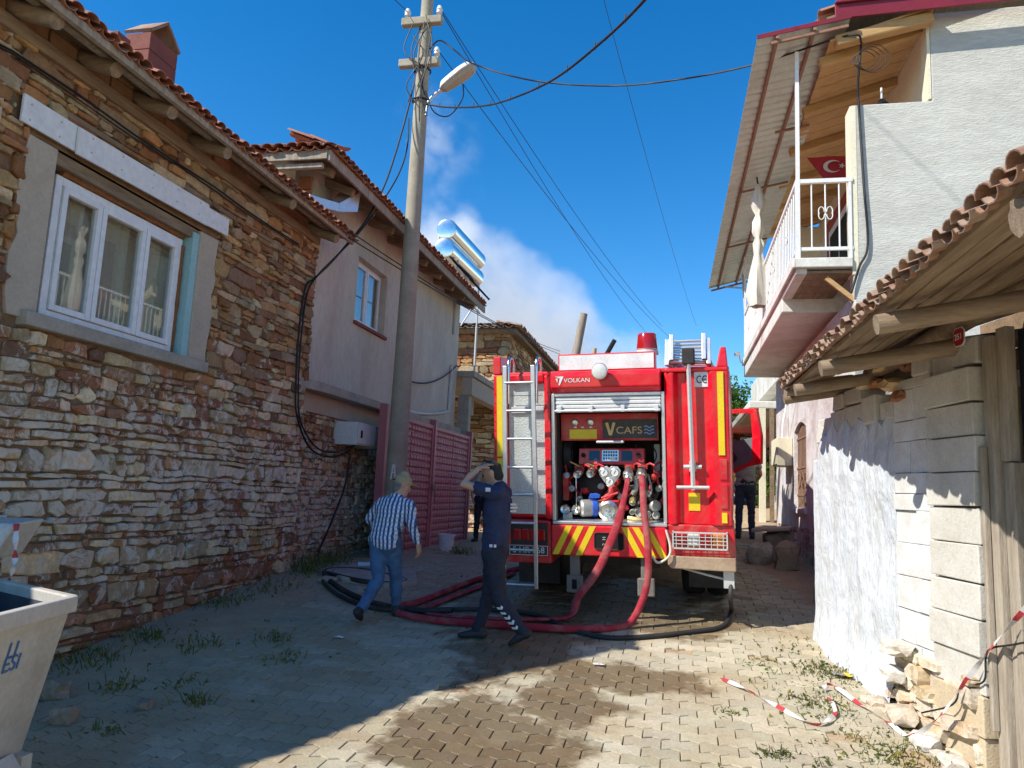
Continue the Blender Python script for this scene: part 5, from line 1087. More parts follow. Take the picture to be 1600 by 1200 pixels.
def fused(name, b, mt, parent, voxel=.013, smooth=5, extra=None, wrinkle=0):
    inv = rootm(parent).inverted(); b.v = [tuple(inv @ V(p)) for p in b.v]
    me = bpy.data.meshes.new('tmp'); me.from_pydata(b.v, [], b.f)
    bm = bmesh.new(); bm.from_mesh(me); bmesh.ops.recalc_face_normals(bm, faces=bm.faces); bm.to_mesh(me); bm.free()
    o = bpy.data.objects.new('tmp', me)
    r_ = o.modifiers.new('r', 'REMESH'); r_.mode = 'VOXEL'; r_.voxel_size = voxel
    s_ = o.modifiers.new('s', 'SMOOTH'); s_.factor = .5; s_.iterations = smooth
    m2 = evaluated_mesh(o); TMP.collection.objects.unlink(o); JUNK.extend((o, me))
    if wrinkle:
        for v, nm, p in [(v, v.normal.copy(), v.co.copy()) for v in m2.vertices]:
            k = mnoise.noise(V((p.x*7, p.y*7, p.z*16)))+.5*mnoise.noise(V((p.x*15, p.y*15, p.z*30))); v.co = p+nm*(wrinkle*k)
    out = MB(); out.add([v.co for v in m2.vertices], [tuple(p.vertices) for p in m2.polygons]); JUNK.append(m2)
    if extra: inv2 = inv; out.add([inv2 @ V(p) for p in extra.v], extra.f)
    return obj(name, out, mt, parent, local=True, smooth=75)
def add_hand(b, wrist, d, nrm, left=True, curl=.5, s=1.):
    d = V(d).normalized(); nrm = V(nrm); nrm = (nrm-d*nrm.dot(d)).normalized(); sd = d.cross(nrm)*(1 if left else -1); w_ = V(wrist)
    loft(b, [(w_, .027*s, .02*s), (w_+d*.05*s, .04*s, .016*s), (w_+d*.09*s, .042*s, .014*s)], sd, 10)
    for k, (o_, ln) in enumerate(((-.031, .068), (-.011, .078), (.011, .074), (.031, .058))):
        p = w_+d*.09*s+sd*(o_*s); q = p+(d*math.cos(curl*.6)+nrm*math.sin(curl*.6)).normalized()*(ln*.42*s); e = q+(d*math.cos(curl*1.5)+nrm*math.sin(curl*1.5)).normalized()*(ln*.36*s); g_ = e+(d*math.cos(curl*2.3)+nrm*math.sin(curl*2.3)).normalized()*(ln*.25*s)
        b.tube([p, q, e, g_], [.0095*s, .0088*s, .008*s, .006*s], 7)
    p = w_+d*.025*s-sd*.03*s; q = p+(d*.6-sd*.7+nrm*.2).normalized()*.04*s; e = q+(d*.9-sd*.1+nrm*.4).normalized()*.032*s
    b.tube([p, q, e], [.013*s, .011*s, .008*s], 7); return b
def lerp(a, b_, t): return V(a).lerp(V(b_), t)
def person(label, J, face, mt_top, mt_leg, hair, sleeve='short', cap=False, curlL=.5, curlR=.5, group='people around the fire engine', palmL=None, palmR=None, shoes=M_SHOE):
    J = {k: V(v) for k, v in J.items()}; face = V(face).normalized(); base = (J['ankL']+J['ankR'])/2; base.z = gz(base.x, base.y)
    P = thing('person', label, 'person', base, group)
    side = V((face.y, -face.x, 0)).normalized()                       # the person's right
    sh = J['shR']-J['shL']; shs = sh.normalized(); up = (J['neck']-J['belt']).normalized()
    def torso(b, k, lo):
        ch = lerp(J['belt'], J['neck'], .62)
        loft(b, [(J['belt']-up*lo, .165*k, .115*k), (J['belt'], .155*k, .112*k), (lerp(J['belt'], J['neck'], .35), .165*k, .118*k), (ch, .185*k, .125*k), (lerp(J['belt'], J['neck'], .84), .165*k, .10*k), (J['neck']-up*.015, .07*k, .065*k)], shs, 18)
        for s_ in 'LR': loft(b, [(lerp(J['sh'+s_], J['neck'], .45)-up*.02, .075*k, .08*k), (J['sh'+s_], .062*k, .066*k)], shs, 12)
        return b
    def arm(b, s_, k, t1=1.):
        a, e, w_ = J['sh'+s_], J['el'+s_], J['wr'+s_]
        if t1 < .5: loft(b, [(a, .06*k, .062*k), (lerp(a, e, t1*2), .053*k, .055*k)], shs, 12)
        else: loft(b, [(a, .057*k, .059*k), (lerp(a, e, .5), .048*k, .05*k), (e, .041*k, .042*k), (lerp(e, w_, .4), .04*k, .04*k), (w_, .028*k, .027*k)], shs, 12)
        return b
    def leg(b, s_, k, end=1.):
        h, kn, an = J['hip'+s_], J['kn'+s_], J['ank'+s_]
        loft(b, [(h+V((0, 0, .03)), .09*k, .10*k), (lerp(h, kn, .5), .078*k, .082*k), (kn, .062*k, .064*k), (lerp(kn, an, .35), .06*k, .062*k), (lerp(kn, an, end), .046*k, .05*k)], side, 14); return b
    b = torso(MB(), .9, .06)
    for s_ in 'LR': arm(b, s_, .92); leg(b, s_, .82)
    loft(b, [(J['neck']-up*.05, .055, .055), (lerp(J['neck'], J['head'], .55), .05, .052)], side, 12)
    hd = J['head']; hu = (hd-J['neck']).normalized(); hu = (hu*.6+V((0, 0, 1))*.4).normalized(); hf = J.get('look', face); hf = (hf-hu*hf.dot(hu)).normalized(); hs = hf.cross(hu)
    loft(b, [(hd-hu*.085+hf*.035, .05, .055), (hd-hu*.04+hf*.018, .066, .082), (hd+hu*.02, .074, .094), (hd+hu*.06-hf*.004, .066, .086), (hd+hu*.085-hf*.006, .04, .055)], hs, 16)
    loft(b, [(hd+hf*.095-hu*.0, .011, .012), (hd+hf*.112-hu*.03, .016, .014)], hs, 8)
    for k in (-1, 1): loft(b, [(hd+hs*(.076*k)-hu*.025-hf*.01, .008, .02), (hd+hs*(.084*k)+hu*.02-hf*.015, .008, .022)], hs, 8)
    ex = MB()
    for s_, cl, pm_ in (('L', curlL, palmL), ('R', curlR, palmR)):
        d = J['ha'+s_]-J['wr'+s_]; add_hand(ex, J['wr'+s_], d, pm_ or -shs*(-1 if s_ == 'L' else 1), s_ == 'L', cl)
    body = fused('body', b, M_SKIN, P, .012, 6, ex)
    e_ = MB()
    for k in (-1, 1): e_.ball(hd+hf*.086+hs*(.03*k)+hu*.008, .011, n=6)
    obj('eyes', e_, M_DARK, P)
    obj('mouth', loft(MB(), [(hd+hf*.096-hu*.06-hs*.022, .004, .004), (hd+hf*.1-hu*.06, .006, .005), (hd+hf*.096-hu*.06+hs*.022, .004, .004)], hu, 8), mat('lips', (.32, .12, .09), None, 5, .5), P)
    # clothing
    b = torso(MB(), 1.04, .05)
    for s_ in 'LR': arm(b, s_, 1.12 if sleeve == 'short' else 1.2, .27 if sleeve == 'short' else 1.)
    fused('shirt', b, mt_top, P, .012, 4, wrinkle=.014)
    b = MB(); kt = 1. if sleeve == 'short' else .93; loft(b, [(J['belt']+up*(.02 if kt == 1 else -.02), .155*kt, .115*kt), (J['belt']-up*.06, .165*kt, .122*kt), (lerp(J['hipL'], J['hipR'], .5)-V((0, 0, .03)), .155, .115)], shs, 16)
    for s_ in 'LR': leg(b, s_, 1.06, 1.02)
    fused('trousers', b, mt_leg, P, .012, 3, wrinkle=.013)
    if sleeve == 'short': obj('belt', loft(MB(), [(J['belt']-up*.035, .160, .118), (J['belt']-up*.012, .160, .118)], shs, 20), M_DARKCLOTH, P, smooth=50)
    for s_ in 'LR':
        a, t = J['ank'+s_], J['toe'+s_]; d = (t-a); hl = J['heel'+s_]; fd = (t-hl).normalized()
        b = MB(); loft(b, [(a, .043, .047), (lerp(a, hl, .75)+V((0, 0, .02)), .044, .05)], side, 12)
        loft(b, [(hl+V((0, 0, .04)), .04, .038), (lerp(hl, t, .45)+V((0, 0, .045)), .045, .042), (lerp(hl, t, .8)+V((0, 0, .032)), .046, .03), (t+V((0, 0, .026)), .034, .022)], side, 12)
        fused('shoe', b, shoes, P, .01, 4)
    if cap:
        c_ = MB(); loft(c_, [(hd+hu*.028, .083, .102), (hd+hu*.075, .078, .096), (hd+hu*.105, .05, .062)], hs, 18)
        loft(c_, [(hd+hu*.034+hf*.09, .07, .008), (hd+hu*.025+hf*.17, .058, .007)], hs, 14)
        fused('cap', c_, M_CAP, P, .007, 3)
        obj('cap_strap', MB().tube([hd+hu*.03-hf*.104+hs*.03, hd+hu*.032-hf*.107, hd+hu*.03-hf*.104-hs*.03], .006, 6), M_DARKCLOTH, P)
        obj('hair', loft(MB(), [(hd-hu*.06-hf*.042, .05, .045), (hd-hu*.01-hf*.03, .07, .068)], hs, 14), hair, P, smooth=60)
    else:
        b = MB(); loft(b, [(hd-hu*.03-hf*.042, .06, .06), (hd+hu*.035-hf*.016, .077, .092), (hd+hu*.077-hf*.006, .055, .07)], hs, 16)
        fused('hair', b, hair, P, .009, 3, wrinkle=.003)
    return P
# fire officer, both hands to his head
g = lambda x, y, dz=0: V((x, y, gz(x, y)+dz))
FO = person('fire officer in navy T-shirt and trousers, hands on his head, striding past the hoses', dict(
    head=(-1.645, 6.88, 1.755), neck=(-1.575, 6.88, 1.645), look=(-1, .25, -.45), belt=(-1.585, 6.88, 1.115), shL=(-1.56, 6.70, 1.575), shR=(-1.55, 7.06, 1.575),
    elL=(-1.885, 6.70, 1.655), wrL=(-1.755, 6.79, 1.80), haL=(-1.64, 6.85, 1.86), elR=(-1.84, 7.07, 1.63), wrR=(-1.74, 6.98, 1.80), haR=(-1.64, 6.93, 1.87),
    hipL=(-1.575, 6.80, 1.02), hipR=(-1.61, 6.96, 1.02), knL=(-1.50, 6.78, .635), ankL=(-1.285, 6.78, .385), heelL=(-1.235, 6.78, .335), toeL=g(-1.39, 6.78, -.0),
    knR=(-1.645, 6.97, .655), ankR=(-1.735, 6.97, .345), heelR=g(-1.675, 6.97), toeR=g(-1.905, 6.96)), (-1, .12, 0), M_NAVY, M_DARKCLOTH, M_HAIR, curlL=.45, curlR=.45, palmL=(.3, .3, -1), palmR=(.3, -.3, -1))
b = MB()
for i in range(5):
    c_ = lerp((-1.475, 6.78, .585), (-1.335, 6.78, .425), i/4)+V((.0, -.068+.002*i, 0)); dn = (V((-1.285, 0, .385))-V((-1.50, 0, .635))).normalized(); ac = V((-dn.z, 0, dn.x))
    for s_ in (-1, 1):
        p0 = c_+dn*.012; p1 = c_+ac*(s_*.034)-dn*.012+V((0, .016, 0)); b.add([p0-dn*.012, p0+dn*.012, p1+dn*.012, p1-dn*.012]+[q+V((0, .012, 0)) for q in (p0-dn*.012, p0+dn*.012, p1+dn*.012, p1-dn*.012)], [(0, 1, 2, 3), (4, 7, 6, 5), (0, 4, 5, 1), (1, 5, 6, 2), (2, 6, 7, 3), (3, 7, 4, 0)])
obj('reflective_chevron', b, M_SIGNW, FO)
b = MB()
for r_ in range(3):
    for k in range(5 if r_ != 1 else 6): b.box(-1.445+.004*k, -1.436+.004*k, 6.80+k*.03, 6.822+k*.03, 1.475-r_*.03, 1.493-r_*.03)
obj('back_print', b, M_SIGNW, FO)
obj('sleeve_badge', MB().box(-1.645, -1.60, 6.633, 6.641, 1.59, 1.625), M_SIGNW, FO); obj('belt_clip', MB().box(-1.60, -1.575, 6.70, 6.712, 1.10, 1.125).box(-1.56, -1.54, 6.70, 6.712, 1.10, 1.125), M_SIGNW, FO)
# man in cap
person('man in khaki cap, blue and white checked shirt and jeans, walking past the pole', dict(
    head=(-2.775, 7.56, 1.615), neck=(-2.80, 7.50, 1.485), look=(.75, .7, -.15), belt=(-2.865, 7.40, 1.10), shL=(-2.975, 7.50, 1.405), shR=(-2.635, 7.44, 1.40),
    elL=(-3.095, 7.50, 1.24), wrL=(-3.01, 7.62, 1.14), haL=(-2.95, 7.7, 1.12), elR=(-2.575, 7.40, 1.20), wrR=(-2.53, 7.46, 1.035), haR=(-2.52, 7.49, .95),
    hipL=(-2.935, 7.40, 1.03), hipR=(-2.79, 7.42, 1.03), knL=(-2.895, 7.38, .665), ankL=(-2.985, 7.20, .385), heelL=(-2.995, 7.12, .335), toeL=g(-3.03, 7.30),
    knR=(-2.785, 7.58, .67), ankR=(-2.785, 7.66, .385), heelR=g(-2.785, 7.62), toeR=g(-2.74, 7.85)), (.3, .95, 0), M_CHECK, M_DENIM, M_HAIRG, sleeve='long', cap=True)
zf = gz(1.2, 13.7)
person('man in grey T-shirt and jeans standing behind the open cab door', dict(
    head=(1.21, 13.74, zf+1.62), neck=(1.21, 13.70, zf+1.47), belt=(1.21, 13.68, zf+.98), shL=(1.02, 13.70, zf+1.40), shR=(1.40, 13.70, zf+1.40), elL=(0.97, 13.70, zf+1.1), wrL=(1.01, 13.85, zf+.95), haL=(1.03, 13.95, zf+.95), elR=(1.46, 13.70, zf+1.1), wrR=(1.39, 13.88, zf+.97), haR=(1.33, 13.95, zf+.98),
    hipL=(1.13, 13.70, zf+.9), hipR=(1.30, 13.70, zf+.9), knL=(1.11, 13.72, zf+.5), ankL=(1.10, 13.70, zf+.1), heelL=g(1.10, 13.64), toeL=g(1.07, 13.88), knR=(1.31, 13.72, zf+.5), ankR=(1.32, 13.70, zf+.1), heelR=g(1.32, 13.64), toeR=g(1.35, 13.88)), (0, 1, 0), M_GREYTEE, M_DENIM2, M_HAIR)
zg = gz(-3.95, 15.7)
person('person in dark clothes standing in the shade at the end of the pink gate', dict(
    head=(-3.93, 15.7, zg+1.60), neck=(-3.95, 15.7, zg+1.45), belt=(-3.95, 15.72, zg+.96), shL=(-3.76, 15.74, zg+1.38), shR=(-4.13, 15.68, zg+1.38), elL=(-3.72, 15.75, zg+1.08), wrL=(-3.78, 15.6, zg+.92), haL=(-3.8, 15.55, zg+.84), elR=(-4.18, 15.68, zg+1.08), wrR=(-4.13, 15.56, zg+.9), haR=(-4.1, 15.5, zg+.82),
    hipL=(-3.87, 15.72, zg+.88), hipR=(-4.03, 15.7, zg+.88), knL=(-3.86, 15.72, zg+.48), ankL=(-3.85, 15.74, zg+.1), heelL=g(-3.85, 15.8), toeL=g(-3.82, 15.57), knR=(-4.05, 15.7, zg+.48), ankR=(-4.06, 15.72, zg+.1), heelR=g(-4.06, 15.78), toeR=g(-4.09, 15.55)), (.1, -1, 0), M_GREYTEE, M_DARKCLOTH, M_HAIR)
# ------------------------------------------------------------------ utility pole with lamp and cables
M_POLE = mat('pole_concrete', (.40, .36, .27), (.32, .285, .21), 4, .9, .4, 45, co='pos', dirt=(.25, .21, .15), dfac=.4, ds=3)
M_PORC = mat('porcelain', (.75, .74, .70), None, 4, .25)
UP = thing('utility_pole', 'tall concrete utility pole with two crossarms in front of the plastered house', 'utility pole', (-4.05, 10.75, .5))
obj('shaft', MB().tube([(-4.05, 10.75, .3), (-4.05, 10.75, 3), (-4.05, 10.75, 6.5), (-4.05, 10.76, 10.6)], [.165, .145, .118, .09], 20), M_POLE, UP, smooth=50)
for z_, dx in ((9.06, 0), (8.34, 0)):
    ca = obj('crossarm', MB().box(-4.42, -3.74, 10.60, 10.72, z_-.07, z_+.06), M_POLE, UP, bev=.015)
    for x_ in (-4.34, -3.80) if z_ > 9 else (-3.80,):
        obj('insulator', MB().lathe([(.012, 0), (.012, .05), (.05, .06), (.045, .10), (.055, .11), (.045, .15), (.03, .18), (0, .19)], Matrix.Translation((x_, 10.66, z_+.06)), 16), M_PORC, ca, smooth=45)
obj('clamp', MB().tube([(-4.05+.135*math.cos(t*.52), 10.75+.135*math.sin(t*.52), 7.72) for t in range(13)], .015, 6).tube([(-4.05+.13*math.cos(t*.52), 10.75+.13*math.sin(t*.52), 8.25) for t in range(13)], .014, 6), M_CABLE, UP)
b = MB()
for x_, z_ in ((-.035, 0), (.035, 0)): b.beam((-4.03+x_, 10.575, 1.70), (-4.03+x_*.25, 10.578, 1.92), .022, .004, up=(0, 1, 0))
b.beam((-4.06, 10.573, 1.80), (-4.0, 10.573, 1.80), .02, .004, up=(0, 1, 0)); obj('painted_mark', b, M_SIGNW, UP)
for k in range(7):
    a = rnd.uniform(0, 6.28); p0 = V((-4.05+.16*math.cos(a), 10.62+.06*math.sin(a), 9.1-rnd.uniform(0, .3))); p1 = V((-4.05+.16*math.cos(a+1.5), 10.6, 7.6+rnd.uniform(-.3, .4)))
    obj('jumper_wire', MB().tube(catmull([p0, p0.lerp(p1, .4)+V((rnd.uniform(-.22, .22), -.05, rnd.uniform(-.1, .1))), p0.lerp(p1, .75)+V((rnd.uniform(-.12, .12), -.05, 0)), p1], 5), .009, 5), M_CABLE, UP, smooth=60)
SLm = thing('street_lamp', 'white oval street lamp reaching out from the utility pole', 'street lamp', (-3.9, 10.75, 7.7))
dl = V((.52, .0, .36)).normalized(); xl = V((0, 1, 0)); nl = dl.cross(xl); LM = Matrix.Identity(4)
for a, vv in enumerate((dl, xl, nl)):
    for q in range(3): LM[q][a] = vv[q]
LM.translation = V((-3.72, 10.72, 7.87))
def hull(k, z0, z1, b):
    n = 24; st = [(0, .06), (.05, .10), (.2, .13), (.45, .16), (.62, .14), (.68, .09)]
    pr = [(x, w_) for x, w_ in st]; ring = [(x, w_*k) for x, w_ in pr]+[(x, -w_*k) for x, w_ in pr[::-1]]
    lo = [LM @ V((x, y, z0)) for x, y in ring]; hi = [LM @ V((.34+(x-.34)*.8, y*.7, z1)) for x, y in ring]; m_ = len(ring)
    return b.add(lo+hi, [tuple(range(m_)), tuple(range(2*m_-1, m_-1, -1))]+[(i, (i+1) % m_, m_+(i+1) % m_, m_+i) for i in range(m_)])
obj('housing', hull(1, .0, .10 if nl.z > 0 else -.10, MB()), M_WHITE, SLm, smooth=40, bev=.015)
obj('lens', hull(.8, -.002 if nl.z > 0 else .002, -.07 if nl.z > 0 else .07, MB()), mat('lamp_bowl', (.45, .40, .30), None, 4, .3), SLm, smooth=40, bev=.01)
obj('arm', MB().tube(catmull([(-3.93, 10.7, 7.45), (-3.9, 10.7, 7.68), (-3.80, 10.71, 7.81), (-3.66, 10.72, 7.91)], 5), .024, 10), M_GALV, SLm, smooth=60)
wire('lamp_lead', catmull([(-3.95, 10.66, 7.85), (-3.8, 10.68, 7.50), (-3.55, 10.7, 7.42), (-3.35, 10.72, 7.7), (-3.35, 10.72, 7.95)], 6), .01, 'thin lead hanging in a loop under the street lamp', M_CABLE)
thick = catmull([(-3.92, 10.66, 7.62), (-3.47, 10.4, 7.40), (-2.81, 9.7, 6.99), (-2.2, 8.9, 6.6), (-1.42, 7.8, 6.18), (-.81, 6.8, 5.91), (-.29, 5.8, 5.67), (.15, 4.8, 5.52), (1.5, 2.0, 5.5)], 8)
b = MB().tube(thick, .014, 6)
for i in range(0, 50, 5): p = thick[i]; b.tube([p+V((0, 0, .06)), p-V((0, 0, .02))], .008, 5)
tag(obj('overhead_cable', b, M_CABLE, smooth=60), 'thick twisted black cable with clips swooping from the pole overhead to the upper right', 'cable')
wire('service_cable', catmull([(-3.92, 10.64, 8.55), (-3.74, 10.6, 8.66), (-3.45, 10.55, 8.42), (-3.12, 10.45, 8.12), (-2.12, 10.1, 7.57), (-.96, 9.7, 7.17), (-.01, 9.3, 6.96), (.9, 8.9, 6.86), (1.84, 8.4, 6.83), (2.0, 8.45, 6.75)], 8), .012, 'service cable sagging from the pole to the balcony house roof', M_CABLE)
for k, (e, z0) in enumerate((((-1.3, 34, 8.99), 9.25), ((-.59, 34, 9.28), 9.25), ((-.02, 34, 8.55), 8.5))):
    wire('power_line', sag((-3.8+.02*k, 10.66, z0), e, .35), .007, ('lowest', 'middle', 'highest')[0 if k == 2 else 1 if k == 0 else 2]+' thin power line running from the pole across the sky behind the truck', M_CABLE)
wire('power_line', sag((.9, 34, 9.3), (-2.2, 3.0, 11.0), .5), .006, 'thin power line crossing the sky above the street lamp', M_CABLE)
wire('power_line', sag((-4.34, 10.66, 9.25), (-6.5, 3.0, 10.2), .3), .006, 'thin power line leaving the pole top to the upper left', M_CABLE)
wire('drop_cable', catmull([(-4.15, 10.66, 8.0), (-4.2, 10.5, 7.26), (-4.3, 10.2, 6.19), (-4.43, 9.9, 5.47), (-4.56, 9.6, 5.0), (-4.66, 9.3, 4.6), (-4.72, 9.0, 4.3), (-4.74, 8.8, 4.1), (-4.73, 8.72, 3.49), (-4.72, 8.74, 2.83), (-4.72, 8.84, 2.43), (-4.72, 9.27, 2.05), (-4.74, 9.97, 1.97), (-4.72, 10.55, 2.1)], 7), .014, 'outer black drop cable from the pole down the stone house corner to the meter box', M_CABLE)
wire('drop_cable', catmull([(-4.2, 10.66, 7.4), (-4.13, 10.5, 6.83), (-4.17, 10.3, 6.28), (-4.33, 10.0, 5.65), (-4.47, 9.7, 5.16), (-4.62, 9.35, 4.7), (-4.70, 9.05, 4.36), (-4.735, 8.86, 4.05), (-4.72, 8.77, 3.45), (-4.71, 8.79, 2.8), (-4.71, 8.92, 2.38), (-4.71, 9.4, 2.08), (-4.72, 10.0, 2.04), (-4.68, 10.7, 2.2)], 7), .012, 'inner black drop cable hanging beside the other one to the meter box', M_CABLE)
wire('ground_cable', catmull([(-4.70, 10.5, 2.05), (-4.72, 10.45, 1.57), (-4.74, 10.1, 1.02), (-4.72, 9.75, .65), (-4.6, 9.6, .52)], 7), .016, 'black cable running from the meter box down the whitewashed stones', M_CABLE)
for k in range(2): wire('eave_wire', sag((-4.28+.05*k, 9.0, 4.85+.06*k), (-3.68, 24, 6.1+.1*k), .12+.06*k), .009, ('lower', 'upper')[k]+' of two wires strung past the plastered house below its eave', M_CABLE)
wire('wall_wire', catmull([(2.0, 8.5, 6.77), (1.97, 8.56, 6.3), (1.98, 8.57, 6.0), (2.01, 8.57, 5.17), (2.04, 8.57, 4.45), (1.95, 8.57, 4.2), (1.86, 8.57, 3.9)], 7), .013, 'black wire wandering down the white end wall beside the balcony', M_CABLE)
b = MB()
for k in range(4): b.tube([V((2.02+.03*k, 8.46-.01*k, 6.55))+V((.14+.01*k)*0 if False else (0, 0, 0))+V(((.13+.015*k)*math.cos(t*.33), .02*math.sin(t), (.10+.02*k)*math.sin(t*.33))) for t in range(20)], .004, 5)
tag(obj('wire_coil', b, M_CABLE), 'loose coil of thin wire hanging at the balcony house eave', 'wire coil')
wire('gate_wall_cable', sag((-4.80, 12.6, 3.55), (-4.80, 16.1, 4.35), .25), .014, 'black cable sagging across the plastered wall above the conduit', M_CABLE)

# ------------------------------------------------------------------ meter boxes, gate, bucket
MX = thing('meter_box', 'pale grey steel meter box with a narrower box beside it on the whitewashed stones', 'meter box', (-4.75, 10.9, 2.2))
M_BOX = mat('box_grey', (.68, .69, .65), (.61, .62, .58), 4, .5)
obj('case', MB().box(-4.95, -4.58, 10.42, 11.10, 2.18, 2.52), M_BOX, MX, bev=.008); dr = obj('door', MB().box(-4.578, -4.56, 10.44, 11.08, 2.20, 2.50), M_BOX, MX, bev=.004)
obj('handle', MB().box(-4.559, -4.545, 10.52, 10.56, 2.29, 2.4), M_DARK, dr); obj('side_box', MB().box(-4.95, -4.60, 11.13, 11.45, 2.17, 2.48), M_BOX, MX, bev=.008)
M_PINK = mat('faded_pink_metal', (.50, .145, .165), (.43, .12, .14), 3, .5, .1, 30, dirt=(.42, .2, .17), dfac=.35)
GT = thing('metal_gate', 'faded pink pressed-metal double gate behind the utility pole', 'gate', (-4.4, 13.5, .5))
for y0, y1 in ((11.05, 13.4), (13.5, 15.95)):
    lf = obj('leaf', MB().box(-4.43, -4.40, y0, y1, .52, 2.72), M_PINK, GT)
    n = 17; 
    for i in range(n):
        z0 = .56+2.12*i/n; z1 = z0+2.12/n-.012
        for a, c in ((y0+.08, (y0+y1)/2-.02), ((y0+y1)/2+.02, y1-.08)):
            b = MB(); m_ = 14; zs = [(z0, 0), (z0+(z1-z0)*.3, .028), (z0+(z1-z0)*.75, .028), (z1, 0)]
            for k in range(m_):
                u0, u1 = a+(c-a)*k/m_, a+(c-a)*(k+1)/m_; e = .002
                vs = [(-4.399+d*(.8 if k % 2 else 1), u0+e, z_) for z_, d in zs]+[(-4.399+d*(.8 if k % 2 else 1), u1-e, z_) for z_, d in zs]
                b.add(vs, [(q, q+1, q+5, q+4) for q in range(3)]+[(0, 1, 2, 3), (4, 7, 6, 5)])
            obj('pressed_panel', b, M_PINK, lf, fix=True)
    obj('leaf_frame', MB().box(-4.40, -4.355, y0, y0+.07, .5, 2.75).box(-4.40, -4.355, y1-.07, y1, .5, 2.75).box(-4.40, -4.36, y0, y1, 2.68, 2.75).box(-4.40, -4.36, y0, y1, .5, .55), M_PINK, lf, bev=.005)
for yy in (10.98, 13.45, 16.02): obj('post', MB().box(-4.46, -4.33, yy-.045, yy+.045, .35, 2.86), M_PINK, GT, bev=.006)
obj('latch', MB().box(-4.35, -4.31, 13.38, 13.52, 1.55, 1.66).tube([(-4.32, 13.42, 1.6), (-4.28, 13.45, 1.5), (-4.3, 13.45, 1.35)], .012, 6), M_RUST, GT)
BK = thing('plastic_bucket', 'white plastic bucket standing at the foot of the pink gate', 'bucket', (-3.9, 13.05, gz(-3.9, 13.05)))
zb = gz(-3.9, 13.05)
obj('shell', MB().lathe([(0, .0), (.115, 0), (.14, .25), (.15, .25), (.15, .29), (.142, .29), (.135, .26), (.11, .02), (0, .02)], Matrix.Translation((-3.9, 13.05, zb)), 26), M_WHITE, BK, smooth=40)
obj('handle', MB().tube([(-3.9+.15*math.cos(t*.314), 13.05-.06*math.sin(t*.314)-.02, zb+.26-.10*math.sin(t*.314)) for t in range(11)], .005, 5), M_GREYMETAL, BK)
# ------------------------------------------------------------------ bits on the ground
cs = MB(); ol = [(-4.7, 9.75), (-4.1, 9.95), (-3.3, 9.75), (-3.05, 9.1), (-3.3, 8.7), (-3.9, 8.75), (-4.45, 9.15)]
cs.prism([(x, y, gz(x, y)-.05) for x, y in ol], (0, 0, .11)); tag(obj('concrete_slab', cs, M_CONC, bev=.02), 'cracked concrete slab on the ground at the foot of the pole', 'slab')
for i, (x, y, s, lab, mt_) in enumerate(((1.22, 11.5, (.27, .22, .27), 'brown rough stone against the white house foot', M_STONE3), (1.52, 11.1, (.26, .16, .36), 'upright grey slab stone leaning at the white house foot', M_STONE3), (1.5, 11.7, (.34, .28, .44), 'dark stone at the back of the pile by the white house', M_STONE3),
        (1.62, 9.3, (.09, .09, .24), 'small pale upright stone at the plaster corner', M_STONE2), (-4.2, 4.72, (.2, .12, .12), 'orange brick-like stone on the ground behind the bin', M_STONE3), (-3.45, 4.72, (.08, .08, .06), 'small grey stone in the shaded paving', M_STONE3), (-4.02, 8.62, (.17, .12, .07), 'flat brown stone lying inside the black hose coil', M_STONE3), (-3.75, 4.35, (.12, .1, .09), 'round grey stone beside the bin foot', M_STONE3))):
    o = rock('loose_rock', (x, y, gz(x, y)+s[2]*.45), s, mt_, None, 40+i, ((.42, .37, .31), (.34, .27, .2), (.30, .25, .21))[i % 3]); tag(o, lab, 'stone')
o = obj('flat_stone', MB().prism([(1.1, 11.55, gz(1.1, 11.5)+.43), (1.6, 11.4, gz(1.1, 11.5)+.48), (1.72, 11.75, gz(1.1, 11.5)+.50), (1.2, 11.85, gz(1.1, 11.5)+.45)], (0, 0, .05)), M_CONC, bev=.015); tag(o, 'flat stone lying on top of the pile by the white house', 'stone')
WB = thing('water_bottle', 'crushed clear plastic bottle lying near the pole foot', 'bottle', (-3.85, 9.5, gz(-3.85, 9.5)))
obj('bottle', MB().lathe([(0, 0), (.035, .002), (.036, .05), (.030, .09), (.036, .13), (.034, .19), (.014, .235), (.013, .255), (0, .255)], zto((1, .35, .05), (-4.0, 9.45, gz(-4, 9.45)+.10)), 16), mat('pale_blue_plastic', (.45, .6, .75), None, 4, .2), WB, smooth=45)
obj('cap', MB().lathe([(.016, .25), (.016, .275), (0, .275)], zto((1, .35, .05), (-4.0, 9.45, gz(-4, 9.45)+.10)), 12), M_LBLUE, WB)
LT = thing('snack_wrapper', 'crumpled silver and yellow wrapper on the dirt by the plaster wall', 'litter', (1.33, 6.74, .26))
for k, (mt_, dx) in enumerate(((M_GALV, 0), (M_YEL, .05))):
    b = MB(); n = 5
    for j in range(n+1):
        for i in range(n+1): b.v.append((1.28+dx+i*.016, 6.70+j*.02, gz(1.3, 6.72)+.018+.02*rnd.random()))
    b.c = [(1, 1, 1)]*len(b.v); b.f = [(j*6+i, j*6+i+1, j*6+i+7, j*6+i+6) for j in range(n) for i in range(n)]; b.m = [0]*25; obj('foil', b, mt_, LT)
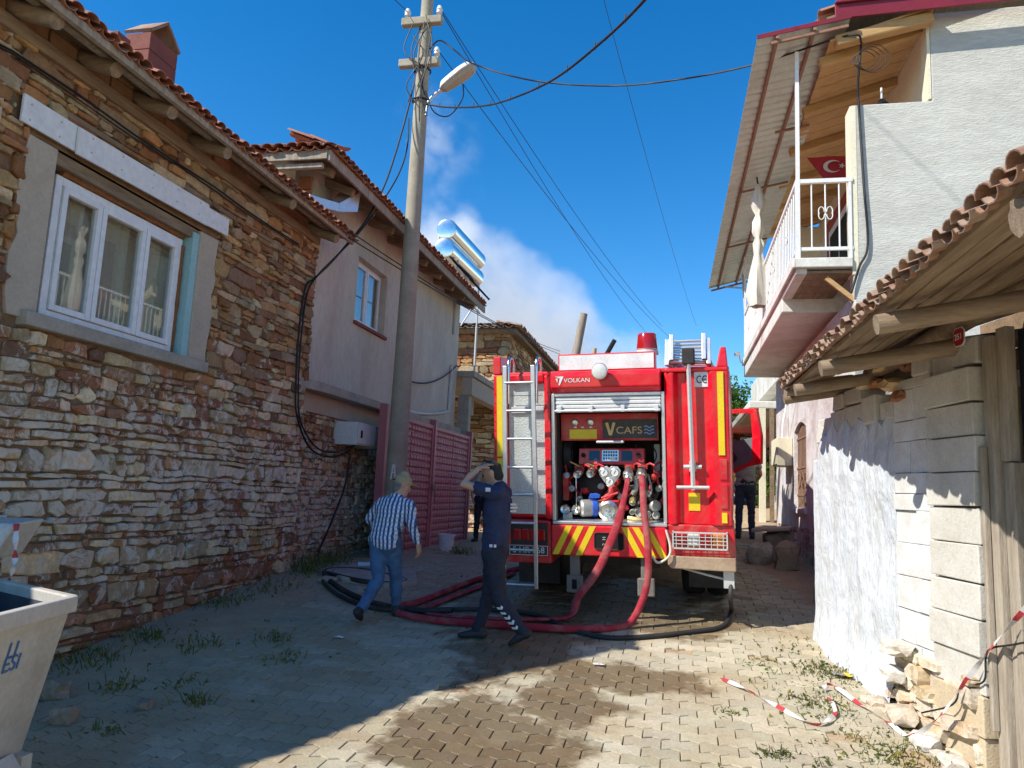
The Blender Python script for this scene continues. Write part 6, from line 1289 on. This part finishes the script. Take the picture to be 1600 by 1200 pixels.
for i, (x, y) in enumerate(((-3.0, 6.63), (-.62, 6.45))):
    b = MB(); b.v = [(x+i_*.03+rnd.uniform(-.01, .01), y+j_*.03+rnd.uniform(-.01, .01), gz(x, y)+.008+.015*rnd.random()) for j_ in range(3) for i_ in range(4)]; b.c = [(1, 1, 1)]*12; b.f = [(j_*4+i_, j_*4+i_+1, j_*4+i_+5, j_*4+i_+4) for j_ in range(2) for i_ in range(3)]; b.m = [0]*6
    tag(obj('paper_scrap', b, M_SIGNW), ('white paper scrap on the shaded paving left of the officer', 'tiny white scrap on the sunlit paving below the hoses')[i], 'litter')
# barrier tape
M_TAPER = mat('tape_red', (.55, .05, .06), None, 4, .5); M_TAPEW = mat('tape_white', (.72, .70, .68), None, 4, .5)
def tape(name, label, pts, wd=.03, per=.10):
    P_ = catmull(pts, 10); b = MB(); dist = 0
    for i in range(len(P_)-1):
        d = (P_[i+1]-P_[i]); dist += d.length; tw_ = math.sin(i*.35)*.9; s_ = d.normalized().cross(V((0, 0, 1))).normalized(); n_ = d.normalized().cross(s_); a = (s_*math.cos(tw_)+n_*math.sin(tw_))*wd/2
        tw2 = math.sin((i+1)*.35)*.9; a2 = (s_*math.cos(tw2)+n_*math.sin(tw2))*wd/2; th = V((0, 0, .0012))
        b.add([P_[i]-a, P_[i]+a, P_[i+1]+a2, P_[i+1]-a2, P_[i]-a+th, P_[i]+a+th, P_[i+1]+a2+th, P_[i+1]-a2+th], [(0, 3, 2, 1), (4, 5, 6, 7), (0, 1, 5, 4), (1, 2, 6, 5), (2, 3, 7, 6), (3, 0, 4, 7)], int(dist/per) % 3 == 0)
    return tag(obj(name, b, [M_TAPEW, M_TAPER]), label, 'barrier tape')
q = lambda x, y, h=.012: V((x, y, gz(x, y)+h))
tape('barrier_tape', 'red and white barrier tape trailing over the paving and up to the shed door', [q(.39, 6.42), q(.55, 6.2, .02), q(.72, 5.97), q(.94, 5.66), q(1.08, 5.78, .03), q(1.14, 6.0, .02), q(1.13, 6.34, .03), q(1.2, 6.38, .05), q(1.33, 6.12, .02), q(1.45, 5.8, .02), q(1.52, 5.58, .03), W(.3, .22, .35), W(.12, .14, .62), W(-.06, .09, .85), W(-.32, .04, 1.12)])
tag(obj('wall_lead', MB().tube(catmull([W(-.6, .05, 1.0), W(-.2, .055, .88), W(.0, .09, .80), W(.05, .09, .62), W(.22, .12, .55), W(.3, .14, .42), W(.55, .2, .30)], 6), .006, 5), M_CABLE), 'thin dark lead creeping along the foot of the shed wall', 'cable')
# ------------------------------------------------------------------ galvanised bin
M_BIN = mat('dull_galvanised', (.62, .58, .50), (.53, .495, .43), 4, .5, .08, 25, metal=.2, dirt=(.3, .24, .17), dfac=.35)
M_BININ = mat('bin_inside', (.05, .055, .065), (.08, .08, .085), 5, .6, metal=.3)
BN = thing('waste_container', 'dented galvanised waste container with blue lettering at the left edge', 'waste container', (-3.2, 2.6, gz(-3.2, 2.6)))
A0 = V((-2.83, 3.25, 1.0)); ex = V((.22, -.97, 0)).normalized(); ey = V((-.93, .36, 0)).normalized(); LN, WD = 1.35, .95
def bp_(u, v, z): k = (1-z)*.2; return A0+ex*(u*LN+(k*1.0 if u == 0 else -k if u == 1 else 0))+ey*(v*WD+(k*1.1 if v == 0 else -k if v == 1 else 0))+V((0, 0, z-1))
top_ = [bp_(u, v, 1.0) for u, v in ((0, 0), (1, 0), (1, 1), (0, 1))]; bt = [bp_(u, v, .30) for u, v in ((0, 0), (1, 0), (1, 1), (0, 1))]
b = MB().add(top_+bt, [(0, 1, 5, 4), (1, 2, 6, 5), (2, 3, 7, 6), (3, 0, 4, 7), (4, 5, 6, 7)])
bo = obj('body', b, M_BIN, BN); sd_ = bo.modifiers.new('solid', 'SOLIDIFY'); sd_.thickness = .012; sd_.offset = -1
ti = [p+(sum(top_, V((0, 0, 0)))/4-p)*.03-V((0, 0, .002)) for p in top_]; bi = [p+(sum(bt, V((0, 0, 0)))/4-p)*.05+V((0, 0, .05)) for p in bt]
obj('inside', MB().add(ti+bi, [(0, 4, 5, 1), (1, 5, 6, 2), (2, 6, 7, 3), (3, 7, 4, 0), (4, 7, 6, 5)]), M_BININ, BN, fix=False)
b = MB()
for i in range(4): b.beam(top_[i]-V((0, 0, .03)), top_[(i+1) % 4]-V((0, 0, .03)), .05, .075)
obj('rim', b, M_BIN, BN, bev=.008)
fn = (top_[1]-top_[0]).cross(bt[0]-top_[0]).normalized(); fn = fn if fn.dot(CAM-top_[0]) > 0 else -fn; fx = (top_[0]-top_[1]).normalized(); fy = fn.cross(fx); FM = Matrix.Identity(4)
for a, vv in enumerate((fx, fy, fn)):
    for q_ in range(3): FM[q_][a] = vv[q_]
def fpos(u, z): k = (z-.3)/.7; return bt[0].lerp(top_[0], k).lerp(bt[1].lerp(top_[1], k), u)
FM.translation = fpos(.285, .825)+fn*.004; FM2 = FM.copy(); FM2.translation = fpos(.27, .765)+fn*.004
M_BLUEP = mat('blue_stencil', (.05, .18, .42), (.04, .14, .34), 10, .6)
obj('lettering', text_mesh('ESI', .10, FM2, .001, b=text_mesh('LI', .10, FM, .001)), M_BLUEP, BN)
obj('bracket', MB().prism([fpos(.10, .34)+fn*.02, fpos(.22, .34)+fn*.02, fpos(.22, .34)+fn*.16-V((0, 0, .16)), fpos(.10, .34)+fn*.16-V((0, 0, .16))], (0, 0, -.02)), M_BIN, BN, bev=.004)
for u, v in ((.12, .12), (.88, .12), (.88, .88), (.12, .88)):
    c_ = bp_(.5, .5, .3)*0+top_[0].lerp(top_[1], u).lerp(top_[3].lerp(top_[2], u), v); c_.z = .0
    obj('wheel', MB().lathe([(0, 0), (.08, 0), (.09, .01), (.09, .04), (.08, .05), (0, .05)], zto((1, .2, 0), (c_.x*.9-.32, c_.y, gz(c_.x, c_.y)+.09)), 16), M_BLACK, BN, smooth=40)
    obj('wheel_fork', MB().box(c_.x*.9-.33, c_.x*.9-.26, c_.y-.03, c_.y+.03, gz(c_.x, c_.y)+.09, .31), M_BIN, BN)
lid = MB().prism([(-3.58, 3.62, 1.30), (-3.64, 3.55, 1.10), (-3.9, 3.2, 1.02), (-4.1, 3.2, 1.02), (-4.1, 3.3, 1.30)], (-.05, .25, .02)); obj('lid', lid, M_BIN, BN, bev=.01)
tape('barrier_tape', 'striped tape end hanging from the waste container lid', [(-3.56, 3.6, 1.30), (-3.53, 3.58, 1.2), (-3.50, 3.56, 1.1), (-3.51, 3.55, 1.0), (-3.55, 3.52, .96)], .03, .05)
# ------------------------------------------------------------------ greenery
def leaf_mat(name, c1, c2):
    mt = bpy.data.materials.new(name); mt.use_nodes = True; t = mt.node_tree; t.nodes.clear(); MATS[name] = mt
    out = N(t, 'OutputMaterial'); at = N(t, 'Attribute', attribute_name='col'); d = N(t, 'BsdfDiffuse'); tr = N(t, 'BsdfTranslucent'); mx = N(t, 'MixShader'); mx.inputs[0].default_value = .35
    c = mixc(t, 1., at.outputs['Color'], mixc(t, noise(t, coords(t, 'pos'), 2.5, 3), c1, c2), 'MULTIPLY')
    t.links.new(c, d.inputs[0]); t.links.new(c, tr.inputs[0]); t.links.new(d.outputs[0], mx.inputs[1]); t.links.new(tr.outputs[0], mx.inputs[2]); t.links.new(mx.outputs[0], out.inputs[0]); return mt
M_LEAF = leaf_mat('leaf_green', (.085, .17, .03), (.13, .21, .045)); M_GRASS = leaf_mat('weed_green', (.08, .13, .035), (.17, .17, .06))
def leaf(b, p, s, d=None, c=None):
    d = d or V((rnd.gauss(0, 1), rnd.gauss(0, 1), rnd.gauss(0, .7))).normalized(); a = d.orthogonal().normalized(); a = Quaternion(d, rnd.uniform(0, 6.28)) @ a; k = rnd.uniform(.6, 1.25)
    n_ = d.cross(a)*.18*s; b.add([p, p+d*(s*.5)+a*(s*.3)+n_, p+d*s, p+d*(s*.5)-a*(s*.3)+n_], [(0, 1, 2), (0, 2, 3)], 0, c or (k, k*rnd.uniform(.9, 1.1), k*.9))
def crown(b, ctr, rad, nclump, per, s):
    for _ in range(nclump):
        d = V((rnd.gauss(0, 1), rnd.gauss(0, 1), rnd.gauss(0, 1))).normalized()*(rnd.random()**.4); c_ = V(ctr)+V((d.x*rad[0], d.y*rad[1], d.z*rad[2])); r_ = rnd.uniform(.25, .5)*min(rad)*.6; kk = rnd.uniform(.7, 1.2)
        for _ in range(per): e = V((rnd.gauss(0, 1), rnd.gauss(0, 1), rnd.gauss(0, .8)))*r_*.6; k = kk*rnd.uniform(.75, 1.2); leaf(b, c_+e, s*rnd.uniform(.7, 1.3), c=(k, k, k*.9))
def tree(name, label, base, ctr, rad, ncl, per, s, group=None):
    t_ = thing(name, label, 'tree', base, group); base = V(base); ctr = V(ctr)
    b = MB().tube([base-V((0, 0, .2)), base.lerp(ctr, .45)+V((.1, 0, 0)), ctr], [.14, .10, .05], 9)
    for _ in range(7):
        d = V((rnd.gauss(0, 1), rnd.gauss(0, 1), rnd.uniform(-.2, 1))).normalized(); p0 = base.lerp(ctr, rnd.uniform(.5, .95)); b.tube([p0, p0+V((d.x*rad[0], d.y*rad[1], d.z*rad[2]))*.5+V((0, 0, .1)), p0+V((d.x*rad[0], d.y*rad[1], d.z*rad[2]))*.9], [.05, .03, .012], 6)
    obj('trunk', b, M_WOODX, t_, smooth=60); b = MB(); crown(b, ctr, rad, ncl, per, s); obj('crown', b, M_LEAF, t_, fix=False)
tree('leafy_tree', 'bright green leafy tree beyond the open cab door', (1.35, 24, gz(1.35, 24)), (1.35, 24, 3.7), (1.55, 1.5, 1.65), 190, 70, .13)
tree('leafy_tree', 'low green bush behind the far yard posts', (2.3, 20.5, gz(2.3, 20.5)), (2.2, 20.5, 2.4), (.7, .7, .8), 60, 50, .1)
wd_ = MB()
def tuft(x, y, n, h, sp):
    for _ in range(int(n*(.55 if x < -2 else 1))):
        px, py = x+rnd.gauss(0, sp), y+rnd.gauss(0, sp); p = V((px, py, dirt_z(px, py))); d = V((rnd.gauss(0, .5), rnd.gauss(0, .5), 1)).normalized(); hh = h*rnd.uniform(.25, .9); a = d.orthogonal().normalized()*.004
        k = rnd.uniform(.7, 1.3); c = (k, k, k) if rnd.random() < .8 else (1.9, 1.5, 1.0); m_ = p+d*hh*.6; e = p+d*hh+V((d.x, d.y, -.2))*hh*.3
        wd_.add([p-a, p+a, m_+a*.8, m_-a*.8, e], [(0, 1, 2, 3), (3, 2, 4)], 0, c)
        if rnd.random() < .5: leaf(wd_, m_, rnd.uniform(.02, .045), c=c)
for x, y, n, h, sp in ((-4.56, 9.3, 260, .34, .16), (-4.5, 9.75, 220, .4, .14), (-4.5, 9.0, 120, .2, .15), (-3.43, 6.37, 80, .16, .08), (-3.87, 5.02, 70, .14, .09), (-3.17, 4.9, 70, .16, .05), (-3.41, 4.29, 60, .12, .06), (1.28, 6.83, 260, .09, .14), (1.05, 6.09, 200, .08, .12), (.63, 5.12, 60, .1, .05), (.40, 5.73, 50, .06, .05), (-4.5, 6.05, 130, .15, .12), (-4.57, 7.29, 150, .16, .15), (-3.52, 5.22, 50, .12, .08), (-4.5, 5.4, 150, .16, .15), (-4.55, 8.1, 120, .14, .2), (-3.5, 12.6, 140, .3, .12), (1.35, 5.3, 140, .1, .15), (.9, 4.9, 80, .08, .15), (.75, 6.9, 60, .06, .1), (1.05, 7.5, 70, .07, .15), (-3.9, 6.0, 70, .14, .12), (-3.1, 5.9, 60, .14, .1)): tuft(x, y, n, h, sp)
for _ in range(260):
    x = rnd.choice((rnd.uniform(-4.6, -2.6), rnd.uniform(.6, 1.6))); tuft(x, rnd.uniform(4, 10) if x < 0 else rnd.uniform(4.4, 7.5), 5, .05, .03)
o = obj('weeds', wd_, M_GRASS, kind='stuff', fix=False); o['label'] = 'tufts of green and dry weeds along the walls and paving'; o['category'] = 'weeds'
gv = MB()
for _ in range(1500):
    x, y = rnd.uniform(-4.6, 1.6), rnd.uniform(3.4, 11); 
    if buried(x, y) < -.25 and rnd.random() < .8: continue
    s = rnd.uniform(.004, .016); p = V((x, y, dirt_z(x, y)+s*.4)); c = pick([(.35, .28, .2), (.5, .45, .38), (.25, .18, .12)])
    vs = [p+V((rnd.uniform(-1, 1), rnd.uniform(-1, 1), rnd.uniform(-.3, 1)))*s for _ in range(4)]; gv.add(vs, [(0, 1, 2), (0, 2, 3), (0, 3, 1), (1, 3, 2)], 0, c)
o = obj('pebbles', gv, M_STONE3, kind='stuff'); o['label'] = 'small pebbles and crumbs of earth scattered over the dirt'; o['category'] = 'pebbles'
# ------------------------------------------------------------------ beyond the truck
FH = thing('far_house', 'low house with grey soffit beyond the electric box', 'house', (2.6, 18.5, 1.3))
obj('wall', MB().box(2.5, 6, 16.6, 23, .8, 4.3), M_WALLW, FH)
for i in range(5): obj('soffit_board', MB().box(1.57, 2.5, 16.6+i*.62, 17.2+i*.62, 3.52+.0, 3.56), M_WOODG, FH)
obj('eave_slab', MB().box(1.53, 6.1, 16.5, 23.1, 3.565, 3.72), M_SLAB, FH, bev=.02); obj('post', MB().box(1.68, 1.80, 15.9, 16.02, .9, 3.5), M_CREAM, FH); obj('post', MB().box(1.88, 1.96, 15.9, 15.98, .9, 3.5), M_WOOD, FH)
obj('upper_wall', MB().box(2.2, 6, 16.7, 23, 4.3, 5.0), M_SLAB, FH)
PC = thing('parked_car', 'small red car parked far up the street between the posts and the grey-shirted man', 'car', (1.55, 21, gz(1.55, 21)))
zc = gz(1.55, 21); pf = [(-.75, .35), (-.78, .75), (-.7, .95), (-.58, 1.4), (.58, 1.4), (.7, .95), (.78, .75), (.75, .35)]
obj('body', MB().prism([(1.55+x, 21, zc+z_) for x, z_ in pf], (0, 3.4, 0)), M_FREDD, PC, bev=.05); obj('rear_window', MB().prism([(1.55+x, 20.985, zc+z_) for x, z_ in ((-.58, .98), (-.5, 1.32), (.5, 1.32), (.58, .98))], (0, .02, 0)), M_SCREEN, PC)
for x in (-.66, .66):
    obj('tail_lamp', MB().box(1.55+x-.07, 1.55+x+.07, 20.97, 20.99, zc+.7, zc+.88), M_LENSO, PC)
    for yy in (21.6, 23.7): obj('wheel', MB().lathe([(0, 0), (.28, 0), (.3, .03), (.3, .15), (.28, .18), (0, .18)], zto((1, 0, 0), (1.55+x-.09, yy, zc+.3)), 20), M_BLACK, PC, smooth=40)
obj('bumper', MB().box(.8, 2.3, 20.94, 21.02, zc+.38, zc+.55), M_CHASSIS, PC, bev=.02)
tag(obj('timber_post', MB().tube([(-2.2, 16, gz(-2.2, 16)-.1), (-2.1, 16, 4.62), (-1.96, 16, 5.5)], [.10, .09, .085], 10, jit=.04), M_WOODG, smooth=50), 'weathered timber post leaning up behind the white roof sign', 'post')
tag(obj('timber_post', MB().tube([(-1.85, 16.1, gz(-1.8, 16)-.1), (-1.72, 16.1, 4.75)], [.07, .05], 8, jit=.1), M_TAN, smooth=50), 'pale broken stake beside the weathered post behind the sign', 'post')
tag(obj('burnt_beam', MB().tube([(-2.6, 16.3, gz(-2.6, 16.3)-.1), (-1.5, 16.3, 4.60), (-1.3, 16.3, 4.98)], [.06, .05, .05], 8, jit=.08), M_DARK, smooth=50), 'charred black stick leaning up left of the beacon', 'beam')
# house added out of view; its eave shapes the shadow edge on the paving
NH = thing('unseen_shade_house', 'rendered house with tiled eave, added out of view to shade the paving', 'house', (-5.6, 2, 0))
E0, E1, E2 = V((-4.45, 3.92, 4.87)), V((-5.88, 2.38, 4.87)), V((-8.3, -3.06, 4.87)); ed = (E2-E1).normalized(); ei = V((ed.y, -ed.x, 0)); ed1 = (E1-E0).normalized(); ei1 = V((ed1.y, -ed1.x, 0))
NW = [E0+ei1*.42, E1+(ei+ei1)*.22, E2+ei*.45, E2+ei*3.4, E1+ei*3.4, E0+V((-2.8, .0, 0))]
obj('wall', MB().prism([(p.x, p.y, -.2) for p in NW], (0, 0, 5.05)), M_RENDER, NH)
up_ = V((0, 0, .9)); nr = obj('roof', MB().prism([E0, E1, E1+ei*3.6+up_, E0+V((-3.4, .0, .9))], (0, 0, .05)).prism([E1, E2, E2+ei*3.6+up_, E1+ei*3.6+up_], (0, 0, .05)), M_WOOD, NH)
tile_row(nr, E1+V((0, 0, .03)), E0+V((0, 0, .03)), tuple(ei1+V((0, 0, .25))), 'new', 1, .165, lift=.03, sc_=.85)
tile_row(nr, E2+V((0, 0, .03)), E1+V((0, 0, .03)), tuple(ei+V((0, 0, .25))), 'new', 1, .165, lift=.03, sc_=.85)
NT = thing('unseen_shade_tree', 'leafy fig tree added out of view to cast shadow on the paving', 'tree', E1+ed*2.5+ei*3.9-V((0, 0, 4.9)))  # unseen tree added above that roof for leaf shadows on the paving
tb = E1+ed*2.5+ei*3.9; 
obj('trunk', MB().tube([V((tb.x, tb.y, -.1)), V((tb.x, tb.y, 4.5)), tb+V((1.3, .3, 1.1)), tb+V((2.3, .8, 1.3))], [.16, .12, .06, .03], 9), M_WOODX, NT, smooth=60)
b = MB(); crown(b, tb+V((2.3, .9, 1.2)), (.5, 1.3, .22), 9, 14, .17); crown(b, tb+V((0, 0, 1.2)), (1.2, 1.2, .8), 40, 30, .16); obj('crown', b, M_LEAF, NT, fix=False)
# ------------------------------------------------------------------ smoke
def smoke_mat():
    mt = bpy.data.materials.new('smoke'); mt.use_nodes = True; t = mt.node_tree; t.nodes.clear(); out = N(t, 'OutputMaterial'); pv_ = N(t, 'VolumePrincipled')
    pv_.inputs['Color'].default_value = (.93, .94, .96, 1); pv_.inputs['Anisotropy'].default_value = -.1
    p = N(t, 'NewGeometry').outputs['Position']; res = None
    nn = N(t, 'TexNoise'); nn.inputs['Scale'].default_value = .09; nn.inputs['Detail'].default_value = 4; t.links.new(p, nn.inputs['Vector'])
    sc_ = N(t, 'VectorMath', operation='SCALE'); sb = N(t, 'VectorMath', operation='SUBTRACT'); sb.inputs[1].default_value = (.5, .5, .5); t.links.new(nn.outputs['Color'], sb.inputs[0]); t.links.new(sb.outputs[0], sc_.inputs[0]); sc_.inputs['Scale'].default_value = 12
    pa = N(t, 'VectorMath', operation='ADD'); t.links.new(p, pa.inputs[0]); t.links.new(sc_.outputs[0], pa.inputs[1])
    for x, z, rx, rz_, k in ((-26, 20, 8, 15, 1.), (-20, 19, 8, 12, 1.), (-13.5, 16, 8, 11, .9), (-8, 13, 6.5, 9, .7), (-27, 40, 6, 10, .16), (-4, 14, 5, 6, .35)):
        a = N(t, 'VectorMath', operation='SUBTRACT'); a.inputs[1].default_value = (x, 80, z); t.links.new(pa.outputs[0], a.inputs[0])
        s = N(t, 'VectorMath', operation='MULTIPLY'); s.inputs[1].default_value = (1/rx, 1/9, 1/rz_); t.links.new(a.outputs[0], s.inputs[0])
        l = N(t, 'VectorMath', operation='LENGTH'); t.links.new(s.outputs[0], l.inputs[0]); v = math_(t, 'MULTIPLY', math_(t, 'MAXIMUM', math_(t, 'SUBTRACT', 1., l.outputs['Value']), 0.), k); res = v if res is None else math_(t, 'MAXIMUM', res, v)
    n = noise(t, p, .26, 7, .66); d = math_(t, 'MULTIPLY', ramp(t, math_(t, 'ADD', res, math_(t, 'MULTIPLY', math_(t, 'SUBTRACT', n, .5), .8)), ((.06, 0.), (.75, 1.))), .55)
    # no smoke where the blobs vanish
    d = math_(t, 'MULTIPLY', d, ramp(t, res, ((.0, 0.), (.12, 1.))))
    t.links.new(d, pv_.inputs['Density']); t.links.new(pv_.outputs[0], out.inputs['Volume']); return mt
b = MB().box(-46, 8, 66, 94, 2, 60); o = obj('smoke', b, smoke_mat(), kind='stuff'); o['label'] = 'pale smoke cloud rising beyond the houses'; o['category'] = 'smoke'
bpy.data.batch_remove(JUNK+[TMP])
